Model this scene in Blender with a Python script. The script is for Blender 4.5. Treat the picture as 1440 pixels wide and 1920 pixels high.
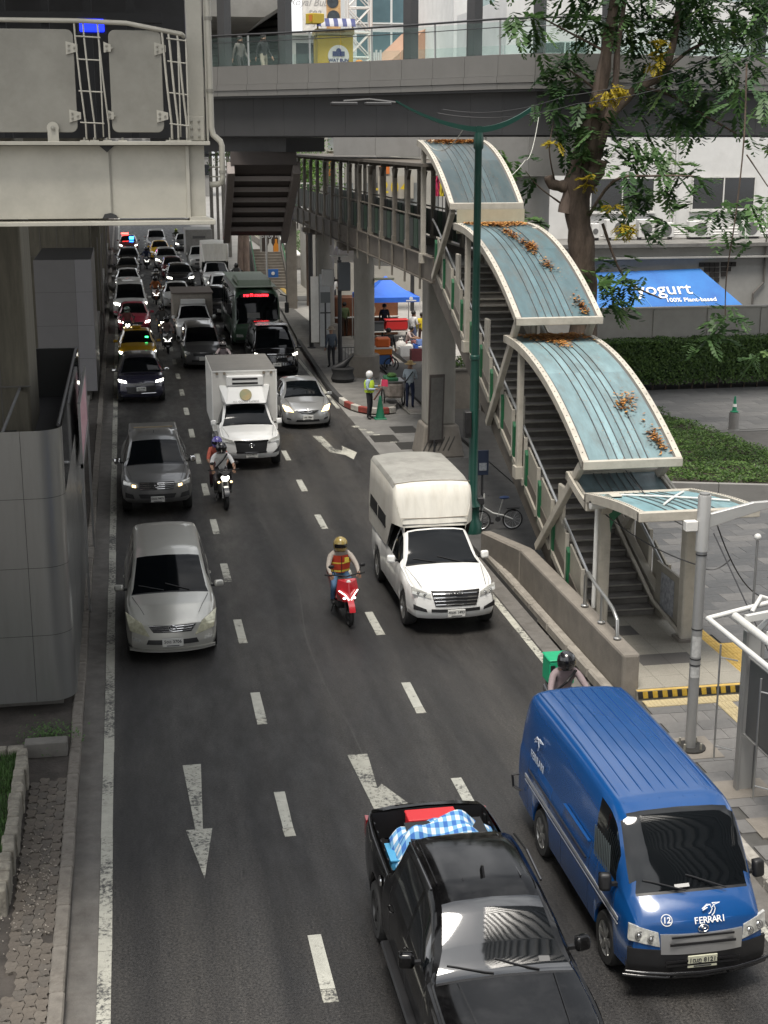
import bpy, bmesh, math, random
from mathutils import Vector, Matrix, Euler, noise
random.seed(7)
R = math.radians
for o in list(bpy.data.objects): bpy.data.objects.remove(o)
scene = bpy.context.scene
COL = scene.collection
# ------------------------------------------------------------------ camera
CAM_H = 9.7
FPX = 2663.0
PITCH, YAW = R(14.627), R(10.176)
_f = Vector((math.sin(YAW)*math.cos(PITCH), math.cos(YAW)*math.cos(PITCH), -math.sin(PITCH)))
_r = Vector((math.cos(YAW), -math.sin(YAW), 0)); _u = _r.cross(_f)
cam_data = bpy.data.cameras.new('camera'); cam = bpy.data.objects.new('camera', cam_data); COL.objects.link(cam)
cam_data.sensor_fit = 'HORIZONTAL'; cam_data.sensor_width = 36.0; cam_data.lens = FPX/1440*36
cam_data.clip_start = 0.1; cam_data.clip_end = 3000
cam.matrix_world = Matrix(((_r.x,_u.x,-_f.x,0),(_r.y,_u.y,-_f.y,0),(_r.z,_u.z,-_f.z,CAM_H),(0,0,0,1)))
scene.camera = cam
# ------------------------------------------------------------------ sky, sun, exposure
SUN_EL, SUN_AZ = R(72), R(205)        # azimuth measured clockwise from +Y (north)
world = bpy.data.worlds.new('World'); scene.world = world; world.use_nodes = True
wn = world.node_tree.nodes; wl = world.node_tree.links; wn.clear()
w_out = wn.new('ShaderNodeOutputWorld'); w_bg = wn.new('ShaderNodeBackground')
w_sky = wn.new('ShaderNodeTexSky'); w_sky.sky_type = 'NISHITA'; w_sky.sun_disc = False
w_sky.sun_elevation = SUN_EL; w_sky.sun_rotation = SUN_AZ; w_sky.air_density = 1.6; w_sky.dust_density = 3.0
w_hs = wn.new('ShaderNodeHueSaturation'); w_hs.inputs['Saturation'].default_value = 0.25
wl.new(w_sky.outputs[0], w_hs.inputs['Color'])
# broken cloud cover, the same all round the sky
w_tc = wn.new('ShaderNodeTexCoord'); w_no = wn.new('ShaderNodeTexNoise'); w_no.inputs['Scale'].default_value = 2.6
w_no.inputs['Detail'].default_value = 7; w_no.inputs['Roughness'].default_value = .58
wl.new(w_tc.outputs['Generated'], w_no.inputs['Vector'])
w_rp = wn.new('ShaderNodeValToRGB'); w_rp.color_ramp.elements[0].position = .42; w_rp.color_ramp.elements[1].position = .62
wl.new(w_no.outputs['Fac'], w_rp.inputs[0])
w_mx = wn.new('ShaderNodeMix'); w_mx.data_type = 'RGBA'; wl.new(w_rp.outputs[0], w_mx.inputs[0])
wl.new(w_hs.outputs[0], w_mx.inputs[6]); w_mx.inputs[7].default_value = (9.5, 9.6, 9.8, 1)
wl.new(w_mx.outputs[2], w_bg.inputs['Color']); w_bg.inputs['Strength'].default_value = 0.10
wl.new(w_bg.outputs[0], w_out.inputs['Surface'])
sun_d = bpy.data.lights.new('sun', 'SUN'); sun_d.energy = 2.6; sun_d.angle = R(22); sun_d.color = (1, .94, .85)
sun = bpy.data.objects.new('sun', sun_d); COL.objects.link(sun)
_sd = Vector((math.sin(SUN_AZ)*math.cos(SUN_EL), math.cos(SUN_AZ)*math.cos(SUN_EL), math.sin(SUN_EL)))
sun.rotation_euler = _sd.to_track_quat('Z', 'Y').to_euler(); sun.location = _sd*60
scene.view_settings.view_transform = 'Standard'; scene.view_settings.look = 'None'
scene.view_settings.exposure = 0.86; scene.view_settings.gamma = 1.0; scene.view_settings.use_curve_mapping = False
scene.cycles.use_denoising = True
scene.cycles.max_bounces = 5; scene.cycles.diffuse_bounces = 2; scene.cycles.glossy_bounces = 2
scene.cycles.transmission_bounces = 4; scene.cycles.transparent_max_bounces = 6
scene.cycles.caustics_reflective = False; scene.cycles.caustics_refractive = False

# ------------------------------------------------------------------ helpers
def ray(px, py): return _f*FPX + _r*(px-720) - _u*(py-960)
def G(px, py, z=0.0):
    d = ray(px, py); t = (z-CAM_H)/d.z; return Vector((0,0,CAM_H)) + d*t
def atY(px, py, Y):
    d = ray(px, py); return Vector((0,0,CAM_H)) + d*(Y/d.y)
def atX(px, py, X):
    d = ray(px, py); return Vector((0,0,CAM_H)) + d*(X/d.x)

MATS = {}
def mat(name, col, rough=.6, metal=0.0, var=.0, scale=6.0, bump=0.0, bscale=40.0, coat=0.0, spec=.5, col2=None, stretch=(1,1,1), emit=None, estr=0, dirt=0.0, dcol=(.05,.042,.035), dscale=2.0, ior=None):
    """procedural principled material: colour varied by noise, optional dirt and relief"""
    if name in MATS: return MATS[name]
    m = bpy.data.materials.new(name); m.use_nodes = True; n = m.node_tree.nodes; l = m.node_tree.links
    b = n['Principled BSDF']; b.inputs['Roughness'].default_value = rough; b.inputs['Metallic'].default_value = metal
    b.inputs['Specular IOR Level'].default_value = spec; b.inputs['Base Color'].default_value = (*col, 1)
    if ior: b.inputs['IOR'].default_value = ior
    if coat: b.inputs['Coat Weight'].default_value = coat; b.inputs['Coat Roughness'].default_value = .06
    if emit: b.inputs['Emission Color'].default_value = (*emit, 1); b.inputs['Emission Strength'].default_value = estr
    if var or bump or dirt or col2:
        tc = n.new('ShaderNodeTexCoord'); mp = n.new('ShaderNodeMapping'); mp.inputs['Scale'].default_value = stretch
        l.new(tc.outputs['Object'], mp.inputs[0])
        out = None
        if var or col2:
            no = n.new('ShaderNodeTexNoise'); no.inputs['Scale'].default_value = scale; no.inputs['Detail'].default_value = 6; no.inputs['Roughness'].default_value = .65
            l.new(mp.outputs[0], no.inputs['Vector'])
            rp = n.new('ShaderNodeValToRGB'); e = rp.color_ramp.elements; e[0].position = .3; e[1].position = .72
            c2 = col2 or tuple(min(1, c*(1+var)) for c in col); c1 = col if col2 else tuple(c*(1-var) for c in col)
            e[0].color = (*c1, 1); e[1].color = (*c2, 1); l.new(no.outputs['Fac'], rp.inputs[0]); out = rp.outputs[0]
        if dirt:
            nd = n.new('ShaderNodeTexNoise'); nd.inputs['Scale'].default_value = dscale; nd.inputs['Detail'].default_value = 8; nd.inputs['Roughness'].default_value = .7
            l.new(mp.outputs[0], nd.inputs['Vector'])
            rd = n.new('ShaderNodeValToRGB'); rd.color_ramp.elements[0].position = .48; rd.color_ramp.elements[1].position = .75
            rd.color_ramp.elements[0].color = (0,0,0,1); rd.color_ramp.elements[1].color = (dirt,dirt,dirt,1)
            l.new(nd.outputs['Fac'], rd.inputs[0])
            mx = n.new('ShaderNodeMix'); mx.data_type = 'RGBA'; l.new(rd.outputs[0], mx.inputs[0])
            if out: l.new(out, mx.inputs[6])
            else: mx.inputs[6].default_value = (*col, 1)
            mx.inputs[7].default_value = (*dcol, 1); out = mx.outputs[2]
        if out: l.new(out, b.inputs['Base Color'])
        if bump:
            nb = n.new('ShaderNodeTexNoise'); nb.inputs['Scale'].default_value = bscale; nb.inputs['Detail'].default_value = 4
            l.new(mp.outputs[0], nb.inputs['Vector'])
            bp = n.new('ShaderNodeBump'); bp.inputs['Strength'].default_value = bump; bp.inputs['Distance'].default_value = .02
            l.new(nb.outputs['Fac'], bp.inputs['Height']); l.new(bp.outputs[0], b.inputs['Normal'])
    MATS[name] = m; return m

class MB:
    """collects faces for ONE mesh object"""
    def __init__(s): s.v = []; s.f = []; s.m = []
    def add(s, vs, fs, mi=0):
        b = len(s.v); s.v += [tuple(v) for v in vs]; s.f += [tuple(i+b for i in f) for f in fs]; s.m += [mi]*len(fs); return s
    def box(s, x0, y0, z0, x1, y1, z1, mi=0):
        return s.add([(x0,y0,z0),(x1,y0,z0),(x1,y1,z0),(x0,y1,z0),(x0,y0,z1),(x1,y0,z1),(x1,y1,z1),(x0,y1,z1)],
                     [(0,3,2,1),(4,5,6,7),(0,1,5,4),(1,2,6,5),(2,3,7,6),(3,0,4,7)], mi)
    def cbox(s, c, d, mi=0, rot=None):
        hx,hy,hz = d[0]/2,d[1]/2,d[2]/2; vs = [Vector((a*hx,b*hy,e*hz)) for e in (-1,1) for a,b in ((-1,-1),(1,-1),(1,1),(-1,1))]
        if rot is not None:
            if not isinstance(rot, Matrix): rot = Euler(rot).to_matrix()
            vs = [rot@v for v in vs]
        c = Vector(c); return s.add([v+c for v in vs], [(0,3,2,1),(4,5,6,7),(0,1,5,4),(1,2,6,5),(2,3,7,6),(3,0,4,7)], mi)
    def beam(s, p0, p1, w, h, mi=0, up=(0,0,1)):
        p0, p1 = Vector(p0), Vector(p1); d = (p1-p0).normalized(); up = Vector(up)
        sx = d.cross(up)
        if sx.length < 1e-4: sx = d.cross(Vector((1,0,0)))
        sx.normalize(); uz = sx.cross(d).normalized()
        vs = [p+sx*(a*w/2)+uz*(b*h/2) for p in (p0,p1) for a,b in ((-1,-1),(1,-1),(1,1),(-1,1))]
        return s.add(vs, [(0,3,2,1),(4,5,6,7),(0,1,5,4),(1,2,6,5),(2,3,7,6),(3,0,4,7)], mi)
    def tube(s, pts, r, n=8, mi=0, cap=True):
        pts = [Vector(p) for p in pts]; k = len(pts); rs = r if isinstance(r, (list,tuple)) else [r]*k
        b = len(s.v); prev = None
        for i,p in enumerate(pts):
            t = (pts[min(i+1,k-1)]-pts[max(i-1,0)]).normalized()
            a = prev - t*prev.dot(t) if prev is not None else t.cross(Vector((0,0,1)))
            if a.length < 1e-3: a = t.cross(Vector((1,0,0)))
            a.normalize(); prev = a; c = t.cross(a)
            for j in range(n):
                q = 2*math.pi*j/n; s.v.append(tuple(p + (a*math.cos(q)+c*math.sin(q))*rs[i]))
        fs = [(b+i*n+j, b+i*n+(j+1)%n, b+(i+1)*n+(j+1)%n, b+(i+1)*n+j) for i in range(k-1) for j in range(n)]
        if cap: fs += [tuple(b+j for j in reversed(range(n))), tuple(b+(k-1)*n+j for j in range(n))]
        s.f += fs; s.m += [mi]*len(fs); return s
    def lathe(s, prof, n=16, o=(0,0,0), rot=None, mi=0, a0=0, a1=2*math.pi, cap=True):
        full = abs(a1-a0-2*math.pi) < 1e-6; o = Vector(o); b = len(s.v); m = n if full else n+1
        for (r,z) in prof:
            for j in range(m):
                q = a0+(a1-a0)*j/n; p = Vector((r*math.cos(q), r*math.sin(q), z))
                if rot is not None: p = rot@p
                s.v.append(tuple(p+o))
        fs = [(b+i*m+j, b+i*m+(j+1)%m, b+(i+1)*m+(j+1)%m, b+(i+1)*m+j) for i in range(len(prof)-1) for j in range(n)]
        if full and cap:
            if prof[0][0] > 1e-5: fs.append(tuple(b+j for j in reversed(range(m))))
            if prof[-1][0] > 1e-5: fs.append(tuple(b+(len(prof)-1)*m+j for j in range(m)))
        s.f += fs; s.m += [mi]*len(fs); return s
    def prism(s, poly, axis, d0, d1, mi=0):
        n = len(poly)
        def P(a,b,d): return (d,a,b) if axis == 'x' else ((a,d,b) if axis == 'y' else (a,b,d))
        vs = [P(a,b,d0) for a,b in poly]+[P(a,b,d1) for a,b in poly]
        fs = [(i,(i+1)%n,n+(i+1)%n,n+i) for i in range(n)]+[tuple(reversed(range(n))), tuple(range(n,2*n))]
        return s.add(vs, fs, mi)
    def sphere(s, c, r, nu=10, nv=7, mi=0):
        rr = r if isinstance(r,(tuple,list)) else (r,r,r); b=len(s.v)
        for i in range(nv+1):
            t = math.pi*i/nv
            for j in range(nu):
                q = 2*math.pi*j/nu; s.v.append((c[0]+rr[0]*math.sin(t)*math.cos(q), c[1]+rr[1]*math.sin(t)*math.sin(q), c[2]+rr[2]*math.cos(t)))
        fs = [(b+i*nu+j, b+(i+1)*nu+j, b+(i+1)*nu+(j+1)%nu, b+i*nu+(j+1)%nu) for i in range(nv) for j in range(nu)]
        s.f += fs; s.m += [mi]*len(fs); return s
    def grid(s, rows, mi=0, flip=False):
        b = len(s.v); n = len(rows[0])
        for r_ in rows: s.v += [tuple(p) for p in r_]
        fs = [(b+i*n+j, b+i*n+j+1, b+(i+1)*n+j+1, b+(i+1)*n+j) for i in range(len(rows)-1) for j in range(n-1)]
        if flip: fs = [tuple(reversed(f)) for f in fs]
        s.f += fs; s.m += [mi]*len(fs); return s
    def build(s, name, mats, parent=None, smooth=None, bevel=0.0, segs=1, fix=True, loc=None, solid=0.0, weld=False):
        me = bpy.data.meshes.new(name); me.from_pydata(s.v, [], s.f)
        if not isinstance(mats,(list,tuple)): mats = [mats]
        for m in mats: me.materials.append(m)
        if len(mats) > 1: me.polygons.foreach_set('material_index', s.m)
        if fix or weld:
            bm = bmesh.new(); bm.from_mesh(me)
            if weld: bmesh.ops.remove_doubles(bm, verts=bm.verts, dist=.0008)
            bmesh.ops.recalc_face_normals(bm, faces=bm.faces); bm.to_mesh(me); bm.free()
        if smooth is not None:
            me.polygons.foreach_set('use_smooth', [True]*len(me.polygons)); me.set_sharp_from_angle(angle=R(smooth))
        me.update(); o = bpy.data.objects.new(name, me); COL.objects.link(o)
        if parent is not None: o.parent = parent
        if loc is not None: o.location = loc
        if solid: md = o.modifiers.new('thick','SOLIDIFY'); md.thickness = solid; md.offset = 0
        if bevel: md = o.modifiers.new('bev','BEVEL'); md.width = bevel; md.segments = segs; md.limit_method = 'ANGLE'; md.angle_limit = R(40)
        return o

def tag(o, label=None, cat=None, group=None, kind=None):
    if label: o['label'] = label
    if cat: o['category'] = cat
    if group: o['group'] = group
    if kind: o['kind'] = kind
    return o
def thing(name, label, cat, loc=(0,0,0), rz=0, group=None):
    o = bpy.data.objects.new(name, None); COL.objects.link(o); o.location = loc; o.rotation_euler = (0,0,rz); o.empty_display_size = .2
    return tag(o, label, cat, group)
def struct(o): o['kind'] = 'structure'; return o
def share(name, me, loc, parent=None, rz=0, sc=None):
    o = bpy.data.objects.new(name, me); COL.objects.link(o); o.location = loc
    if rz: o.rotation_euler = (0,0,rz)
    if sc: o.scale = sc
    if parent is not None: o.parent = parent
    return o
SCRATCH = bpy.data.scenes.new('scratch')
def scratch_mesh(o):
    """evaluate one object alone, away from the big scene"""
    SCRATCH.collection.objects.link(o); SCRATCH.view_layers[0].update(); dg = SCRATCH.view_layers[0].depsgraph
    return bpy.data.meshes.new_from_object(o.evaluated_get(dg))
def text_mesh(txt, size, bold=0.0, extr=.002, align='CENTER', shear=0.0, space=1.0):
    cu = bpy.data.curves.new('lettering', 'FONT'); cu.body = txt; cu.size = size; cu.extrude = extr; cu.align_x = align; cu.align_y = 'CENTER'
    cu.offset = bold; cu.shear = shear; cu.space_character = space; cu.resolution_u = 3
    o = bpy.data.objects.new('lettering', cu); me = scratch_mesh(o)
    bpy.data.objects.remove(o); bpy.data.curves.remove(cu); return me
def lettering(txt, size, m, parent, loc, rot=(R(90),0,0), **k):
    """flat printed letters standing 2 mm proud of their surface; text faces local -Y by default"""
    me = text_mesh(txt, size, **k); me.materials.clear(); me.materials.append(m)
    o = bpy.data.objects.new('lettering', me); COL.objects.link(o); o.parent = parent; o.location = loc; o.rotation_euler = rot; return o
def pchip(pts):
    """smooth monotone curve through (t, value) points"""
    xs = [p[0] for p in pts]; ys = [p[1] for p in pts]; n = len(xs); h = [xs[i+1]-xs[i] for i in range(n-1)]; dl = [(ys[i+1]-ys[i])/h[i] for i in range(n-1)]
    d = [dl[0]]+[0 if dl[i-1]*dl[i] <= 0 else 2*dl[i-1]*dl[i]/(dl[i-1]+dl[i]) for i in range(1,n-1)]+[dl[-1]]
    def f(t):
        if t <= xs[0]: return ys[0]
        if t >= xs[-1]: return ys[-1]
        i = 0
        while xs[i+1] < t: i += 1
        u = (t-xs[i])/h[i]; u2 = u*u; u3 = u2*u
        return (2*u3-3*u2+1)*ys[i]+(u3-2*u2+u)*h[i]*d[i]+(-2*u3+3*u2)*ys[i+1]+(u3-u2)*h[i]*d[i+1]
    return f
def lin(pts):
    def f(t):
        if t <= pts[0][0]: return pts[0][1]
        for (a,b),(c,d) in zip(pts,pts[1:]):
            if t <= c: return b+(d-b)*(t-a)/(c-a)
        return pts[-1][1]
    return f
# ------------------------------------------------------------------ ground, road, pavements
def asphalt_material():
    m = bpy.data.materials.new('asphalt'); m.use_nodes = True; n = m.node_tree.nodes; l = m.node_tree.links; b = n['Principled BSDF']
    tc = n.new('ShaderNodeTexCoord')
    def nz(scale, detail, st=(1,1,1), rough=.6):
        mp = n.new('ShaderNodeMapping'); mp.inputs['Scale'].default_value = st; l.new(tc.outputs['Object'], mp.inputs[0])
        t = n.new('ShaderNodeTexNoise'); t.inputs['Scale'].default_value = scale; t.inputs['Detail'].default_value = detail; t.inputs['Roughness'].default_value = rough
        l.new(mp.outputs[0], t.inputs['Vector']); return t.outputs['Fac']
    def ramp(src, p0, c0, p1, c1):
        r_ = n.new('ShaderNodeValToRGB'); e = r_.color_ramp.elements; e[0].position = p0; e[1].position = p1; e[0].color = (*c0,1); e[1].color = (*c1,1); l.new(src, r_.inputs[0]); return r_.outputs[0]
    def mul(a, c, mode='MULTIPLY', fac=1.0):
        x = n.new('ShaderNodeMix'); x.data_type = 'RGBA'; x.blend_type = mode; x.inputs[0].default_value = fac; l.new(a, x.inputs[6]); l.new(c, x.inputs[7]); return x.outputs[2]
    base = ramp(nz(1.1, 6, (1,.16,1)), .3, (.022,.022,.023), .72, (.040,.039,.038))     # lengthwise wear
    big = ramp(nz(.22, 4, (1,.5,1)), .35, (.68,.68,.70), .7, (1.3,1.27,1.22))
    oil = ramp(nz(.9, 5, (1,.05,1)), .40, (.50,.50,.51), .62, (1.15,1.14,1.12))
    grit = ramp(nz(30, 4, rough=.75), .38, (.38,.38,.38), .64, (2.0,1.96,1.88))
    chips = ramp(nz(26, 2), .66, (1,1,1), .72, (2.6,2.5,2.3))
    wv = n.new('ShaderNodeTexWave'); wv.wave_type = 'BANDS'; wv.bands_direction = 'X'; wv.inputs['Scale'].default_value = .2276; wv.inputs['Distortion'].default_value = .6; wv.inputs['Detail'].default_value = 3; wv.inputs['Detail Scale'].default_value = .5
    wm = n.new('ShaderNodeMapping'); wm.inputs['Scale'].default_value = (1,.03,1); wm.inputs['Location'].default_value = (.05,0,0); l.new(tc.outputs['Object'], wm.inputs[0]); l.new(wm.outputs[0], wv.inputs['Vector'])
    track = ramp(wv.outputs['Fac'], .1, (.86,.86,.87), .9, (1.14,1.13,1.11))      # polished wheel tracks
    drip = ramp(nz(5.5, 3, (1,.5,1), .5), .66, (1,1,1), .74, (.55,.55,.56))        # oil drips
    col = mul(mul(mul(mul(mul(mul(base, big), oil), grit), chips), track), drip); l.new(col, b.inputs['Base Color'])
    rr = ramp(nz(3, 4, (1,.3,1)), .3, (.42,.42,.42), .7, (.70,.70,.70)); l.new(rr, b.inputs['Roughness'])
    bp = n.new('ShaderNodeBump'); bp.inputs['Strength'].default_value = .55; bp.inputs['Distance'].default_value = .006
    l.new(nz(90, 3), bp.inputs['Height']); l.new(bp.outputs[0], b.inputs['Normal']); return m
ASPH = asphalt_material()
def paint_material(name, col, under=(.05,.05,.05), wear=.55, scale=9):
    """thermoplastic road paint, worn through to the asphalt in patches"""
    m = mat(name, col, .7, var=.16, scale=5, bump=.3, bscale=60)
    n = m.node_tree.nodes; l = m.node_tree.links; b = n['Principled BSDF']; src = b.inputs['Base Color'].links[0].from_socket
    tc = [x for x in n if x.type == 'TEX_COORD'][0]
    t = n.new('ShaderNodeTexNoise'); t.inputs['Scale'].default_value = scale; t.inputs['Detail'].default_value = 9; t.inputs['Roughness'].default_value = .75; l.new(tc.outputs['Object'], t.inputs['Vector'])
    t2 = n.new('ShaderNodeTexNoise'); t2.inputs['Scale'].default_value = .9; t2.inputs['Detail'].default_value = 3; l.new(tc.outputs['Object'], t2.inputs['Vector'])
    mm = n.new('ShaderNodeMath'); mm.operation = 'MULTIPLY_ADD'; mm.inputs[1].default_value = .55; l.new(t2.outputs['Fac'], mm.inputs[0]); ms_ = n.new('ShaderNodeMath'); ms_.operation = 'SUBTRACT'; ms_.inputs[1].default_value = .275; l.new(t.outputs['Fac'], ms_.inputs[0]); l.new(ms_.outputs[0], mm.inputs[2])
    r_ = n.new('ShaderNodeValToRGB'); r_.color_ramp.elements[0].position = wear; r_.color_ramp.elements[1].position = wear+.13; l.new(mm.outputs[0], r_.inputs[0])
    x = n.new('ShaderNodeMix'); x.data_type = 'RGBA'; l.new(r_.outputs[0], x.inputs[0]); l.new(src, x.inputs[6]); x.inputs[7].default_value = (*under,1); l.new(x.outputs[2], b.inputs['Base Color']); return m
PAINT = paint_material('road_paint', (.40,.40,.355), wear=.545)
PAINT_OLD = paint_material('road_paint_old', (.38,.375,.325), wear=.49, scale=14)
CONC = mat('concrete', (.19,.171,.147), .85, var=.18, scale=2.5, bump=.25, bscale=30, dirt=.5, dscale=1.4, dcol=(.10,.09,.078))
CONC_D = mat('concrete_dark', (.15,.143,.13), .85, var=.22, scale=2, bump=.25, bscale=30, dirt=.6, dscale=1.6, dcol=(.06,.055,.05))
GUTTER = mat('gutter_concrete', (.12,.113,.104), .85, var=.25, scale=3, bump=.3, bscale=40, dirt=.6, dscale=2.5, dcol=(.06,.05,.042))
struct(MB().box(-400,-150,-.5, 500,900,-.06).build('ground', mat('ground_paving', (.19,.185,.175), .85, var=.2, scale=.4)))
road = struct(MB().box(-.72,-6,-.055, 7.72,330,0).build('road', ASPH))
gutter = struct(MB().box(-1.08,-6,-.05, -.724,330,-.004).build('gutter', GUTTER))
gutter2 = struct(MB().box(7.724,-6,-.05, 8.08,50.4,-.006).build('gutter', GUTTER))
# painted markings, each its own sheet
def marking(name, pts, m=PAINT, z=.006):
    n = len(pts); mb = MB(); mb.add([(x,y,z) for x,y in pts]+[(x,y,.001) for x,y in pts], [tuple(range(n))]+[(i,n+i,n+(i+1)%n,(i+1)%n) for i in range(n)])
    o = mb.build(name, m, road); return o
for y0 in range(-2, 60, 3): marking('edge_line', [(-.72+random.uniform(-.008,.008),y0),(-.555+random.uniform(-.008,.008),y0),(-.555,y0+2.99),(-.72,y0+2.99)], PAINT_OLD)
marking('edge_line', [(-.72,61),(-.56,61),(-.56,250),(-.72,250)], PAINT_OLD)
for y0 in range(-2, 30, 4): marking('edge_line', [(7.53,y0),(7.68,y0),(7.68,y0+3.99),(7.53,y0+3.99)], PAINT_OLD)
marking('edge_line', [(7.53,52),(7.67,52),(7.67,140),(7.53,140)], PAINT_OLD)
for lane_x in (1.96, 4.75):
    for k in range(-2, 34):
        y0 = 18.85+k*4.14
        if y0 > 150: break
        j = [random.uniform(-.012,.012) for _ in range(4)]
        marking('lane_dash', [(lane_x-.085+j[0],y0+j[2]),(lane_x+.085+j[1],y0-j[2]),(lane_x+.085,y0+1.2),(lane_x-.085,y0+1.2)], PAINT)
        marking('lane_dash', [(lane_x-.085+j[0],y0-.27),(lane_x+.09+j[2],y0-.27+j[3]),(lane_x+.085+j[1],y0-.012),(lane_x-.085,y0-.012)], PAINT_OLD)
def arrow(x, y, L=3.7):
    return [(x-.145,y+L),(x+.145,y+L),(x+.055,y+1.45),(x+.19,y+1.45),(x,y),(x-.19,y+1.45),(x-.055,y+1.45)]
marking('direction_arrow', arrow(.68,17.58), PAINT_OLD)
marking('direction_arrow', [(3.2,21.2),(3.53,21.2),(3.47,19.9),(3.56,20.05),(3.85,19.3),(3.66,18.7),(3.52,19.2),(3.36,17.6),(3.3,19.2)], PAINT_OLD)
marking('direction_arrow', [(5.98,47.1),(6.28,47.0),(6.42,44.9),(6.62,44.6),(6.72,45.3),(7.05,44.2),(6.78,43.2),(6.62,43.9),(6.2,44.4)], PAINT_OLD)
marking('direction_arrow', arrow(.68,61.5), PAINT_OLD)
# patched seam in the asphalt
mb = MB(); pts = [(3.35+.12*math.sin(k*.7)+random.uniform(-.03,.03), 18+k*1.15) for k in range(20)]
mb.grid([[(x-.007,y,.004),(x+.007,y,.004)] for x,y in pts]); tag(mb.build('road_seam', mat('seam_dust', (.075,.075,.072), .9, var=.3, scale=20), road))
# manhole frames and drain grate
for i,(x,y) in enumerate(((8.3,46.2),(8.95,44.9),(9.25,47.6))):
    m_ = MB().box(x-.42,y-.55,.0,x+.42,y+.55,.022); m_.build('drain_cover', mat('cast_iron', (.05,.048,.045), .6, .6, var=.3, scale=30), road, bevel=.006)
for k in range(8): marking('kerb_mark', [(7.55+.16*k,48.6-.55*k),(7.78+.16*k,48.6-.55*k),(7.82+.16*k,48.3-.55*k),(7.6+.16*k,48.3-.55*k)], PAINT_OLD)

# left median: kerb stones, edging, interlocking pavers, planter
median = struct(MB().box(-9,-6,-.05, -1.26,330,.10).build('median', mat('median_bed', (.055,.048,.042), .95, var=.4, scale=3, bump=.5, bscale=25)))
KERB = mat('kerb_stone', (.17,.155,.135), .9, var=.28, scale=5, bump=.5, bscale=30, dirt=.7, dscale=4, dcol=(.065,.055,.045))
kb = MB().box(-.09,0,-.05,.09,.985,.15).build('kerb_stone', KERB, median, bevel=.02); kme = kb.data; kb.location = (-1.17,5,0)
for k in range(1, 75):
    o = share('kerb_stone', kme, (-1.17+random.uniform(-.008,.008),5+k,random.uniform(-.01,.005)), median, random.uniform(-.006,.006)); md = o.modifiers.new('bev','BEVEL'); md.width = .02
struct(MB().box(-1.26,80,-.05,-1.08,330,.15).build('median_kerb', KERB))
def paver_mesh(w, d, h, wav=.016):
    pts = []
    for side,(a,b,nx,ny) in enumerate(((( -w/2,-d/2),(w/2,-d/2),0,-1),((w/2,-d/2),(w/2,d/2),1,0),((w/2,d/2),(-w/2,d/2),0,1),((-w/2,d/2),(-w/2,-d/2),-1,0))):
        for t,s in ((0,0),(.3,1),(.5,0),(.7,-1)): 
            sg = s*wav*(1 if side in (0,3) else -1)
            pts.append((a[0]+(b[0]-a[0])*t+nx*sg, a[1]+(b[1]-a[1])*t+ny*sg))
    return MB().prism(pts,'z',-.06,h).add([], []).v, pts
PAV = [mat('clay_paver_%d' % i, c, .9, var=.3, scale=12, bump=.5, bscale=45, dirt=.7, dscale=6, dcol=(.06,.052,.045)) for i,c in enumerate(((.118,.102,.085),(.10,.089,.077),(.13,.114,.096),(.108,.093,.078)))]
pvs = []
for i in range(4):
    v, pts = paver_mesh(.128,.232,.0); mb = MB(); mb.prism(pts,'z',-.05,.012)
    o = mb.build('paver', PAV[i], median); pvs.append(o.data); bpy.data.objects.remove(o)
cnt = 0
for row in range(42):
    for c_ in range(7):
        x = -1.33-.134*c_; y = 14.3+row*.24+(.12 if c_ % 2 else 0)
        if y < 21.0 and x < -1.85: continue
        if 20.9 < y or cnt >= 298: continue
        if random.random() < .025: continue
        cnt += 1
        share('paver', random.choice(pvs), (x+random.uniform(-.004,.004), y, .118+random.uniform(-.009,.009)), median, random.uniform(-.03,.03)).rotation_euler = (random.uniform(-.02,.02),random.uniform(-.02,.02),random.uniform(-.03,.03))
# stone debris between pavers
mb = MB()
for k in range(420):
    x = random.uniform(-2.3,-1.3); y = random.gauss(17.6,.9); s_ = random.uniform(.006,.022)
    mb.cbox((x,y,.137+s_*.3),(s_,s_*random.uniform(.6,1.4),s_*.7),0,(random.random(),random.random(),random.random()*3))
tag(mb.build('gravel', mat('gravel_chips', (.32,.29,.25), .9, var=.5, scale=40)), 'loose gravel chips scattered over the brown median pavers', 'gravel', kind='stuff')
# stone planter with grass
pl = thing('stone_planter', 'low planter with rough stone rim and grass on the median', 'planter', (0,0,0))
STONE = mat('rubble_stone', (.22,.205,.17), .95, var=.4, scale=8, bump=.9, bscale=22, dirt=.6, dscale=5, dcol=(.12,.1,.08))
for k in range(17):
    y = 17.0+k*.265; mb = MB().cbox((-1.93+random.uniform(-.02,.02),y,.27),(random.uniform(.15,.19),.255,.40+random.uniform(-.02,.03)),0,(0,0,random.uniform(-.06,.06))); mb.build('rim_stone', STONE, pl, bevel=.025, segs=2)
for k in range(9):
    mb = MB().cbox((-2.05-.26*k,16.95+random.uniform(-.02,.02),.27),(.25,.17,.42),0,(0,0,random.uniform(-.05,.05))); mb.build('rim_stone', STONE, pl, bevel=.025, segs=2)
    mb = MB().cbox((-2.05-.26*k,21.4+random.uniform(-.02,.02),.27),(.25,.17,.42)); mb.build('rim_stone', STONE, pl, bevel=.025, segs=2)
MB().box(-4.4,17.0,.09,-2.0,21.35,.36).build('soil', mat('soil', (.045,.036,.028), .95, var=.3, scale=9), pl)
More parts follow.
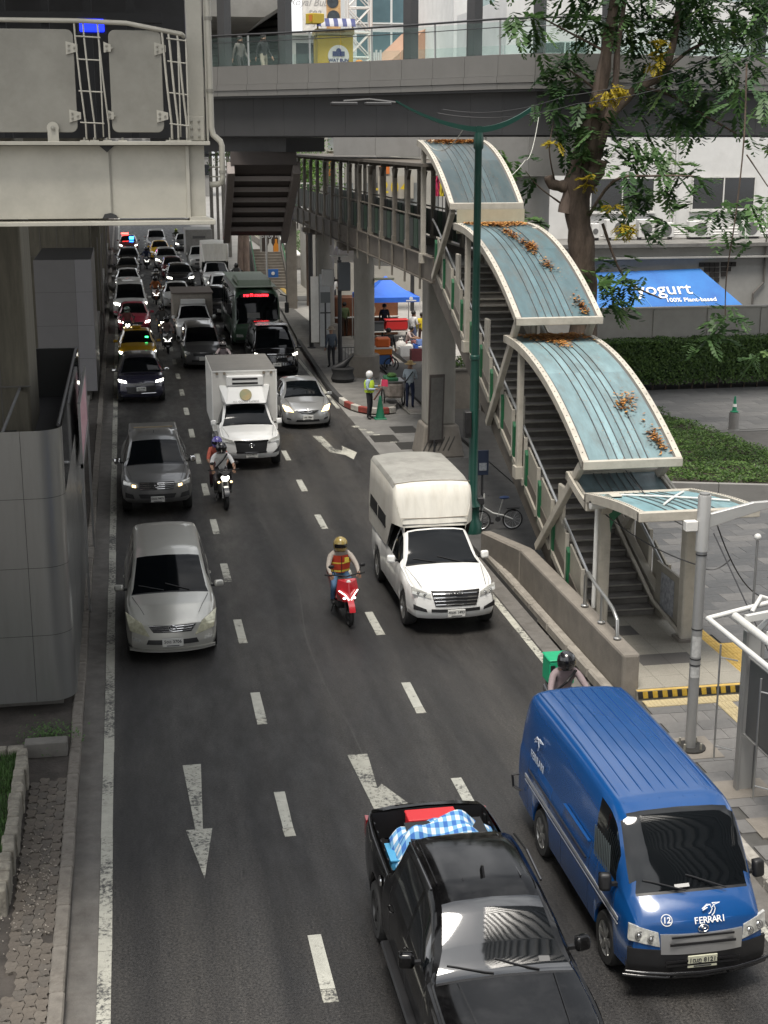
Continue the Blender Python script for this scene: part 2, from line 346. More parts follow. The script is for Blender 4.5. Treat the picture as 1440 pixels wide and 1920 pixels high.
def blades(mb, x0, x1, y0, y1, z, n, h=.1):
    for _ in range(n):
        x = random.uniform(x0,x1); y = random.uniform(y0,y1); a = random.random()*6.28; hh = h*random.uniform(.5,1.2); dx,dy = math.cos(a)*.012,math.sin(a)*.012; lx,ly = random.uniform(-.05,.05),random.uniform(-.05,.05)
        mb.add([(x-dx,y-dy,z),(x+dx,y+dy,z),(x+lx,y+ly,z+hh)],[(0,1,2)], random.randint(0,2))
GRASS = [mat('grass_blade_%d' % i, c, .7, var=.3, scale=3) for i,c in enumerate(((.045,.10,.02),(.06,.13,.028),(.035,.075,.018)))]
mb = MB(); blades(mb,-3.2,-2.0,17.05,21.3,.36,9000); o = mb.build('grass', GRASS, pl, fix=False); o['kind'] = 'stuff'
# dark soil patch with weeds and its kerb beam
o = MB().box(-1.95,21.75,.09,-1.28,22.0,.36).build('edging_beam', CONC_D, median, bevel=.02)
tag(thing('weed_patch', 'scruffy green weeds growing at the base of the grey cladding', 'weeds', (-1.6,22.6,.1)))
wp = bpy.data.objects['weed_patch']; mb = MB()
for k in range(900):
    x,y = random.gauss(0,.2),random.gauss(-.25,.25); z=random.uniform(0,.22); s_=random.uniform(.015,.04); a=random.random()*6.28
    mb.add([(x,y,z),(x+s_*math.cos(a),y+s_*math.sin(a),z+.01),(x+1.6*s_*math.cos(a+.5),y+1.6*s_*math.sin(a+.5),z+.025),(x+s_*math.cos(a+1),y+s_*math.sin(a+1),z+.02)],[(0,1,2,3)],random.randint(0,2))
mb.build('foliage', GRASS, wp, fix=False)

# right side: pavement, kerb, plaza
pave = struct(MB().box(8.25,-6,-.05, 12.6,22.28,.128).build('sidewalk', mat('joint_mortar', (.07,.068,.064), .95, var=.2, scale=5)))
kbm = MB().box(-.1,0,-.05,.1,.985,.16).build('kerb_stone', mat('kerb_granite', (.30,.285,.255), .9, var=.25, scale=7, bump=.4, bscale=40, dirt=.5, dscale=3), pave, bevel=.025); kbm.location = (8.15,2,0)
for k in range(1,19): o = share('kerb_stone', kbm.data, (8.15,2+k+.0,random.uniform(-.006,.004)), pave); o.modifiers.new('bev','BEVEL').width = .025
SLAB = [mat('sidewalk_slab_%d' % i, c, .8, var=.16, scale=5, bump=.25, bscale=50, dirt=.35, dscale=3, dcol=(.07,.066,.06)) for i,c in enumerate(((.135,.132,.128),(.118,.116,.114),(.15,.145,.14)))]
sl = []
for i in range(3):
    o = MB().box(-.297,-.195,-.03,.297,.195,.024).build('paving_slab', SLAB[i], pave); sl.append(o.data); bpy.data.objects.remove(o)
for row in range(24):
    for c_ in range(6):
        x = 8.58+c_*.6+(.3 if row % 2 else 0); y = 12.7+row*.396
        if x > 12.2: continue
        share('paving_slab', random.choice(sl), (x,y,.128+random.uniform(-.002,.003)), pave).rotation_euler = (random.uniform(-.004,.004),random.uniform(-.004,.004),0)
YEL = mat('tactile_yellow', (.46,.31,.08), .8, var=.22, scale=8, bump=.3, bscale=50, dirt=.6, dscale=5, dcol=(.22,.17,.08))
YELF = mat('tactile_faded', (.40,.33,.19), .85, var=.2, scale=8, bump=.3, bscale=50, dirt=.6, dscale=5, dcol=(.2,.17,.12))
tl = []
for mm in (YEL, YELF):
    mb = MB().box(-.148,-.148,0,.148,.148,.012)
    for q in range(4): mb.box(-.13+q*.07,-.135,.012,-.095+q*.07,.135,.017)
    o = mb.build('tactile_tile', mm, pave); tl.append(o.data); bpy.data.objects.remove(o)
for k in range(6): share('tactile_tile', tl[1], (8.75+.3*k,22.05,.152), pave)
for k in range(5): share('tactile_tile', tl[1], (10.0,21.75-.3*k,.1535), pave)
# raised stair forecourt with hazard-striped riser
fore = struct(MB().box(8.55,22.32,-.05, 10.75,27.0,.288).build('stair_forecourt', mat('granite_speckle', (.24,.225,.19), .75, var=.3, scale=55, bump=.1, bscale=80, dirt=.35, dscale=1.5)))
for k in range(24):
    x = 8.56+k*.0912
    mb = MB(); mb.add([(x+.02,22.31,.155),(x+.111,22.31,.155),(x+.0912,22.31,.282),(x,22.31,.282),(x+.02,22.318,.155),(x+.111,22.318,.155),(x+.0912,22.318,.282),(x,22.318,.282)],[(0,1,2,3),(4,7,6,5),(0,4,5,1),(3,2,6,7),(0,3,7,4),(1,5,6,2)])
    mb.build('hazard_stripe', YELH if False else (mat('hazard_yellow', (.52,.34,.04), .6, var=.15, scale=20, dirt=.4, dscale=12) if k % 2 else mat('hazard_black', (.02,.02,.02), .6)), fore)
MB().box(8.56,22.322,.286,10.74,22.40,.294).build('yellow_nosing', YEL, fore)
GR = mat('granite_tile', (.245,.23,.195), .7, var=.3, scale=60, bump=.08, bscale=90, dirt=.4, dscale=1.2, dcol=(.11,.1,.085)); GRD = mat('granite_tile_dark', (.075,.07,.066), .7, var=.25, scale=60)
for i in range(4):
    for j in range(8):
        d = (i,j) in ((1,2),(2,2),(0,5),(1,5)) 
        MB().box(8.57+i*.535,22.42+j*.55,.28,9.10+i*.535,22.965+j*.55,.2965).build('granite_tile', GRD if d else GR, fore)
# plaza
plaza = struct(MB().box(10.78,22.32,-.05, 60,62,.128).build('plaza', mat('plaza_joint', (.06,.058,.056), .95, var=.2, scale=3)))
struct(MB().box(12.62,-6,-.05,60,22.3,.126).build('plaza', mat('plaza_joint', (.06,.058,.056))))
SLT = [mat('slate_slab_%d' % i, c, .6, var=.22, scale=3.5, bump=.5, bscale=9, dirt=.3, dscale=2) for i,c in enumerate(((.085,.086,.088),(.10,.10,.101),(.07,.072,.075),(.12,.118,.116)))]
st = []
for i in range(4):
    o = MB().box(-.392,-.242,-.03,.392,.242,.022).build('slate_slab', SLT[i], plaza); st.append(o.data); bpy.data.objects.remove(o)
cnt = 0
for row in range(60):
    y = 22.6+row*.49
    for c_ in range(18):
        x = 11.2+c_*.79+(.39 if row % 2 else 0)
        p = (_f.dot(Vector((x,y,.15-CAM_H)))); px = 720+FPX*_r.dot(Vector((x,y,.15-CAM_H)))/p
        if px > 1475 or y > 36.0 or cnt > 297: continue
        cnt += 1; share('slate_slab', random.choice(st), (x,y,.128+random.uniform(-.002,.004)), plaza).rotation_euler = (random.uniform(-.004,.004),random.uniform(-.004,.004),0)
for k in range(14): share('tactile_tile', tl[0], (10.98,22.6+.3*k,.152), plaza)
for k in range(14): share('tactile_tile', tl[0], (11.28,21.9+.3*k-1.2,.1535), plaza)
# light paving seen beyond the lawn
mb = MB(); mb.box(13,44.6,.128,40,53,.15); back = struct(mb.build('plaza_path', mat('path_joint', (.1,.1,.098), .9)))
stl = []
for i,c in enumerate(((.125,.124,.122),(.11,.11,.109),(.14,.138,.135))):
    o = MB().box(-.59,-.36,-.02,.59,.36,.016).build('path_slab', mat('path_slab_%d' % i, c, .7, var=.15, scale=3, bump=.2, bscale=20), back); stl.append(o.data); bpy.data.objects.remove(o)
for row in range(11):
    for c_ in range(10): share('path_slab', random.choice(stl), (16.6+c_*1.19+(.55 if row%2 else 0),45.2+row*.73,.152), back)
# drain channel beside the plaza steps
for x in (16.2,17.1): MB().box(x,22.5,.15,x+.14,33.0,.165).build('drain_channel', mat('cast_iron', (.05,.048,.045)), plaza)
# service ground under and beyond the stairs
struct(MB().box(8.085,27.02,-.05, 10.76,42.4,.10).build('service_yard', mat('yard_asphalt', (.055,.053,.051), .85, var=.3, scale=2, bump=.4, bscale=60)))
struct(MB().box(7.73,42.42,-.05, 60,50.3,.004).build('side_lane', mat('side_lane_paving', (.15,.147,.14), .85, var=.25, scale=1.2, bump=.3, bscale=40, dirt=.6, dscale=.9, dcol=(.07,.067,.063))))
# kerbed island that carries the walkway columns
isl = [(7.86,54.3),(7.95,52.6),(8.25,51.4),(8.85,50.75),(9.5,50.9),(9.9,52.2),(10.0,54.5),(9.9,72),(9.6,84),(8.9,84),(8.25,70)]
island = struct(MB().prism(isl,'z',-.05,.15).build('island', mat('island_paving', (.14,.135,.125), .9, var=.25, scale=2, bump=.3, bscale=30)))
RK = [mat('kerb_red', (.24,.045,.035), .8, var=.3, scale=9, dirt=.6, dscale=5), mat('kerb_white', (.44,.42,.38), .8, var=.2, scale=9, dirt=.6, dscale=5), mat('kerb_black', (.03,.03,.03), .8, var=.3, scale=9)]
path = [(8.25,70),(8.08,64),(7.96,60),(7.86,56.5),(7.86,54.3),(7.9,53.3),(7.97,52.5),(8.12,51.85),(8.3,51.35),(8.6,50.95),(8.95,50.8),(9.3,50.85),(9.55,51.0)]
for i in range(len(path)-1):
    p0,p1 = Vector((*path[i],.09)),Vector((*path[i+1],.09)); MB().beam(p0,p1,.2,.22).build('kerb_stone', RK[2] if i < 5 else RK[i%2], island, bevel=.02)
# market square beyond
market = struct(MB().box(10.02,50.35,-.05, 60,100,.01).build('market_square', mat('square_paving', (.26,.25,.225), .85, var=.25, scale=1.5, bump=.3, bscale=20, dirt=.5, dscale=.8)))
sq = []
for i,c in enumerate(((.30,.285,.26),(.22,.21,.195),(.27,.25,.225))):
    o = MB().box(-.3,-.3,-.01,.3,.3,.012).build('square_tile', mat('square_tile_%d' % i, c, .8, var=.2, scale=5), market); sq.append(o.data); bpy.data.objects.remove(o)
for i in range(9):
    for j in range(22): share('square_tile', random.choice(sq), (10.4+i*.61,51.0+j*.61,.012), market)
# ------------------------------------------------------------------ left: platform, piers, cladding boxes
CREAM = mat('cream_steel', (.47,.45,.385), .45, var=.10, scale=3, dirt=.35, dscale=1.6, dcol=(.2,.185,.15), bump=.04, bscale=8)
CREAM_P = mat('cream_panel', (.27,.26,.225), .6, var=.12, scale=4, dirt=.4, dscale=2.5, dcol=(.16,.15,.125))
DARKST = mat('dark_steel', (.03,.03,.032), .5, var=.2, scale=4)
BOLT = mat('bolt_steel', (.3,.29,.25), .4, .5)
PY = 14.0
pf = thing('station_platform', 'cream painted steel station platform edge with bolted railing panels', 'platform', (0,PY,0))
# girder: web, flanges, stiffener seams
MB().box(-4.2,.05,8.99,.78,.085,9.66).build('girder_web', CREAM, pf)
MB().box(-4.2,-.12,8.93,.86,.3,8.968).build('bottom_flange', CREAM, pf, bevel=.004)
MB().box(-4.2,-.10,9.665,.83,.35,9.70).build('top_flange', CREAM, pf, bevel=.004)
mb = MB(); mb.box(-.118,.03,8.99,-.106,.05,9.66); mb.build('weld_seam', CREAM_P, pf)
MB().prism([(-.2,9.66),(-.13,9.6),(-.06,9.66)],'y',.028,.05).build('cope_hole', DARKST, pf)
MB().prism([(-.2,8.99),(-.18,9.03),(-.12,9.04),(-.07,9.02),(-.05,8.99)],'y',.026,.05).build('cope_hole', DARKST, pf)
MB().prism([(.62,9.0),(.78,9.0),(.86,8.97),(.86,8.965),(.62,8.965)],'y',-.10,.3).build('flange_gusset', CREAM, pf)
MB().box(.60,.0,8.99,.632,.3,9.66).build('end_stiffener', CREAM, pf)
MB().box(-4.2,.36,9.5,.70,9.6,9.68).build('deck', mat('deck_soffit', (.09,.088,.08), .8, var=.2), pf)
for k in range(5): MB().box(-4.2,1.6+1.8*k,9.05,.66,1.75+1.8*k,9.49).build('cross_beam', DARKST, pf)
# railing
def rounded(x0,z0,x1,z1,r,n=4):
    pts=[]
    for cx,cz,a in ((x1-r,z0+r,-90),(x1-r,z1-r,0),(x0+r,z1-r,90),(x0+r,z0+r,180)):
        for k in range(n+1): q=R(a+90*k/n); pts.append((cx+r*math.cos(q),cz+r*math.sin(q)))
    return pts
for (x0,x1) in ((-1.75,-.385),(-.07,.41)):
    x0_, x1_ = x0, x1
    MB().prism(rounded(x0_,9.78,x1_,10.69,.06),'y',-.045,-.03).build('railing_panel', CREAM_P, pf, bevel=.004)
MB().prism(rounded(-3.3,9.78,-1.8,10.69,.06),'y',-.045,-.03).build('railing_panel', CREAM_P, pf)
for bx,sd in ((-.40,1),(-.06,-1),(.40,1)):
    for bz in (10.53,9.93):
        b_ = MB().prism([(bx-.055,bz-.055*sd*.2-.05),(bx+.02*sd+.03,bz-.03),(bx+.02*sd+.03,bz+.03),(bx-.055,bz+.055)],'y',-.06,-.045).build('hinge_plate', CREAM, pf)
        mb = MB()
        for q in ((-.03,.02),(-.03,-.02),(.02,0)): mb.lathe([(.011,0),(.011,.012),(0,.014)],8,(bx+q[0],-.06,bz+q[1]),Matrix.Rotation(R(90),3,'X'))
        mb.build('bolt', BOLT, b_)
MB().tube([(-4.0,-.05,10.76),(-.35,-.05,10.765),(.10,-.05,10.75),(.60,-.05,10.66),(.62,0,10.645)],.022,10).build('handrail', CREAM, pf, smooth=50)
for x,lean in ((-.33,0),(-.25,0),(-.12,0),(.46,.0),(.52,.0),(.60,.0)):
    pts = [(x+.02,-.04,9.72),(x+.02,-.065,9.85),(x-.01,-.075,10.2),(x-.035,-.06,10.6),(x-.04,-.05,10.74-max(0,x)*.15)]
    MB().tube(pts,.0085 if x<0 else .011,8).build('baluster', CREAM, pf, smooth=50)
for x,lean in ((-.16,0),(.555,0),(.63,0)):   # curved flat stanchions
    MB().prism([(-.03,9.74),(-.075,9.85),(-.09,10.15),(-.075,10.45),(-.03,10.62),(-.015,10.62),(-.03,10.4),(-.035,10.1),(-.02,9.74)],'x',x,x+.012).build('stanchion', CREAM, pf)
for z in (9.86,10.14,10.42,10.62): MB().tube([(-.36,-.07,z+.01),(-.14,-.07,z)],.007,6).build('rail_bar', CREAM, pf); MB().tube([(.46,-.07,z),(.64,-.07,z-.02)],.007,6).build('rail_bar', CREAM, pf)
# lug and foot brackets
lg = MB().prism([(-.66,9.70),(-.66,9.80)]+[(-.61+.055*math.cos(R(180-k*22.5)),9.82+.055*math.sin(R(180-k*22.5))) for k in range(9)]+[(-.56,9.80),(-.56,9.70)],'y',-.09,-.06).build('lifting_lug', CREAM, pf)
MB().lathe([(.02,0),(.02,.02),(0,.022)],10,(-.61,-.09,9.82),Matrix.Rotation(R(90),3,'X')).build('bolt', BOLT, lg)
for x in (-.33,-.24,-.12,.02,.46,.54,.62): MB().box(x-.04,-.08,9.701,x+.04,0,9.712).build('foot_plate', CREAM, pf); MB().lathe([(.011,0),(.011,.02),(0,.024)],8,(x,-.05,9.712)).build('bolt', BOLT, pf)
# box post with splice plate
MB().box(.65,.12,9.702,.80,.30,13.6).build('post', CREAM, pf, bevel=.006)
MB().box(.815,.14,9.702,.835,.28,13.6).build('post_rib', CREAM, pf)
sp = MB().box(.62,.095,9.705,.79,.118,9.93).build('splice_plate', CREAM, pf, bevel=.004)
for i in range(2):
    for j in range(3): MB().lathe([(.013,0),(.013,.014),(0,.017)],8,(.67+.07*i,.095,9.745+.07*j),Matrix.Rotation(R(90),3,'X')).build('bolt', BOLT, sp)
dp = thing('drain_pipe', 'cream rain pipe with two bends on the platform post', 'pipe', (.885,PY+.12,8.9))
MB().tube([(-.03,0,4.0),(-.025,0,.93),(-.01,0,.86),(.055,-.02,.80),(.068,-.02,.76),(.068,-.02,.46),(.06,0,.42),(.03,.03,.40),(-.05,.05,.395)],.028,12).build('pipe', CREAM, dp, smooth=50)
for z in (.5,1.25,1.9): MB().lathe([(.036,0),(.036,.03)],12,((.068 if z<.7 else -.026),-.02 if z<.7 else 0,z)).build('pipe_clamp', CREAM_P, dp)
for z in (.47,.56): MB().tube([(-.05,.05,z),(.10,-.02,z)],.008,6).build('support_bar', CREAM_P, dp)
# station dark interior behind the railing: rear wall, ceiling, blue lamp
st_ = thing('station_concourse', 'dark station concourse shell above the platform railing', 'station', (0,0,0))
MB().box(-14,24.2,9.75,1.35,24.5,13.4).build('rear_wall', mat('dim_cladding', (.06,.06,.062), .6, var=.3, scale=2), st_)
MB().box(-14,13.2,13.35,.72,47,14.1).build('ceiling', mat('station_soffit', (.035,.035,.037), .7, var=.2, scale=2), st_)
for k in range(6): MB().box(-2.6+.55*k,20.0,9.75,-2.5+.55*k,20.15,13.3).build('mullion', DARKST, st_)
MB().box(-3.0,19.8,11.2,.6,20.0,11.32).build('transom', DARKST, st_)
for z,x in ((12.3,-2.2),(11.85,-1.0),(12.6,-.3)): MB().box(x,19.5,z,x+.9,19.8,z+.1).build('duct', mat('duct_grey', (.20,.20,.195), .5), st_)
bl = thing('blue_sign', 'glowing blue light box behind the cream platform railing', 'sign', (.0,17.5,0)); pb = atY(172,47,17.5)
MB().box(pb.x-.14,0,pb.z-.07,pb.x+.14,.1,pb.z+.07).build('light_box', mat('blue_glow', (.0,.02,.6), .4, emit=(.01,.03,1), estr=1.2), bl, bevel=.01)
MB().box(pb.x-.16,.1,pb.z-.09,pb.x+.16,.16,pb.z+.09).build('housing', DARKST, bl)
# overhead viaduct that shades the left lanes
VIA = mat('viaduct_concrete', (.22,.215,.20), .85, var=.15, scale=.8, bump=.2, bscale=8, dirt=.4, dscale=.5)
via = thing('viaduct', 'long concrete rail viaduct deck above the left carriageway', 'viaduct', (0,0,0))
MB().prism([(-12,16.0),(-9.5,14.5),(-4.5,14.5),(1.6,15.4),(1.6,16.6),(-12,16.6)],'y',12,170).build('deck', VIA, via)
MB().prism([(1.62,15.4),(3.0,14.6),(6.0,14.6),(7.6,15.6),(7.6,16.6),(1.62,16.6)],'y',61,190).build('deck', VIA, via)
# concrete piers
BOARD = mat('board_marked_concrete', (.14,.128,.098), .85, var=.28, scale=2.2, stretch=(2.5,2.5,.35), bump=.5, bscale=5, dirt=.6, dscale=1.2, dcol=(.07,.064,.048))
def pier(x0, y0, x1, y1, z1, label):
    p = thing('viaduct_pier', label, 'pier', ((x0+x1)/2,(y0+y1)/2,0), group='viaduct piers on the median'); hx,hy=(x1-x0)/2,(y1-y0)/2
    MB().box(-hx,-hy,.1,hx,hy,z1).build('shaft', BOARD, p, bevel=.06, segs=2)
    for k in range(1,4): MB().box(-hx+k*hx/2-.012,-hy-.012,.1,-hx+k*hx/2+.012,-hy+.01,z1-.5).build('board_joint', CONC_D, p)
    MB().box(-hx-.02,-hy-.03,5.0,hx+.02,-hy-.008,5.03).build('pour_joint', CONC_D, p)
    return p
pier(-4.2,28.6,-1.98,31.2,14.4,'near board-marked concrete viaduct pier behind the grey curved cladding')
pier(-4.2,62,-1.45,64.5,14.4,'shaded concrete viaduct pier behind the second grey cladding box')
pier(-4.2,84,-1.4,86.5,14.4,'third concrete viaduct pier along the dark median')
pier(-4.2,108,-1.4,110.5,14.4,'fourth concrete viaduct pier along the dark median')
pier(-4.2,134,-1.4,136.5,14.4,'farthest concrete viaduct pier beside the police lights')
# grey cladding boxes (escalator housings)
ALU = mat('aluminium_panel', (.27,.272,.265), .30, .65, var=.04, scale=1.5, dirt=.22, dscale=1.6, dcol=(.12,.118,.11), stretch=(3,3,.35), bump=.05, bscale=1.5)
ALU_L = mat('aluminium_panel_light', (.27,.265,.275), .4, .35, var=.05, scale=1.5)
DGL = mat('dark_glass', (.012,.014,.015), .06, spec=.6, ior=1.7)
def esc_box(y0, label, top=5.1, zb=.35, x1=-1.18, wid=3.0, Lh=9.7, curved=True, m=ALU, zs=(.35,1.55,2.75,3.95,5.1)):
    e = thing('escalator_housing', label, 'cladding', (x1,y0,0), group='grey metal escalator housings on the median'); rad = .42 if curved else .05
    arc = [(-rad+rad*math.sin(R(a)), rad-rad*math.cos(R(a))) for a in (range(0,91,10) if curved else (0,90))]
    MB().prism([(-wid,.03),(-rad,.03)]+[(a-.03*(1 if b>.02 else 0)-.0,b+.03) for a,b in arc[1:-1]]+[(-.03,rad),(-.03,Lh),(-wid,Lh)],'z',zb+.01,(top-1.1 if curved else top-.02)).build('core', DARKST, e)
    segs = [[(-wid,0),(-wid*.5-rad*.5-.15,0)],[(-wid*.5-rad*.5-.142,0),(-rad-.25,0)],[(-rad-.242,0)]+arc] if curved else [[(-wid,0),(-.62,0)],[(-.612,0),(0,0)]]
    for z0,z1 in zip(zs,zs[1:]):
        for sg in segs:
            mb = MB(); mb.grid([[(a,b,z) for a,b in sg] for z in (z0+.004,z1-.004)]); mb.build('metal_panel', m if sg is not segs[-1] or curved else ALU_L, e, smooth=40)
    ny = 5
    for k in range(ny):
        ya = rad+.02+(Lh-rad)*k/ny; yb = rad+(Lh-rad)*(k+1)/ny-.008
        for z0,z1 in zip(zs,zs[1:]): MB().box(-.012,ya,z0+.004,0,yb,z1-.004).build('side_panel', m if z1 < top-1.0 or not curved else DGL, e)
    MB().box(-wid*.6,.5,-.05,-.25,Lh-1,zb+.02).build('plinth', CONC_D, e)
    return e
e1 = esc_box(23.55,'near grey metal escalator housing with a rounded corner and open dark top')
# open top: escalator balustrades and dark well
MB().tube([(-.05,.25,5.14),(-.03,9.6,5.14)],.03,8).build('handrail', DARKST, e1)
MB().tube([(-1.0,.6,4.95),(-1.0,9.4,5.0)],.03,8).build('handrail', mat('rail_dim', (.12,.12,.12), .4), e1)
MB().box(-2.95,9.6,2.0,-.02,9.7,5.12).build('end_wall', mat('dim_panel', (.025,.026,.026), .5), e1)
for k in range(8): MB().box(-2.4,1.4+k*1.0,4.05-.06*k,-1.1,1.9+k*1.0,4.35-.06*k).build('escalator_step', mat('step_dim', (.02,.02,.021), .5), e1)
PINK = mat('poster_pink', (.50,.20,.26), .5, var=.45, scale=1.2, stretch=(1,1,2.5), col2=(.62,.45,.47))
ad = thing('side_poster', 'narrow pink advertising panel along the side of the near escalator housing', 'poster', (-1.10,27.6,0))
MB().box(0,1.6,3.3,.03,6.4,4.45).build('poster_sheet', PINK, ad)
for yy in (1.5,6.42): MB().box(0,yy,.1,.05,yy+.08,4.55).build('frame', mat('frame_silver', (.4,.4,.4), .35, .7), ad)
MB().box(0,1.5,3.2,.05,6.5,3.29).build('frame', mat('frame_silver', (.4,.4,.4)), ad); MB().box(0,1.6,4.46,.05,6.4,4.55).build('frame', mat('frame_silver', (.4,.4,.4)), ad)
e2 = esc_box(54.6,'second pale grey metal housing box further down the median', top=5.45, zb=.5, x1=-1.28, wid=2.1, Lh=6.5, curved=False, m=mat('aluminium_panel_dim', (.20,.195,.195), .45, .3, var=.05, scale=1.5), zs=(.5,1.75,3.0,4.25,5.45))
# low service wall strip along the dark median and cable clutter
for k in range(4): 
    w_ = thing('median_wall', ['low','second low','third low','far low'][k]+' dark concrete wall segment along the median', 'wall', (-1.75,36+k*26,0), group='median walls'); MB().box(-.25,0,.1,.25,14,1.05).build('wall', CONC_D, w_, bevel=.03); MB().box(-.3,0,1.052,.3,14,1.12).build('coping', CONC_D, w_)
for i,(px,py,Y) in enumerate(((195,600,76),(203,545,90))):
    q = atY(px,py,Y); t = thing('utility_pipe', ['bundled conduit pipe on the dark median beside the red taxi','thin conduit pipe on the dark median near the white cars'][i], 'pipe', (q.x,Y,.1)); MB().tube([(0,0,0),(0,0,3.5),(.1,.1,5)],.05,8).build('conduit', mat('conduit', (.12,.11,.1), .6), t); MB().tube([(-.15,0,0),(-.15,0,4.8)],.03,8).build('conduit', mat('conduit', (.12,.11,.1)), t)
# ------------------------------------------------------------------ skywalk across the background
SKY_P = [(40,48.2),(30,47.9),(21.8,47.3),(17.75,46.8),(14.6,46.0),(12.9,46.5),(11.7,48.2),(9.77,50.8),(7.05,53.8),(3.8,56.8),(1.5,58.8),(-3,62.5)]
def resample(pts, step):
    out = [Vector((*pts[0],0))]; acc = 0
    for a,b in zip(pts,pts[1:]):
        a,b = Vector((*a,0)),Vector((*b,0)); L = (b-a).length; t = step-acc
        while t <= L: out.append(a+(b-a)*(t/L)); t += step
        acc = (acc+L) % step
    return out
sk = resample(SKY_P, 1.42)
sk = [sk[0]]+[(sk[i-1]+sk[i]*2+sk[i+1])/4 for i in range(1,len(sk)-1)]+[sk[-1]]
def skn(i):
    d = (sk[min(i+1,len(sk)-1)]-sk[max(i-1,0)]).normalized(); return Vector((d.y,-d.x,0))
SG = mat('skywalk_panel', (.185,.18,.17), .42, .25, var=.05, scale=1.5, dirt=.25, dscale=1.2, dcol=(.13,.125,.115))
SG2 = mat('skywalk_panel_pale', (.25,.245,.235), .5, .1, var=.05, scale=1.5, dirt=.2, dscale=1.2)
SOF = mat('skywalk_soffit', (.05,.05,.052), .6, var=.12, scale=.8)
GLS = mat('rail_glass', (.42,.52,.50), .05); 
def glass_material():
    m = bpy.data.materials.new('clear_glass'); m.use_nodes = True; n = m.node_tree.nodes; l = m.node_tree.links
    b = n['Principled BSDF']; b.inputs['Base Color'].default_value = (.55,.72,.68,1); b.inputs['Roughness'].default_value = .04
    t = n.new('ShaderNodeBsdfTransparent'); t.inputs[0].default_value = (.92,.96,.95,1); x = n.new('ShaderNodeMixShader'); x.inputs[0].default_value = .045
    l.new(t.outputs[0], x.inputs[1]); l.new(b.outputs[0], x.inputs[2]); l.new(x.outputs[0], n['Material Output'].inputs[0]); return m
GLASS = glass_material()
skw = thing('skywalk', 'grey clad elevated skywalk with glass railing crossing behind the stair canopies', 'skywalk')
def quadbox(name, m, parent, a, b, na, nb, z0, z1, d0, d1, gap=.006):
    """box along one path segment between offsets d0..d1 from the path"""
    e = (b-a).normalized()*gap; a2,b2 = a+e,b-e
    P = [a2+na*d0, b2+nb*d0, b2+nb*d1, a2+na*d1]
    vs = [(p.x,p.y,z) for z in (z0,z1) for p in P]
    return MB().add(vs,[(0,3,2,1),(4,5,6,7),(0,1,5,4),(1,2,6,5),(2,3,7,6),(3,0,4,7)]).build(name, m, parent)
top_rail = []; rail2 = []
for i in range(len(sk)-1):
    a,b,na,nb = sk[i],sk[i+1],skn(i),skn(i+1)
    quadbox('fascia_panel', SG, skw, a,b,na,nb,11.78,12.45,0,.05)
    quadbox('ledge_panel', SG, skw, a,b,na,nb,11.56,11.772,-.06,.05)
    quadbox('ledge_panel', SG, skw, a,b,na,nb,11.36,11.545,-.03,.06)
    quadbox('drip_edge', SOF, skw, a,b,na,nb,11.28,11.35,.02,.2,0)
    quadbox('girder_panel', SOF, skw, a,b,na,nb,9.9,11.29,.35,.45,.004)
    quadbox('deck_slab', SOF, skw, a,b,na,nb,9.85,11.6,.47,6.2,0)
    quadbox('glass_panel', GLASS, skw, a,b,na,nb,12.47,13.48,.10,.115,.03)
    quadbox('floor_strip', SG, skw, a,b,na,nb,11.6,11.95,.06,6.2,0)
    quadbox('far_glass_panel', GLASS, skw, a,b,na,nb,11.97,13.2,6.0,6.02,.03)
    p = a+na*.02; top_rail.append((p.x,p.y,13.56)); rail2.append((p.x,p.y,13.30))
    if i % 2 == 0: MB().beam((a.x+na.x*.13,a.y+na.y*.13,12.3),(a.x+na.x*.10,a.y+na.y*.10,13.56),.04,.06,0,(na.x,na.y,0)).build('rail_post', mat('stainless', (.42,.42,.41), .3, .8), skw)
    if i % 2 == 1 and b.x > -1 and not 7.0 < a.x < 9.3: 
        q = a+na*.5; MB().beam((q.x,q.y,11.9),(q.x,q.y,17),.34,.42,0,(na.x,na.y,0)).build('roof_post', SOF, skw)
MB().tube(top_rail,.035,8).build('handrail', DARKST, skw, smooth=50); MB().tube(rail2,.016,6).build('mid_rail', DARKST, skw)
# lower service box and pale valance over the walkway
mb = MB().prism([(1.2,61.0),(6.3,56.6),(8.0,58.0),(3.4,62)],'z',9.3,9.84).build('service_duct', DARKST, skw)
for k in range(7):
    x = 8.35+k*.0; 
pv = [(7.6,52.6),(8.9,51.2),(10.2,49.8),(11.3,48.55),(12.0,47.6)]
for i,(a,b) in enumerate(zip(pv,pv[1:])):
    a,b = Vector((*a,0)),Vector((*b,0)); d=(b-a).normalized(); n_ = Vector((-d.y,d.x,0)); quadbox('valance_panel', SG2, skw, a,b,n_,n_,9.2,9.84,-.04,.03,.008)
pv2 = [(12.0,47.55),(13.2,46.6),(14.4,46.45),(15.6,46.9)]
for a,b in zip(pv2,pv2[1:]):
    a,b = Vector((*a,0)),Vector((*b,0)); quadbox('valance_panel', SG2, skw, a,b,Vector((0,1,0)),Vector((0,1,0)),8.6,9.84,0,.05,.008)
kc = thing('skywalk_column', 'broad smooth grey skywalk column behind the upper stair canopies', 'column', (13.55,47.4,0))
for z0,z1 in ((.13,2.9),(2.92,5.7),(5.72,8.58)): MB().lathe([(.62,z0),(.62,z1)],24).build('column_shell', SG2, kc, smooth=40)
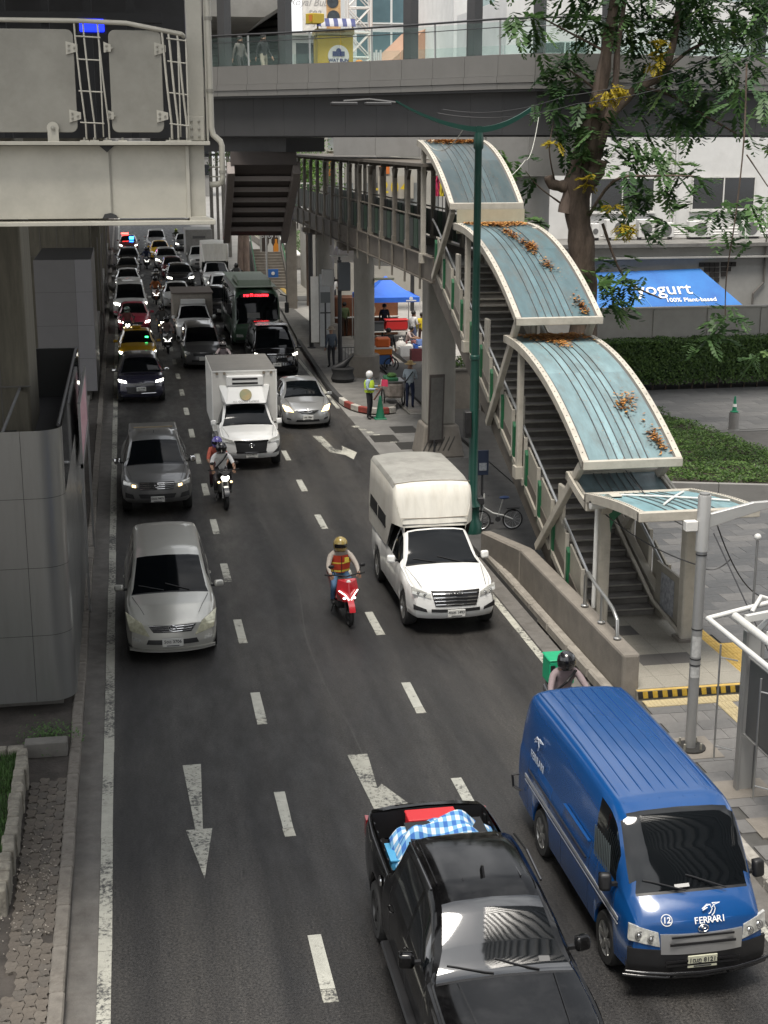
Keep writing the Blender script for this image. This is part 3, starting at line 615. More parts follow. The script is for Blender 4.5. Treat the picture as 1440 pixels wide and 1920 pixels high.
# stair flight hanging below the skywalk at the left
fl = thing('covered_escalator', 'dark brown covered escalator descending from the skywalk over the far road', 'escalator', (0,0,0))
BRN = mat('brown_steel', (.10,.085,.08), .5, var=.15, scale=2)
tl_,tr_ = atY(432,284,57),atY(556,284,57); bl_,br_ = atY(424,420,64),atY(532,420,64)
mb = MB(); mb.add([tl_,tr_,br_,bl_,tl_-Vector((0,0,.5)),tr_-Vector((0,0,.5)),br_-Vector((0,0,.5)),bl_-Vector((0,0,.5))],[(0,1,2,3),(4,7,6,5),(0,4,5,1),(1,5,6,2),(2,6,7,3),(3,7,4,0)]); mb.build('roof_deck', BRN, fl)
for a,b in ((tl_,bl_),(tr_,br_)): MB().beam(a+Vector((0,0,-.62)),b+Vector((0,0,-.62)),.30,.50).build('stringer', mat('brown_steel_pale', (.30,.265,.25), .5, var=.1), fl, bevel=.02)
for k in range(1,7):
    t = k/7; a = tl_.lerp(bl_,t); b = tr_.lerp(br_,t); MB().beam(a+Vector((.15,0,-.60)),b+Vector((-.15,0,-.60)),.30,.20).build('cross_rib', mat('brown_steel_pale', (.30,.265,.25)), fl, bevel=.01)
# dark station link with louvres at the upper left
lk = thing('station_link', 'dark louvred station wall behind the two people on the skywalk', 'wall', (0,0,0))
LOU = mat('louvre_grey', (.085,.085,.083), .5, .2, var=.1, scale=2)
p0,p1 = atY(388,0,76),atY(535,0,70)
for k in range(16):
    z = 11.9+k*.36; MB().beam((p0.x,p0.y,z),(p1.x,p1.y,z),.14,.25).build('louvre', LOU, lk)
MB().beam((p0.x-.3,p0.y+.5,14.6),(p1.x+.1,p1.y+.5,14.6),.1,6).build('backing', DARKST, lk)
for px,Y in ((392,74),(462,72),(540,70)):
    q = atY(px,80,Y); MB().box(q.x-.12,Y-.35,11.7,q.x+.12,Y-.1,18).build('pilaster', DARKST, lk)
gs = thing('green_sign', 'dark green rectangular hanging sign at the left end of the skywalk', 'sign', (0,0,0)); a,b = atY(388,14,64),atY(446,42,64)
MB().box(a.x,63.9,b.z,b.x,64.05,a.z).build('sign_board', mat('sign_green', (.006,.045,.022), .5), gs, bevel=.01)
for q in (.2,.8): MB().box(a.x+(b.x-a.x)*q-.03,63.95,a.z,a.x+(b.x-a.x)*q+.03,64.0,a.z+1.6).build('hanger', DARKST, gs)
# kiosk on the skywalk
ka,kb_ = atY(597,124,57.6),atY(664,124,57.6); kw = kb_.x-ka.x
ks = thing('food_kiosk', 'yellow food kiosk with striped awning and round badge on the skywalk', 'kiosk', ((ka.x+kb_.x)/2,57.8,11.95))
KY = mat('kiosk_yellow', (.46,.33,.03), .5, var=.1, scale=2); NAVY = mat('kiosk_navy', (.02,.03,.12), .6); WHT = mat('white_board', (.62,.61,.58), .6, var=.06)
MB().box(-kw/2,0,.0,kw/2,1.2,1.75).build('counter', KY, ks, bevel=.03)
MB().box(-kw/2-.05,-.02,1.78,kw/2+.05,1.2,2.0).build('header_board', mat('kiosk_cream', (.42,.36,.2), .5), ks)
lettering('BAKED & FRESH', .11, mat('brown_print', (.12,.07,.03), .6), ks, (0,-.024,1.89))
ns = 9
for k in range(ns):
    x0 = -kw/2-.06+(kw+.12)*k/ns; x1 = -kw/2-.06+(kw+.12)*(k+1)/ns
    MB().grid([[(x0,-.32*math.sin(t*1.4),2.36-.32*t+.02),(x1,-.32*math.sin(t*1.4),2.36-.32*t+.02)] for t in (0,.25,.5,.75,1)]).build('awning_stripe', NAVY if k % 2 == 0 else mat('awning_grey', (.36,.36,.38), .7), ks, solid=.01)
for x in (-kw/2+.02,kw/2-.02): MB().box(x-.03,.0,1.75,x+.03,.06,2.4).build('post', KY, ks)
bd = MB().lathe([(.0,0),(.42,0),(.42,.02),(0,.02)],28,(.12,-.005,.98),Matrix.Rotation(R(90),3,'X')).build('badge', WHT, ks)
MB().box(-.12,-.045,.98,.36,-.03,1.16).build('badge_mark', NAVY, bd); MB().lathe([(.1,0),(.1,.012)],16,(.12,-.032,1.18),Matrix.Rotation(R(90),3,'X')).build('badge_mark', NAVY, bd)
lettering('WAT BUN', .17, NAVY, bd, (.12,-.03,.82), bold=.006); MB().box(-.1,-.04,.63,.34,-.03,.70).build('badge_mark', mat('badge_blue', (.2,.3,.5), .6), bd)
mb = MB().cbox((-kw/2-.1,-.1,2.35),(.55,.5,.38),0,(0,0,.5)); sg_ = mb.build('top_sign', KY, ks, bevel=.02); MB().cbox((-kw/2-.2,-.36,2.35),(.42,.02,.24),0,(0,0,.5)).build('sign_face', mat('sign_orange', (.55,.18,.03), .5), sg_)
# banners leaning inside the railing
for i,(px0,px1,c,l_) in enumerate(((668,682,(.55,.22,.02),'small orange litter bin beside the yellow kiosk'),(702,718,(.55,.55,.53),'white folded crowd barrier right of the yellow kiosk'),(552,572,(.35,.38,.37),'pale folded plastic sheet left of the yellow kiosk'))):
    a,b = atY(px0,118,57),atY(px1,118,57); t = thing('litter_bin' if i==0 else 'folded_banner', l_, 'bin' if i==0 else 'banner', ((a.x+b.x)/2,60.6 if i==2 else 57.2,11.95)); w_=(b.x-a.x)
    MB().lathe([(w_*.42,0),(w_*.5,.75),(w_*.42,.8),(w_*.2,.82)],14).build('body', mat('bin_c_%d'%i, c, .5), t, smooth=40) if i==0 else [MB().box(-w_/2+w_*k/4,0,0,-w_/2+w_*(k+.8)/4,.06,1.1+.1*(k%2)).build('panel', mat('bin_c_%d'%i, c, .5), t) for k in range(4)]

# ------------------------------------------------------------------ elevated walkway over the island
WK = mat('walkway_steel', (.20,.18,.15), .5, var=.15, scale=3, dirt=.5, dscale=2.2, dcol=(.09,.075,.06))
WKD = mat('walkway_beam', (.12,.105,.088), .6, var=.2, scale=2, dirt=.7, dscale=1.6, dcol=(.05,.042,.035))
GRN = mat('green_paint', (.012,.11,.045), .45, var=.15, scale=4, dirt=.3, dscale=3)
wk = thing('footbridge', 'covered steel footbridge with cream posts leading from the stairs along the island', 'footbridge', (0,0,0))
MB().box(8.80,40.8,6.05,10.55,76,6.2).build('floor_slab', CONC_D, wk)
for x in (8.72,10.5): MB().box(x,40.6,5.75,x+.10,76,6.42).build('edge_beam', WKD, wk, bevel=.01); MB().box(x-.06,40.6,5.71,x+.16,76,5.748).build('beam_flange', WKD, wk); MB().box(x-.06,40.6,6.422,x+.16,76,6.45).build('beam_flange', WKD, wk)
ys = [42.2,44.6,46.8,49.2,51.6,54.0,56.4,58.8,61.2,63.6,66,68.4,70.8,73.2,75.6]
for y in ys:
    for x in (8.76,10.56):
        MB().box(x-.07,y-.09,6.45,x+.07,y+.09,8.85).build('post', WK, wk, bevel=.01)
        MB().box(x-.09,y-.13,6.45,x+.09,y+.13,6.7).build('post_foot', WK, wk)
        MB().prism([(y-.35,8.85),(y+.35,8.85),(y+.09,8.55),(y-.09,8.55)],'x',x-.05,x+.05).build('bracket', WKD, wk)
    MB().box(8.72,y-.06,8.86,10.6,y+.06,8.98).build('roof_rafter', WKD, wk)
    MB().box(8.64,y-.03,5.4,8.70,y+.03,6.4).build('drop_rod', WK, wk)
MB().box(8.5,41.0,8.99,10.8,76.5,9.08).build('roof_sheet', WKD, wk)
for y0,y1 in zip(ys,ys[1:]):
    for x in (8.78,10.54):
        n_ = 3
        for k in range(n_):
            ya = y0+.16+(y1-y0-.3)*k/n_; MB().box(x-.02,ya,6.55,x+.02,ya+(y1-y0-.3)/n_-.12,7.42).build('infill_panel', mat('infill_dark', (.04,.045,.04), .5, var=.2) if k != 1 else mat('infill_green', (.02,.05,.03), .5, var=.2), wk)
        MB().tube([(x,y0+.09,7.52),(x,y1-.09,7.52)],.03,6).build('handrail', WK, wk)
def rcol(x, y, r, rb, h, label):
    c = thing('footbridge_column', label, 'column', (x,y,0), group='round footbridge columns')
    MB().lathe([(r,1.05),(r,h)],24).build('shaft', mat('column_concrete', (.28,.265,.235), .8, var=.15, scale=2, stretch=(1,1,.4), bump=.15, bscale=12, dirt=.5, dscale=1.3, dcol=(.13,.12,.1)), c, smooth=40)
    MB().lathe([(rb,.1),(rb,1.02),(rb-.04,1.06),(r,1.07)],24).build('plinth', CONC, c, smooth=40)
    for s_ in (-1,1): MB().prism([(-1.05*s_,h+.5),(-.35*s_,h),(.35*s_,h),(.35*s_,h+.5)],'y',-.12,.12).build('crosshead', WKD, c)
    MB().box(-1.1,-.3,h+.0,1.1,.3,h+.2).build('cap_plate', WKD, c); MB().box(-.95,-.45,h-.12,.95,.45,h+.01).build('cap_ring', WKD, c)
rcol(9.68,58.6,.43,.64,5.5,'round concrete footbridge column nearest the traffic officer')
rcol(9.5,69.0,.43,.6,5.5,'second round footbridge column behind the white sign board')
sc = thing('stair_column', 'square concrete column with flared base under the top of the stairs', 'column', (9.58,43.6,0))
MB().box(-.46,-.46,1.0,.46,.46,5.6).build('shaft', mat('column_concrete', (.28,.265,.235)), sc, bevel=.08, segs=2)
MB().add([(-.72,-.72,0),(.72,-.72,0),(.72,.72,0),(-.72,.72,0),(-.55,-.55,1.02),(.55,-.55,1.02),(.55,.55,1.02),(-.55,.55,1.02)],[(0,3,2,1),(4,5,6,7),(0,1,5,4),(1,2,6,5),(2,3,7,6),(3,0,4,7)]).build('base', CONC, sc, bevel=.05, segs=2)
for k in range(6): MB().cbox((-.5+.16*k,-.69+.05,.45),(.045,.02,.5),0,(R(-9.5),.5,0)).build('hazard_bar', mat('faded_hazard', (.06,.055,.05), .8), sc)
nb_ = thing('notice_board', 'leaning dark framed board on the stair column', 'board', (9.35,42.85,.0)); MB().cbox((0,0,1.6),(.5,.05,2.2),0,(R(4),0,.12)).build('board', mat('board_brown', (.06,.05,.045), .6), nb_, bevel=.01); MB().cbox((0,-.04,1.6),(.40,.01,2.0),0,(R(4),0,.12)).build('sheet', mat('board_grey', (.10,.095,.088), .6, var=.2), nb_); MB().tube([(-.05,0,.02),(-.05,0,.6)],.025,8).build('leg', DARKST, nb_)

# ------------------------------------------------------------------ covered stairs
CRM = mat('stair_cream', (.45,.42,.36), .5, var=.12, scale=3, dirt=.45, dscale=2.2, dcol=(.17,.15,.12))
CRMP = mat('stair_cream_panel', (.30,.28,.235), .55, var=.12, scale=3, dirt=.4, dscale=2.0, dcol=(.17,.15,.12))
STP = mat('stair_tread', (.115,.108,.098), .8, var=.25, scale=4, bump=.2, bscale=40, dirt=.5, dscale=3); STR_ = mat('stair_riser', (.17,.16,.145), .8, var=.2, scale=4)
stair = thing('covered_staircase', 'covered steel staircase with cream frame rising from the pavement to the footbridge', 'staircase', (0,0,0))
Y0,Z0,NS = 26.3,.29,40; RUN = (40.7-Y0)/NS; RISE = (6.2-Z0)/NS
def zs(y): return Z0+(y-Y0)/RUN*RISE
for k in range(NS):
    y = Y0+k*RUN; z = Z0+(k+1)*RISE
    s_ = MB().box(9.0,y,z-.05,10.35,y+RUN+.02,z).build('step', STP, stair); MB().box(9.0,y+.012,z-RISE-.01,10.35,y+.03,z-.052).build('riser', STR_, s_)
    MB().box(9.0,y-.012,z-.03,10.35,y-.001,z+.003).build('nosing', mat('nosing_pale', (.30,.285,.25), .6, var=.2), s_)
for x in (8.78,10.40):
    MB().prism([(Y0-.35,.28),(Y0-.35,zs(Y0)+.25),(40.7,6.45),(41.2,6.45),(41.2,5.72),(40.2,5.30),(28.2,.55),(27.4,.10),(27.0,.10)],'x',x,x+.16).build('stringer', WKD if x < 9 else CRMP, stair, bevel=.01)
    for k in range(13):   # stepped cream panels and green infills along the railing
        ya = Y0-.1+k*1.1; za = zs(ya)
        xo = x-.035 if x < 9 else x+.17
        MB().prism([(ya+.05,za+.28),(ya+.98,za+.28+.41*.93),(ya+.98,za+1.0+.41*.93),(ya+.05,za+1.0)],'x',xo+.05,xo+.09).build('railing_panel', CRMP, stair)
        MB().beam((xo+.03,ya+.02,za+.02),(xo+.03,ya+.02,za+1.12),.07,.07).build('baluster', CRM, stair)
        if x < 9:
            MB().prism([(ya+.1,za-.02),(ya+1.0,za+.35),(ya+1.0,za+.50),(ya+.1,za+.13)],'x',x-.05,x-.005).build('skirt_panel', CRMP, stair)
            MB().prism([(ya+.94,za+.28),(ya+1.06,za+.36),(ya+1.06,za+1.3),(ya+.94,za+1.2)],'x',x-.04,x+.03).build('green_fin', GRN, stair)
            if k%3 == 1: MB().box(x+.02,ya+.5,za+1.1,x+.1,ya+.85,za+2.0).build('light_box', CRM, stair, bevel=.02)
    MB().tube([(x+.08,Y0-.3,zs(Y0)+.95),(x+.08,40.7,zs(40.7)+1.1),(x+.08,41.3,7.5)],.032,8).build('handrail', mat('stainless', (.42,.42,.41)), stair)
# lower guard panel with notice at the right side of the foot
MB().box(10.36,24.9,.45,10.41,26.3,1.45).build('guard_panel', CRMP, stair); MB().box(10.352,25.3,.55,10.358,26.0,1.3).build('notice_sheet', mat('notice', (.30,.31,.33), .6, var=.5, scale=9), stair); MB().box(10.34,24.62,.3,10.43,24.86,1.7).build('green_fin', GRN, stair)
MB().tube([(10.30,24.7,.42),(10.30,26.3,.62),(10.30,30,2.2)],.04,8).build('kick_rail', CRM, stair)
# canopies
TEAL = [mat('canopy_glass_%d' % i, c, .18, var=.18, scale=3, spec=.5, dirt=.55, dscale=2.2, dcol=(.10,.105,.098)) for i,c in enumerate(((.155,.30,.33),(.135,.25,.28),(.18,.345,.37)))]
TEALS = []
for ci,bc in enumerate(((.058,.085,.092),(.095,.155,.172),(.185,.275,.295),(.15,.21,.225),(.20,.35,.385))):
    TEALS.append([mat('canopy_glazing_%d_%d' % (ci,i), tuple(c*k_ for c in bc), .34, var=.2, scale=2.5, dirt=.75, dscale=1.3, dcol=(.105,.095,.080), stretch=(2.2,.6,.6), spec=.35) for i,k_ in enumerate((1,.85,1.12))])
LEAF_D = [mat('dry_leaf_%d' % i, c, .8, var=.3, scale=30) for i,c in enumerate(((.40,.17,.035),(.26,.10,.025),(.48,.25,.06)))]
def canopy(idx, xl, xr, prof, lip=.10):
    """barrel canopy: prof(t) -> (y, z), t 0 at the top end"""
    cn = MB(); N = 14; T = [k/N for k in range(N+1)]
    P = [prof(t) for t in T]

    base = MB().grid([[(xl+.12,y,z),(xr-.12,y,z)] for y,z in P]).build('canopy', mat('canopy_under', (.10,.10,.098), .6), stair, solid=.02)
    FRC = (0,.23,.33,.42,.51,.60,.69,1.0); TL = TEALS[idx]
    for j in range(7):
        w_ = (xr-xl-.3)*(FRC[j+1]-FRC[j]); xa = xl+.15+(xr-xl-.3)*FRC[j]
        for h_ in range(2):
            seg = P[h_*N//2:(h_+1)*N//2+1]
            MB().grid([[(xa+.012,y,z+.02),(xa+w_-.012,y,z+.02)] for y,z in seg]).build('glazing_strip', TL[(j*2+h_)%3], base, smooth=60)
        if 0 < j < 7: MB().tube([(xa,y,z+.028) for y,z in P],.012,5).build('glazing_bar', mat('bar_slate', (.085,.10,.105), .5, var=.3, scale=3), base)
    for xx in (xl,xr-.12):
        rows = [[(xx,y,z-.11),(xx,y,z+.06),(xx+.12,y,z+.06),(xx+.12,y,z-.11),(xx,y,z-.11)] for y,z in P]
        MB().grid(rows).build('side_beam', CRM, base, smooth=35)
        mb = MB()
        for k in range(0,len(P)*2-2):
            t = k/(2*N); y,z = prof(t); mb.lathe([(.014,0),(.014,.012),(0,.016)],6,(xx+.06,y,z+.058))
        mb.build('bolt_row', BOLT, base)
    for (y,z) in (P[0],P[-1]): MB().box(xl,y-.06,z-.12,xr,y+.06,z+.055).build('end_beam', CRM, base, bevel=.012)
    mb = MB()                                   # fallen leaves caught on the glazing
    for cl in range(14 if idx in (1,2) else 3):
        t0 = .04+random.random()**1.5*.9; xc = xl+.75+random.random()*.25+t0*.8 if cl > 2 else xl+.75+.42*cl; n_ = 460 if cl < 3 else random.randint(40,130)
        if cl < 3: t0 = .06
        for _ in range(n_):
            t = min(.99,max(.01,random.gauss(t0,.04 if cl<3 else .028))); y,z = prof(t); x = random.gauss(xc,.30 if cl<3 else .065); s_ = random.uniform(.03,.07); a = random.random()*6.28
            if not xl+.2 < x < xr-.2: continue
            zz = z+.045+random.random()*.03; mb.add([(x,y,zz),(x+s_*math.cos(a),y+s_*math.sin(a),zz+.01),(x+s_*1.6*math.cos(a+.5),y+s_*1.6*math.sin(a+.5),zz+.02),(x+s_*math.cos(a+1),y+s_*math.sin(a+1),zz+.012)],[(0,1,2,3)],random.randint(0,2))
    for _ in range(500):
        t = random.random(); y,z = prof(t); x = random.uniform(xl+.4,xr-.4); s_ = random.uniform(.012,.03); a = random.random()*6.28; zz = z+.04; mb.add([(x,y,zz),(x+s_*math.cos(a),y+s_*math.sin(a),zz+.006),(x+s_*1.6*math.cos(a+.5),y+s_*1.6*math.sin(a+.5),zz+.01)],[(0,1,2)],random.randint(0,2))
    if idx < 3: o = mb.build('dry_leaves', LEAF_D, base, fix=False); o['kind'] = 'stuff'
    return base
def arc(ya,za,yb,zb,bow):
    def f(t):
        y = ya+(yb-ya)*t; z = za+(zb-za)*t+bow*4*t*(1-t); return (y,z)
    return f
XL,XR = 8.58,10.62
canopy(0,XL,XR,arc(42.3,9.68,37.9,8.05,.30)); canopy(1,XL,XR,arc(37.4,7.55,31.0,5.80,.46)); canopy(2,XL,XR,arc(32.0,5.28,25.9,3.62,.44))
canopy(3,XL,XR-.02,arc(26.9,3.18,25.65,2.86,-.02)); 
def ent(t): y = 25.7+(22.75-25.7)*t; return (y, 3.02+.40*math.sin(t*1.25))
canopy(4,XL,XR+.2,ent)
# white cross brace lying on the entrance canopy
for a,b in (((9.1,25.1),(10.6,23.5)),((10.4,25.2),(9.3,23.4))): MB().tube([(a[0]+(b[0]-a[0])*k/6,a[1]+(b[1]-a[1])*k/6,ent((25.7-(a[1]+(b[1]-a[1])*k/6))/2.95)[1]+.05) for k in range(7)],.022,6).build('roof_brace', mat('white_paint', (.66,.66,.63), .5, dirt=.2), stair)
# frame posts: vertical at the upper end, raked at the lower end
for (yt,zt,yb,zb,yv,zv) in ((38.0,7.9,40.4,5.9,41.9,9.5),(31.3,5.7,33.8,2.9,36.2,7.55),(26.3,3.5,29.2,1.0,30.9,5.25)):
    for x in (8.70,10.48):
        MB().beam((x,yt,zt),(x,yb,zb),.13,.17,0,(0,1,0)).build('raked_post', CRM, stair, bevel=.012)
        MB().beam((x,yv,zs(yv) if yv < 40.7 else 6.4),(x,yv,zv),.13,.16,0,(0,1,0)).build('post', CRM, stair, bevel=.012)
        MB().box(x-.11,yv-.14,zs(min(yv,40.7))-.0,x+.11,yv+.14,zs(min(yv,40.7))+.28).build('post_foot', CRM, stair)
for y,z in ((36.2,7.5),(30.9,5.2),(41.9,9.45)): MB().box(8.72,y-.05,z-.16,10.6,y+.05,z-.02).build('cross_beam', CRMP, stair)
MB().box(8.7,37.5,7.32,10.55,37.55,7.95).build('gable_sheet', mat('gable_cream', (.36,.345,.26), .6, var=.08), stair)
# entrance portal
for (x,y,w) in ((8.93,25.55,.25),(10.42,24.75,.30)):
    MB().box(x-w/2,y-.14,.29,x+w/2,y+.14,2.75).build('entrance_post', CRM, stair, bevel=.04, segs=2); MB().box(x-w/2-.06,y-.2,.285,x+w/2+.06,y+.2,.36).build('post_base', CONC, stair, bevel=.01)
    MB().prism([(y-.14,2.72),(y+.14,2.72),(y+.14,2.95),(y-.5,3.22),(y-.75,3.22),(y-.35,3.0)],'x',x-w/2+.02,x+w/2-.02).build('corbel', CRM, stair)
MB().beam((8.93,25.5,2.93),(10.42,24.75,2.93),.1,.16).build('portal_beam', GRN, stair)
mb = MB(); pts = []
for k in range(9): q = R(180-k*90/8); pts.append((.62+.5*math.cos(q), 2.35+.5*math.sin(q)))
d = Vector((10.42-8.93,24.75-25.5,0)).normalized()
MB().add([(8.93+d.x*a,25.46+d.y*a,b) for a,b in pts]+[(8.93+d.x*.05,25.46+d.y*.05,2.9),],[(i,i+1,9) for i in range(8)]).build('arch_infill', GRN, stair, solid=.04)
# downpipe with globe lamp by the left entrance post
lp = thing('portal_lamp', 'white tube lamp on a thin post beside the left entrance post', 'lamp', (8.72,25.35,.95)); MB().tube([(0,0,-.1),(0,0,1.9)],.04,10).build('post', mat('white_paint', (.66,.66,.63)), lp, smooth=50); MB().tube([(-.14,0,1.98),(.16,0,1.98)],.085,14).build('tube_lamp', mat('white_paint', (.66,.66,.63)), lp, smooth=40)
# ------------------------------------------------------------------ street furniture, right side
pw = thing('parapet_wall', 'grey concrete parapet wall with chamfered top between the road and the stairs', 'wall', (0,0,0))
MB().prism([(8.30,22.42),(8.62,22.42),(8.62,29.2),(8.30,29.2)],'z',0,.96).build('wall', CONC, pw, bevel=.05, segs=2)
MB().add([(8.30,29.22,0),(8.62,29.22,0),(8.34,31.9,0),(8.08,31.9,0),(8.30,29.22,.96),(8.62,29.22,.96),(8.34,31.9,.66),(8.08,31.9,.66)],[(0,3,2,1),(4,5,6,7),(0,1,5,4),(1,2,6,5),(2,3,7,6),(3,0,4,7)]).build('wall_end', CONC, pw, bevel=.04)
for k in range(7): MB().box(8.09,22.45+k*1.3,0,8.295,23.72+k*1.3,.24).build('plinth_block', mat('plinth_concrete', (.24,.22,.19), .85, var=.2, scale=5, bump=.3, bscale=30, dirt=.5, dscale=3), pw, bevel=.04)
SST = mat('stainless', (.42,.42,.41))
rl = thing('steel_guard_rail', 'curved stainless guard rail with three stub posts on the parapet wall', 'rail', (8.46,0,.98))
MB().tube([(0,25.1,.02),(0,25.1,.62),(0,24.95,.72),(0,24.5,.62),(0,23.9,.55),(0,23.5,.47),(0,23.25,.34),(0,23.2,.02)],.035,10).build('bent_tube', SST, rl, smooth=50)
MB().tube([(0,24.1,.02),(0,24.1,.58)],.035,10).build('stub_post', SST, rl, smooth=50)
for y in (25.1,24.1,23.2): MB().lathe([(.075,0),(.075,.02),(.05,.035)],12,(0,y,.0)).build('base_flange', SST, rl)
# green lamp post
LGRN = mat('lamp_green', (.005,.045,.033), .4, var=.12, scale=3, dirt=.2, dscale=3)
gl = thing('green_lamp_post', 'tall dark green street lamp with a gull-wing top arm beside the stairs', 'lamp post', (8.34,33.8,0))
MB().lathe([(.24,0),(.24,.35),(.17,.45),(.17,.75),(.2,.8),(.12,.95),(.11,4.5),(.125,4.52),(.125,4.6),(.10,4.62),(.085,9.5),(.12,9.55),(.12,9.75),(.1,9.9)],18).build('pole', LGRN, gl, smooth=35)
def wing(x0,z0,x1,z1,sag,h0,h1):
    rows=[]
    for k in range(13):
        t=k/12; x=x0+(x1-x0)*t; z=z0+(z1-z0)*t-sag*4*t*(1-t); h=h0+(h1-h0)*t; rows.append([(x,-.05,z-h),(x,-.05,z+.03),(x,.05,z+.03),(x,.05,z-h),(x,-.05,z-h)])
    return MB().grid(rows)
wing(0,10.0,-2.0,10.6,.12,.10,.01).build('wing_arm', LGRN, gl, smooth=40); wing(0,10.0,1.25,10.45,.10,.11,.07).build('wing_arm', LGRN, gl, smooth=40)
MB().box(-.06,-.06,9.7,.06,.06,10.05).build('arm_socket', LGRN, gl)
MB().tube([(-1.9,0,10.56),(-2.6,.1,10.64),(-3.2,.15,10.6)],.03,8).build('lamp_arm', mat('lamp_arm_grey', (.07,.07,.07), .5), gl)
for x in (-3.1,-2.3): MB().box(x-.42,-.1,10.5,x+.2,.14,10.58).build('lamp_head', mat('lamp_head', (.045,.045,.047), .4), gl, bevel=.02)
jb = thing('junction_box', 'small black equipment box clipped to the green lamp post', 'box', (8.18,33.66,0)); MB().box(-.13,-.1,2.6,.05,.1,3.25).build('case', mat('black_plastic', (.015,.015,.016), .5), jb, bevel=.02); MB().box(-.10,-.115,2.7,.02,-.101,3.1).build('lid', mat('black_plastic', (.015,.015,.016)), jb)
# grey steel pole with bracket
gp = thing('grey_pole', 'grey tubular steel pole with a white bracket arm on the pavement', 'pole', (8.67,20.15,.15))
PG = mat('pole_grey', (.30,.30,.295), .4, .4, var=.1, scale=2, dirt=.3, dscale=2)
MB().lathe([(.085,0),(.085,1.9),(.082,4.28)],18).build('shaft', PG, gp, smooth=40); MB().lathe([(.102,3.35),(.102,4.22),(.095,4.25),(0,4.26)],18).build('sleeve', mat('pole_pale', (.42,.42,.41), .4, .3, var=.06, scale=2), gp, smooth=40)
MB().lathe([(.25,0),(.25,.04)],18).build('base_flange', mat('cast_iron', (.05,.048,.045)), gp)
for a in range(4): MB().lathe([(.02,.04),(.02,.14),(0,.15)],8,(.19*math.cos(a*1.57+.7),.19*math.sin(a*1.57+.7),0)).build('anchor_bolt', BOLT, gp)
MB().box(-.42,-.42,-.02,.42,.42,.012).build('footing', CONC, gp)
for z in (1.45,1.55,2.05,3.28): MB().lathe([(.089,z),(.089,z+.02)],18).build('strap', mat('black_plastic', (.015,.015,.016)), gp)
for z0,z1 in ((1.25,1.43),(1.6,1.95)): MB().lathe([(.088,z0),(.088,z1)],10,a0=R(200),a1=R(310)).build('sticker', mat('sticker_grey', (.36,.36,.35), .6, var=.3, scale=12), gp)
MB().prism([(.08,3.72),(.10,3.95),(.8,4.10),(2.6,4.15),(2.6,4.10),(1.0,3.98)],'y',-.04,.04).build('bracket_arm', mat('pole_pale', (.42,.42,.41)), gp, bevel=.01)
MB().box(-.3,-.05,3.68,-.1,.08,3.84).build('connector_box', WHT, gp, bevel=.01)
# bus shelter
sh = thing('bus_shelter', 'white framed bus shelter with a dark advertising panel at the right edge', 'shelter', (8.86,18.6,.15))
WF = mat('shelter_white', (.58,.58,.56), .4, .1, var=.06, scale=2, dirt=.2, dscale=2); SG3 = mat('shelter_grey', (.30,.30,.295), .4, .4)
for y in (0,-1.25,-4.0):
    MB().box(-.10,y-.06,0,-.06,y+.06,2.55).build('post_flange', SG3, sh); MB().box(.16,y-.06,0,.20,y+.06,2.55).build('post_flange', SG3, sh); MB().box(-.058,y-.02,0,.158,y+.02,2.55).build('post_web', mat('pole_pale', (.42,.42,.41)), sh)
    MB().tube([(.05,y,2.5),(.3,y,2.75),(1.9,y-.1,2.95)],.05,8).build('rafter', WF, sh, smooth=50)
    MB().box(-.35,y-.3,-.02,.45,y+.3,.01).build('footing', CONC, sh)
MB().tube([(-.5,.45,2.62),(-.5,-5,2.62)],.042,8).build('front_rail', WF, sh, smooth=50); MB().tube([(-.18,.2,2.72),(-.18,-5,2.72)],.06,12).build('gutter_tube', WF, sh, smooth=50); MB().tube([(-.5,.45,2.62),(.5,.45,2.82),(2.2,.3,2.95)],.042,8).build('end_rail', WF, sh, smooth=50)
for k in range(4): MB().beam((-.15,-.1-.75*k,2.78),(2.0,.1-.75*k,2.98),.08,.1).build('roof_bar', WF, sh)
for y in (.25,-1.1): MB().tube([(.1,y,2.75),(.35,y+.25,2.9),(.6,y+.2,2.82),(.9,y+.1,2.95)],.035,8).build('curved_brace', WF, sh, smooth=50)
ap = MB().box(-.03,-1.22,.95,.03,-.08,2.15).build('ad_panel', mat('panel_grey', (.085,.087,.088), .35, var=.1), sh, bevel=.01); MB().box(-.06,-1.24,.93,.06,-.06,.945).build('panel_rail', SG3, ap); MB().box(-.06,-1.24,2.155,.06,-.06,2.17).build('panel_rail', SG3, ap)
for y,x in ((.42,-.28),(-1.0,-.28)):
    MB().tube([(x,y,.35),(x,y,2.2)],.016,8).build('guard_rod', SST, sh, smooth=50)
    for z in (.55,2.0): MB().tube([(x,y,z),(x+.2,y-.2,z)],.012,6).build('rod_stub', SST, sh)
bp_ = thing('ball_top_post', 'slim grey post with a small ball on top behind the bus shelter', 'post', (9.95,20.9,.15)); MB().tube([(0,0,0),(0,0,3.25)],.022,8).build('rod', SST, bp_, smooth=50); MB().sphere((0,0,3.3),.06).build('ball', WF, bp_, smooth=60); MB().lathe([(.07,0),(.07,.02)],10).build('base_flange', SST, bp_)
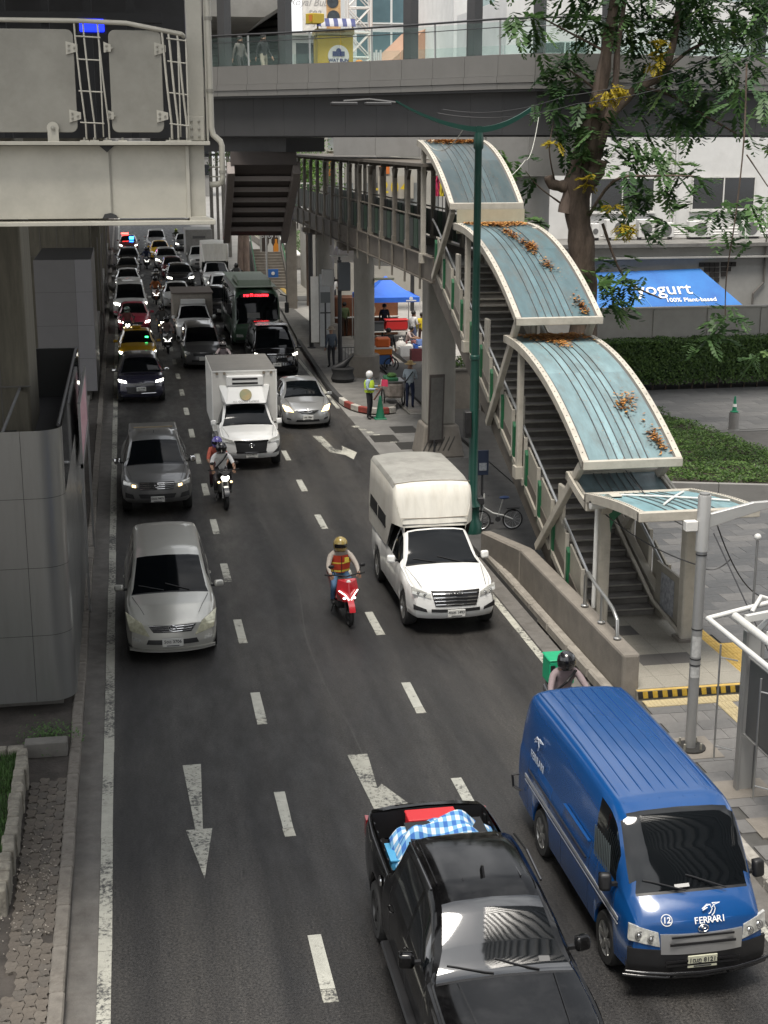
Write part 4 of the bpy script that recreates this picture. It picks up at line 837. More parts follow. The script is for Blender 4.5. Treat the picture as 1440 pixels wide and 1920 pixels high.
# bicycle leaning by the yard sign
def ring(mb, c, r, t, axis='x', n=22, mi=0):
    pts = [];
    for k in range(n+1):
        q = 2*math.pi*k/n; pts.append((c[0], c[1]+r*math.cos(q), c[2]+r*math.sin(q)) if axis == 'x' else (c[0]+r*math.cos(q), c[1], c[2]+r*math.sin(q)))
    return mb.tube(pts, t, 6, mi, cap=False)
bk = thing('bicycle', 'white folding bicycle with a blue seat parked under the stairs', 'bicycle', (9.0,33.9,.1)); RUB = mat('tyre_rubber', (.018,.018,.018), .8, var=.2, scale=20); WP = mat('white_paint', (.66,.66,.63))
for x in (-.42,.42):
    w_ = ring(MB(),(x,0,.27),.25,.022,'y').build('tyre', RUB, bk, smooth=60); ring(MB(),(x,0,.27),.225,.012,'y').build('rim', mat('rim_alu', (.5,.5,.5), .3, .8), w_, smooth=60)
    mb = MB()
    for k in range(12): mb.tube([(x,0,.27),(x+.225*math.cos(k*.5236),0,.27+.225*math.sin(k*.5236))],.003,3)
    mb.build('spokes', SST, w_)
MB().tube([(-.36,0,.62),(-.1,0,.45),(.18,0,.38),(.42,0,.27)],.022,8).build('frame', WP, bk, smooth=50); MB().tube([(-.42,0,.27),(-.36,0,.62),(-.33,0,.98)],.02,8).build('fork', WP, bk, smooth=50)
MB().tube([(.02,0,.3),(.16,0,.82)],.018,8).build('seat_post', SST, bk); MB().sphere((.19,0,.85),(.14,.08,.04)).build('saddle', mat('saddle_blue', (.03,.06,.16), .6), bk, smooth=60)
MB().tube([(-.30,-.27,.98),(-.33,0,1.0),(-.30,.27,.98)],.014,6).build('handlebar', DARKST, bk); MB().box(-.55,-.14,.72,-.36,.14,.9).build('basket', DARKST, bk, bevel=.02); MB().lathe([(.07,0),(.07,.015)],12,(.02,-.04,.3),Matrix.Rotation(R(90),3,'X')).build('chainring', DARKST, bk)
MB().box(.25,-.06,.56,.58,.06,.585).build('rear_rack', DARKST, bk)
ys_ = thing('parking_sign', 'small dark blue sign plate on a post beside the white bicycle', 'sign', (8.78,34.6,.1)); MB().tube([(0,0,0),(0,0,1.85)],.035,8).build('post', DARKST, ys_); MB().box(-.15,-.05,1.3,.15,-.02,1.95).build('plate', mat('sign_navy', (.02,.03,.06), .5), ys_, bevel=.005); MB().box(-.1,-.056,1.42,.1,-.051,1.62).build('printed_field', mat('sign_pale', (.25,.27,.3), .6, var=.4, scale=20), ys_); MB().box(-.3,-.12,0,.3,.12,.05).build('foot', DARKST, ys_)
# plaza planter with ground cover
def leaf_quad(mb, c, s, nrm=None, nm=3):
    a = Vector((random.gauss(0,1),random.gauss(0,1),random.gauss(0,1))); 
    if nrm is not None: a = a*.55+Vector(nrm)*1.2
    a.normalize(); t = a.cross(Vector((random.gauss(0,1),random.gauss(0,1),random.gauss(0,1)))).normalized(); b = a.cross(t); c = Vector(c)
    mb.add([c-t*s,c+b*s*.5,c+t*s,c-b*s*.5],[(0,1,2,3)],random.randrange(nm))
HL = [mat('hedge_leaf_%d' % i, c, .55, var=.25, scale=2, spec=.4) for i,c in enumerate(((.07,.135,.03),(.11,.19,.045),(.045,.09,.024)))]
def fit(px,py,z): q = G(px,py,z); return (q.x,q.y)
A,D_ = fit(1250,898,.68),fit(1445,903,.68); Bq,Cq = fit(1210,757,.75),fit(1460,842,.75); wa = fit(1250,935,.15)
poly = [(12.6,38.2),A,D_,(D_[0]+3,D_[1]-1.0),(Cq[0]+3,Cq[1]-.5),Cq,Bq,(12.6,50.0)]
gp_ = thing('lawn_planter', 'raised concrete planter filled with clipped ground cover on the plaza', 'planter', (0,0,0))
wl_ = [Vector((*p,0)) for p in poly]
MB().prism(poly,'z',.12,.60).build('soil', mat('soil', (.045,.036,.028)), gp_)
for a,b in zip(wl_[:4],wl_[1:4]):
    L = (b-a).length; n_ = max(1,int(L/1.2)); d=(b-a)/n_
    for k in range(n_): 
        p,q = a+d*k,a+d*(k+1); e = (q-p).normalized()*.006; n2 = Vector((d.y,-d.x,0)).normalized()*.10
        MB().beam((p+e+n2)+Vector((0,0,.375)),(q-e+n2)+Vector((0,0,.375)),.16,.50).build('wall_slab', mat('planter_stone', (.21,.205,.195), .75, var=.15, scale=4, bump=.15, bscale=20, dirt=.4, dscale=2), gp_, bevel=.008)
def inpoly(x,y,pl):
    c=False; j=len(pl)-1
    for i in range(len(pl)):
        if (pl[i][1]>y)!=(pl[j][1]>y) and x < (pl[j][0]-pl[i][0])*(y-pl[i][1])/(pl[j][1]-pl[i][1])+pl[i][0]: c=not c
        j=i
    return c
mb = MB(); n_=0
while n_ < 42000:
    x,y = random.uniform(12.6,24),random.uniform(33,51)
    if not inpoly(x,y,poly): continue
    h = .62+.16*noise.noise(Vector((x*1.3,y*1.3,0)))+random.random()*.13; leaf_quad(mb,(x,y,h),random.uniform(.03,.062),(0,0,1)); n_+=1
o = mb.build('ground_cover', HL, gp_, fix=False); o['kind']='stuff'
def hedge(name, label, x0,y0,x1,y1,z0,z1,n):
    h = thing(name, label, 'hedge', ((x0+x1)/2,(y0+y1)/2,z0)); hx,hy,H_=(x1-x0)/2,(y1-y0)/2,z1-z0
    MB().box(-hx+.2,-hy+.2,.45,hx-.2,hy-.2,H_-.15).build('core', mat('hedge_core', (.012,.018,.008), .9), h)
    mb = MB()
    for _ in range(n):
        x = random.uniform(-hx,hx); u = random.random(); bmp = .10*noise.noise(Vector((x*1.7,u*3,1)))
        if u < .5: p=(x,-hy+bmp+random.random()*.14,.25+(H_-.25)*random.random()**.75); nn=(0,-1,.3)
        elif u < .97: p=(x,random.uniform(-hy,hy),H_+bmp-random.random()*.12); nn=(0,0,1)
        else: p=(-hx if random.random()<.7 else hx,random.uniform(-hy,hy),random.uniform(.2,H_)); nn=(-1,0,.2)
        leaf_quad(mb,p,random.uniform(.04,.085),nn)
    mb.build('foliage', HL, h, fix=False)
    for k in range(int(hx*2/.55)): x=-hx+.3+k*.55; MB().tube([(x,-hy+.25,0),(x+.05,-hy+.22,.5)],.03,5).build('stem', mat('bark', (.07,.05,.038), .9, var=.4, scale=6, bump=.8, bscale=14, stretch=(1,1,.25)), h)
    return h
hedge('clipped_hedge','long clipped green hedge in front of the plaza boundary wall',18.35,52.7,30,54.0,.15,2.12,26000)
cb = thing('traffic_cone', 'small green and white cone on a steel bollard on the plaza', 'cone', (*fit(1375,803,.2),.15)); MB().lathe([(.14,.62),(.14,.64),(.08,.66),(.05,.95),(.03,1.15),(0,1.17)],14).build('cone_body', mat('cone_green', (.01,.16,.08), .5), cb, smooth=40); MB().lathe([(.071,.80),(.06,.90)],14).build('white_band', WP, cb)
sb = thing('steel_bollard', 'short steel bollard carrying the small green cone', 'bollard', (*fit(1375,803,.2),.15)); MB().lathe([(.17,0),(.17,.6),(.1,.61),(0,.615)],18).build('body', mat('bollard_steel', (.33,.32,.31), .35, .7, var=.1), sb, smooth=40); MB().lathe([(.2,0),(.2,.03)],18).build('base_flange', SST, sb)
# boundary wall, annex, white building
BW = mat('boundary_render', (.36,.345,.315), .85, var=.10, scale=1.2, bump=.1, bscale=10, dirt=.35, dscale=.8, dcol=(.22,.205,.18))
bw = thing('boundary_wall', 'pale rendered boundary wall behind the clipped hedge', 'wall', (0,54.4,0))
for k in range(6): MB().box(18.5+k*2.3,0,.1,20.78+k*2.3,.2,3.18).build('wall_bay', BW, bw); MB().box(18.46+k*2.3,-.035,.1,18.56+k*2.3,.0,3.15).build('pilaster', BW, bw)
MB().box(18.4,-.06,3.182,32.4,.26,3.25).build('coping', BW, bw)
WB = mat('white_render', (.62,.615,.60), .85, var=.08, scale=1.0, bump=.12, bscale=8, dirt=.3, dscale=.9, dcol=(.42,.41,.38))
GB = mat('grey_render', (.30,.295,.28), .85, var=.12, scale=.9, bump=.1, bscale=8, dirt=.4, dscale=.7, dcol=(.17,.165,.15))
wb = thing('white_building', 'white rendered building with dark windows and air conditioners behind the tree', 'building', (0,0,0))
MB().box(17.5,66,.0,46,76,16).build('wall', WB, wb)
MB().box(18.5,62.2,.0,46,65.99,5.05).build('annex_wall', GB, wb); MB().box(18.4,61.9,5.06,46,66.0,5.22).build('annex_roof', mat('roof_grime', (.16,.155,.145), .9, var=.3, scale=1.5, dirt=.5), wb); MB().box(18.4,61.86,4.55,46,62.19,4.62).build('string_course', GB, wb)
WGL = mat('window_glass', (.008,.010,.013), .08, spec=.6, ior=1.7)
def window(x0,x1,z0,z1,Y,par,n=2):
    w_ = MB().box(x0,Y-.03,z0,x1,Y-.01,z1).build('window', WGL, par)
    for k in range(n+1): xx=x0+(x1-x0)*k/n; MB().box(xx-.03,Y-.08,z0-.03,xx+.03,Y-.031,z1+.03).build('frame', WHT, w_)
    for z in (z0,z1): MB().box(x0-.03,Y-.085,z-.035,x1+.03,Y-.031,z+.03).build('frame', WHT, w_)
    MB().box(x0-.1,Y-.12,z0-.1,x1+.1,Y-.001,z0-.04).build('sill', WB, w_); return w_
a,b = atY(1299,332,66),atY(1412,392,66); window(a.x,b.x,b.z,a.z,66,wb)
a,b = atY(1108,334,66),atY(1224,396,66); window(a.x,b.x,b.z,a.z,66,wb)
for px in (1262,1268): q=atY(px,300,66); MB().tube([(q.x,65.9,5.3),(q.x,65.9,11)],.05,8).build('downpipe', WB, wb)
for i,(px0,px1,zz) in enumerate(((1108,1122,0),(1135,1190,1),(1196,1225,1),(1232,1262,0))):
    a,b = atY(px0,415,64.6),atY(px1,415,64.6); u_ = thing('air_conditioner', ['narrow','double','square','small'][i]+' white air conditioner on the annex roof, %s from the tree' % ['first','second','third','fourth'][i], 'air conditioner', ((a.x+b.x)/2,64.4,5.22), group='air conditioners on the annex roof'); w_=b.x-a.x; h_=.78 if zz==0 else .95
    MB().box(-w_/2,0,.12,w_/2,.45,h_).build('casing', WB, u_, bevel=.02); MB().lathe([(0,-.01),(min(w_,h_)*.36,-.01),(min(w_,h_)*.36,.0)],18,(0,-.012,h_*.55),Matrix.Rotation(R(90),3,'X')).build('fan_grille', mat('grille_dark', (.12,.12,.12), .6), u_)
    for x in (-w_*.35,w_*.35): MB().box(x-.05,.05,0,x+.05,.4,.12).build('foot', DARKST, u_)
for i,(px0,px1) in enumerate(((1290,1335),(1390,1425))):
    a,b = atY(px0,415,64.6),atY(px1,415,64.6); u_ = thing('air_conditioner', ['white air conditioner below the wide dark window on the annex roof','rightmost white air conditioner on the annex roof'][i], 'air conditioner', ((a.x+b.x)/2,64.4,5.22), group='air conditioners on the annex roof'); w_=b.x-a.x
    MB().box(-w_/2,0,.1,w_/2,.45,.85).build('casing', WB, u_, bevel=.02); MB().lathe([(0,-.01),(.3,-.01),(.3,.0)],18,(0,-.012,.48),Matrix.Rotation(R(90),3,'X')).build('fan_grille', mat('grille_dark', (.12,.12,.12)), u_); MB().box(-w_/2+.05,.1,0,w_/2-.05,.4,.1).build('foot', DARKST, u_)
q = atY(1180,410,64.9); r2 = thing('rusty_pipe_run', 'white pipes and cables running along the annex roof edge', 'pipe', (0,65.0,5.3))
for k in range(3): MB().tube([(22+k,.2*k,.1+.12*k),(26,.1*k,.15+.1*k),(33,.1*k,.05+.2*k)],.045,6).build('pipe', WB, r2)
# vent block openings
for (px0,py0,nx,ny) in ((1311,492,4,4),(1352,491,3,3)):
    for i in range(nx):
        for j in range(ny):
            if px0==1311 and i<j-0: continue
            if px0==1352 and i>2-j: continue
            a,b = atY(px0+i*9.5,py0+j*9.5,62.2),atY(px0+i*9.5+8,py0+j*9.5+8,62.2); MB().box(a.x,62.14,b.z,b.x,62.195,a.z).build('vent_opening', mat('vent_dark', (.03,.026,.024), .9), wb)
q1,q2 = atY(1437,480,62),atY(1412,575,62); MB().tube([(q1.x,62.1,q1.z+1),(q1.x,62.1,q1.z-1.2),(q2.x,62.1,q2.z+.6),(q2.x,62.1,q2.z)],.05,8).build('downpipe', mat('conduit', (.12,.11,.1)), wb)
# blue awning with lettering
aw = thing('blue_awning', 'sloping blue shop awning with white lettering about yogurt', 'awning', (0,0,0))
tl2,tr2 = atY(1120,512,62.1),atY(1312,504,62.1); bl2,br2 = atY(1100,584,60.3),atY(1398,577,60.3); tl2.x -= .8; bl2.x -= .6
BLU = mat('awning_blue', (.01,.10,.36), .55, var=.22, scale=.7, col2=(.02,.17,.48))
n_v = (br2-bl2).cross(tl2-bl2).normalized()
MB().add([tl2,tr2,br2,bl2],[(0,1,2,3)]).build('fabric', BLU, aw, solid=.03)
MB().add([bl2,br2,br2-Vector((0,0,.22)),bl2-Vector((0,0,.22))],[(0,1,2,3)]).build('valance', BLU, aw, solid=.03)
ex = (br2-bl2).normalized(); ez = ((tl2+tr2)/2-(bl2+br2)/2).normalized(); ez = (ez-ex*ez.dot(ex)).normalized(); en = ex.cross(ez).normalized()
rotm = Matrix((ex,ez,en)).transposed()
WPR = mat('white_print', (.72,.73,.74), .6)
def on_awning(txt,size,u,v,**k):
    p = bl2.lerp(br2,u).lerp(tl2.lerp(tr2,u),v)+en*.03; return lettering(txt,size,WPR,aw,p,rotm.to_euler(),**k)
on_awning('yogurt',1.0,.59,.50,bold=.008); on_awning('100% Plant-based',.34,.72,.22,bold=.006)
MB().beam(bl2.lerp(br2,.35).lerp(tl2.lerp(tr2,.35),.62)+en*.03,bl2.lerp(br2,.42).lerp(tl2.lerp(tr2,.42),.62)+en*.03,.06,.02,0,en).build('printed_stroke', WPR, aw)
for u in (.46,.62,.80): MB().beam(bl2.lerp(br2,u)+en*.02,bl2.lerp(br2,u-.04).lerp(tl2.lerp(tr2,u-.04),.5)+en*.02,.02,.02).build('seam', mat('awning_seam', (.15,.35,.6), .6), aw)
# ------------------------------------------------------------------ tree
BARK = mat('tree_bark', (.12,.088,.068), .95, var=.5, scale=5, bump=1.0, bscale=12, stretch=(1,1,.3), dirt=.5, dscale=2, dcol=(.03,.025,.02))
BARK2 = mat('tree_bark_pale', (.18,.135,.11), .9, var=.35, scale=5, bump=.8, bscale=12, stretch=(1,1,.3))
tr = thing('rain_tree', 'tall tree with thick bark and feathery leaves in front of the skywalk', 'tree', (14.2,43.6,.1)); O = Vector((14.2,43.6,.1))
def TP(px,py,dy=0): q = atY(px,py,43.6+dy); return q-O
def limb(pts, r0, r1, m=BARK, n=10, name='limb'):
    k=len(pts); pts=[Vector(p) for p in pts]; out=[]; 
    for i in range(k-1):
        for s_ in range(4):
            t=s_/4; p0=pts[max(i-1,0)];p1=pts[i];p2=pts[i+1];p3=pts[min(i+2,k-1)]
            out.append(.5*((2*p1)+(p2-p0)*t+(2*p0-5*p1+4*p2-p3)*t*t+(3*p1-p0-3*p2+p3)*t**3))
    out.append(pts[-1]); nn=len(out); rs=[(r0+(r1-r0)*(i/(nn-1)))*(1+.10*math.sin(i*2.1)) for i in range(nn)]
    return MB().tube(out,rs,n).build(name, m, tr, smooth=60)
limb([(0,0,0),(.05,0,2),(.1,0,4.2),(-.02,0,6.2),(-.25,0,7.6),(-.3,0,8.6)],.46,.36,n=14,name='trunk')
limb([TP(1085,400),TP(1098,330),TP(1110,260),TP(1130,150),TP(1142,60),TP(1160,-40)],.30,.13)
limb([TP(1060,400),TP(1075,330),TP(1090,270),TP(1118,170),TP(1140,60)],.24,.10,BARK2)
limb([TP(1100,360),TP(1125,260),TP(1150,210),TP(1195,165),TP(1240,140),TP(1265,70),TP(1275,-20)],.22,.08)
limb([TP(1110,280),TP(1150,180),TP(1158,90),TP(1172,0)],.14,.06,BARK2)
limb([TP(1060,350),TP(1035,345),TP(1028,330)],.2,.13,name='cut_stub'); limb([TP(1105,340,-.2),TP(1118,320,-.3),TP(1122,300,-.3)],.28,.26,name='cut_stub')
limb([TP(1200,165),TP(1250,175),TP(1310,210),TP(1380,250)],.06,.03); limb([TP(1240,140),TP(1300,90),TP(1380,60)],.07,.03); limb([TP(1142,100),TP(1085,70),TP(1010,30)],.05,.02); limb([TP(1120,170),TP(1080,140),TP(1050,120)],.04,.015)
limb([TP(1400,120,-6),TP(1395,260,-6),TP(1380,400,-6),TP(1362,520,-6),TP(1360,600,-6)],.025,.015,name='hanging_vine'); limb([TP(1130,420),TP(1170,520,-1),TP(1240,560,-2)],.05,.02); limb([TP(1400,290,-6),TP(1440,350,-6)],.02,.015,name='hanging_vine'); limb([TP(1095,420),TP(1150,340,-1),TP(1220,330,-2),TP(1300,330,-3)],.06,.02); limb([TP(1050,380),TP(1010,350,-.5),TP(985,320,-.6)],.03,.012); limb([TP(1040,340),TP(1030,280,-.5),TP(1040,220)],.03,.012)
LF = [mat('tree_leaf_%d' % i, c, .5, var=.25, scale=2, spec=.4) for i,c in enumerate(((.07,.135,.045),(.095,.18,.06),(.045,.095,.036),(.14,.22,.075)))]+[mat('tree_leaf_yellow', (.40,.31,.02), .6, var=.25, scale=5)]
for m_ in LF+HL:      # leaves let light through
    n = m_.node_tree.nodes; l = m_.node_tree.links; b_ = n['Principled BSDF']; tr_n = n.new('ShaderNodeBsdfTranslucent'); src = b_.inputs['Base Color'].links[0].from_socket; l.new(src, tr_n.inputs[0]); x_ = n.new('ShaderNodeMixShader'); x_.inputs[0].default_value = .38; l.new(b_.outputs[0], x_.inputs[1]); l.new(tr_n.outputs[0], x_.inputs[2]); l.new(x_.outputs[0], n['Material Output'].inputs[0])
crown = MB()
def frond(c, yaw, pitch, L, mi, npair=7):
    d = Vector((math.cos(yaw)*math.cos(pitch),math.sin(yaw)*math.cos(pitch),math.sin(pitch))); sd = Vector((-math.sin(yaw),math.cos(yaw),0)); c = Vector(c)
    for k in range(npair):
        t=(k+1)/npair; p=c+d*(L*t)+Vector((0,0,-.45*L*t*t)); ll=L*.50*math.sin(.5+2.3*t)*random.uniform(.8,1.15); w_=.125*L/.5
        for s_ in (-1,1):
            q = (sd*s_+d*.45+Vector((0,0,random.uniform(-.5,.05)))).normalized()*ll; ww = d*w_+Vector((0,0,random.uniform(-.02,.02)))
            crown.add([p-ww*.3,p+q*.5-ww*.6,p+q,p+q*.5+ww*.6],[(0,1,2,3)],mi)
def clump(px,py,dy,n,rad,yellow=False,L=.62):
    c = TP(px,py,dy)
    for _ in range(int(n*1.6) if not yellow else n*2):
        p = c+Vector((random.gauss(0,rad),random.gauss(0,rad),random.gauss(0,rad*.7))); frond(p,random.random()*6.28,random.uniform(-.9,.45),L*random.uniform(.7,1.25),4 if yellow else random.choices((0,1,2,3),(4,3,4,1))[0])
CL = [(975,45,0,9,.3),(985,30,0,6,.2),(1090,30,0,12,.35),(1120,60,.5,10,.35),(1150,30,1,16,.5),(1200,20,0,16,.5),(1230,90,0,18,.45),(1290,30,0,30,.6),(1350,30,0,34,.7),(1410,40,0,34,.7),(1390,90,-1,24,.5),(1330,110,0,16,.45),(1430,110,-1,18,.4),
 (1040,130,0,12,.3),(1065,165,0,10,.3),(1095,140,0,10,.3),(1040,195,0,8,.3),(1245,150,0,14,.4),(1300,140,0,16,.45),(1340,205,0,18,.4),(1290,220,0,16,.4),(1370,130,0,14,.4),(1050,245,0,10,.25),(1085,250,0,9,.25),(1075,290,-.4,8,.3),(1190,125,.5,12,.4),(1260,200,.4,14,.4),(1215,185,.4,12,.35),
 (1200,250,-.4,12,.35),(1150,270,-.8,10,.3),(1230,300,-1,20,.5),(1180,310,-1,16,.4),(1280,330,-1.5,14,.4),(1200,350,-1.2,18,.45),(1240,380,-1.5,14,.4),(1140,380,-.8,8,.3),(1310,330,-2,9,.3),(1120,240,-.6,9,.25),
 (1130,530,-1.5,16,.35),(1165,545,-1.7,18,.4),(1195,535,-2,9,.3),(1150,575,-1.7,10,.25),(1140,490,-1.2,8,.25),(1090,515,-.8,7,.2),
 (1355,600,-6,9,.22),(1330,620,-6,7,.2),(1370,580,-6,6,.2),(1345,640,-6,5,.15),(1420,660,-6,8,.25),(1400,180,-4,12,.35),(1430,200,-5,12,.3),(1435,260,-5,8,.25),(1420,380,-6,10,.25),(1390,400,-6,12,.25),(1350,400,-5,8,.22),(1300,420,-4,7,.22),(1370,450,-6,8,.22),(1220,420,-2,9,.25),(1260,425,-3,7,.25),(960,300,-.6,5,.2),(1005,330,-.6,4,.15),(985,405,-1,7,.25),(1000,420,-1,6,.25),(920,290,-1.2,4,.2),(1100,205,-.3,7,.25),(1180,60,.8,12,.4),(1440,20,0,20,.6),(1250,20,.5,18,.5),(1060,100,.5,6,.3),(1310,180,.2,10,.3)]
for c_ in CL: clump(c_[0],c_[1],c_[2],max(3,int(c_[3]*(.5 if c_[1] > 290 or c_[0] > 1300 else .75))),c_[4])
for px,py,dy,n_ in ((1233,75,-.6,6),(1240,100,-.6,5),(1222,120,-.6,3),(1140,178,-.8,6),(1160,165,-.8,6),(1172,175,-.8,4),(1122,190,-.8,2),(1172,425,-2,9),(1185,430,-2,6),(1105,335,-1,3),(1110,345,-1,2),(1150,385,-1.5,3),(1040,265,-.5,3)): clump(px,py,dy,n_,.10,True,.30)
for px in (1010,1060,1130,1180,1230,1280,1340,1400):
    for py in (-60,-30): clump(px,py,0,9,.6)
crown.build('crown', LF, tr, fix=False)
# ------------------------------------------------------------------ far buildings and street
def facade(name, label, x0, x1, Y, z0, z1, nx, nz, wm, gm, fw=.72, fh=.6, depth=12):
    b = thing(name, label, 'building', ((x0+x1)/2,Y,0)); h=(x1-x0)/2; MB().box(-h,0,0,h,depth,z1).build('wall', wm, b)
    for i in range(nx):
        for j in range(nz):
            cw,ch = 2*h/nx,(z1-z0)/nz; xa=-h+cw*(i+.5-fw/2); za=z0+ch*(j+.5-fh/2)
            w_ = MB().box(xa,-.02,za,xa+cw*fw,-.004,za+ch*fh).build('window', gm, b); MB().box(xa-.05,-.14,za-.12,xa+cw*fw+.05,-.002,za-.02).build('sill', wm, w_)
    MB().box(-h-.2,-.3,z1+.01,h+.2,depth,z1+.3).build('cornice', wm, b)
    return b
TG = mat('teal_curtain_glass', (.09,.15,.17), .15, var=.3, scale=.3, spec=.6); WWH = mat('white_mullion_wall', (.62,.62,.6), .7, var=.05)
q0,q1 = atY(690,110,118),atY(858,0,118)
facade('glass_office_building','white banded office building with teal glass behind the skywalk',q0.x-1,q1.x+12,118,.5,34,7,13,WWH,TG,.94,.72)
q0,q1 = atY(733,110,92),atY(868,40,92)
bb = thing('terracotta_building','terracotta panelled building with a sloping roofline behind the skywalk','building',((q0.x+q1.x)/2,92,0)); hb=(q1.x-q0.x)/2
MB().prism([(-hb,0),(hb,0),(hb,17.2),(hb*.45,17.6),(-hb*.2,16.2),(-hb,14.6)],'y',0,10).build('wall', mat('terracotta', (.42,.22,.14), .8, var=.12, scale=1, stretch=(3,1,.2)), bb)
for k in range(14): MB().box(-hb+hb*2*k/14,-.05,0,-hb+hb*2*k/14+.05,-.003,14.5).build('panel_joint', mat('terracotta_joint', (.28,.14,.09), .8), bb)
for z in (13.1,12.5): MB().box(-hb,-.25,z,hb,-.06,z+.12).build('ledge', WWH, bb)
q0,q1 = atY(850,110,84),atY(1060,0,84)
wt = facade('white_tower','white rendered building with stepped ledges right of the terracotta building',q0.x,q1.x+22,84,1,27,9,7,WB,mat('pale_glass', (.30,.38,.38), .2, var=.3, scale=.5),.5,.5)
for k in range(3): MB().box(-4+k*1.2,-1.2,13.6+k*.8,-1.5+k*1.6,-.31,14.0+k*.8).build('ledge', WB, wt)
# lattice mast
q = atY(672,60,100); ms = thing('lattice_mast','white steel lattice mast beside the billboard','mast',(q.x,100,0)); WST = mat('white_steel', (.6,.6,.58), .5)
for sx in (-.8,.8):
    for sy in (-.5,.5): MB().tube([(sx,sy,0),(sx,sy,26)],.09,6).build('leg', WST, ms)
for k in range(14):
    z=4+k*1.6
    for sy in (-.5,.5):
        MB().tube([(-.8,sy,z),(.8,sy,z+1.6)],.05,5).build('brace', WST, ms); MB().tube([(.8,sy,z),(-.8,sy,z+1.6)],.05,5).build('brace', WST, ms); MB().tube([(-.8,sy,z),(.8,sy,z)],.05,5).build('brace', WST, ms)
# billboard: pale lettering left, dark spheres on amber right
a,b = atY(568,58,96),atY(638,-60,96); bl3 = thing('billboard','tall billboard with black beads on amber and pale script behind the kiosk','billboard',((a.x+b.x)/2,96,0)); hb=(b.x-a.x)/2
MB().box(-hb,0,a.z,hb,.3,b.z).build('board', mat('billboard_pale', (.62,.60,.56), .6, var=.22, scale=2.5), bl3); MB().box(-.5,.05,0,.5,.35,a.z).build('mast', DARKST, bl3)
MB().box(hb*.25,-.03,a.z+.1,hb,-.004,b.z).build('printed_field', mat('billboard_amber', (.62,.42,.2), .6, var=.5, scale=1.6, col2=(.30,.14,.05)), bl3)
for x,z,r_ in ((.62,.30,.42),(.58,.62,.38),(.72,.85,.40)): MB().lathe([(0,0),(r_,0),(r_,.02),(0,.02)],18,(hb*x,-.04,a.z+(b.z-a.z)*z*.75),Matrix.Rotation(R(90),3,'X')).build('printed_bead', mat('bead_black', (.04,.05,.06), .4, var=.6, scale=2), bl3)
for t_,z,s_ in (('Royal Bubble',.45,.62),('tea',.30,.7),('Enjoy',.15,.6)): lettering(t_, s_, mat('script_grey', (.33,.32,.31), .6), bl3, (-hb*.38,-.012,a.z+(b.z-a.z)*z), shear=.3)
# street wall behind the footbridge and market
q0,q1 = atY(605,300,87.5),atY(880,300,87.5)
mw = facade('market_building','beige commercial building with shopfront bays behind the footbridge',q0.x,q1.x+4,87.5,3,13.5,6,2,mat('beige_render', (.40,.385,.35), .8, var=.1, scale=.8, dirt=.3, dscale=.5),mat('shop_glass', (.24,.25,.25), .25, var=.5, scale=.4),.7,.62)
def sign_on(par, Y, px0,py0,px1,py1, m, name='sign_panel', d=.08):
    a,b = atY(px0,py0,Y),atY(px1,py1,Y); o = par.location; return MB().box(a.x-o.x,Y-d-o.y,b.z,b.x-o.x,Y-o.y-.002,a.z).build(name, m, par)
sign_on(mw,87.4,612,295,625,330,mat('orange_sign', (.6,.16,.03), .6)); sign_on(mw,87.4,712,312,730,326,mat('orange_sign', (.6,.16,.03)))
sp_ = sign_on(mw,87.4,708,330,775,372,mat('beige_panel', (.38,.35,.30), .7))
q = atY(733,352,87.2); lettering('-204', 1.0, mat('yellow_print', (.62,.45,.03), .5), mw, (q.x-mw.location.x,-.35,q.z), bold=.02, space=1.25)
for k,(px,c) in enumerate(((640,(.7,.7,.68)),(652,(.7,.7,.68)),(690,(.66,.66,.64)),(700,(.66,.66,.64)))): sign_on(mw,87.35,px,250,px+4,380,mat('white_pilaster', (.66,.66,.64), .6),'pilaster',.15)
# draped flags seen through the footbridge
for i,(px,c,nm) in enumerate(((820,(.5,.03,.10),'crimson'),(829,(.62,.50,.03),'yellow'),(837,(.06,.06,.22),'navy'),(843,(.5,.05,.2),'magenta'))):
    a,b = atY(px-5,330,66),atY(px+5,368,66); f_ = thing('hanging_flag', nm+' cloth flag hanging behind the top of the stairs', 'flag', (a.x,66,0), group='hanging cloth flags')
    MB().grid([[((b.x-a.x)*(j/5)+.04*math.sin(k*2+j),.06*math.sin(j*2.2+k),a.z+(b.z-a.z)*k/4) for j in range(6)] for k in range(5)]).build('cloth', mat('flag_'+nm, c, .8, var=.2), f_, smooth=60, solid=0); MB().tube([(-.05,0,a.z+.02),(b.x-a.x+.05,0,a.z+.02)],.015,6).build('rod', DARKST, f_); MB().tube([(-.05,0,0),(-.05,0,a.z+.02)],.02,6).build('staff', DARKST, f_)
# greenery on the terrace beyond the escalator
gt = thing('terrace_shrub','bright green terrace shrubs left of the footbridge posts','shrub',(0,0,0)); mb = MB(); q=atY(575,310,86)
for _ in range(3500): leaf_quad(mb,(q.x+random.gauss(0,.9),86+random.gauss(0,.6),q.z+random.gauss(-.3,.7)),random.uniform(.05,.12))
mb.build('foliage',[mat('bright_leaf_%d'%i,c,.6,var=.3) for i,c in enumerate(((.10,.20,.03),(.15,.28,.05),(.06,.13,.03)))],gt,fix=False); MB().tube([(q.x,86,0),(q.x,86,q.z)],.12,6).build('stem',BARK2,gt)
tb = thing('terrace_balcony','pale terrace balcony with railings left of the footbridge','balcony',(0,84,0)); a,b=atY(528,388,84),atY(580,345,84)
MB().box(a.x,0,a.z-.5,b.x+.2,2.5,a.z).build('slab', mat('white_render', (.6,.6,.6)), tb); MB().box(a.x+.3,.5,0,a.x+.9,1.1,a.z-.5).build('column', CONC, tb)
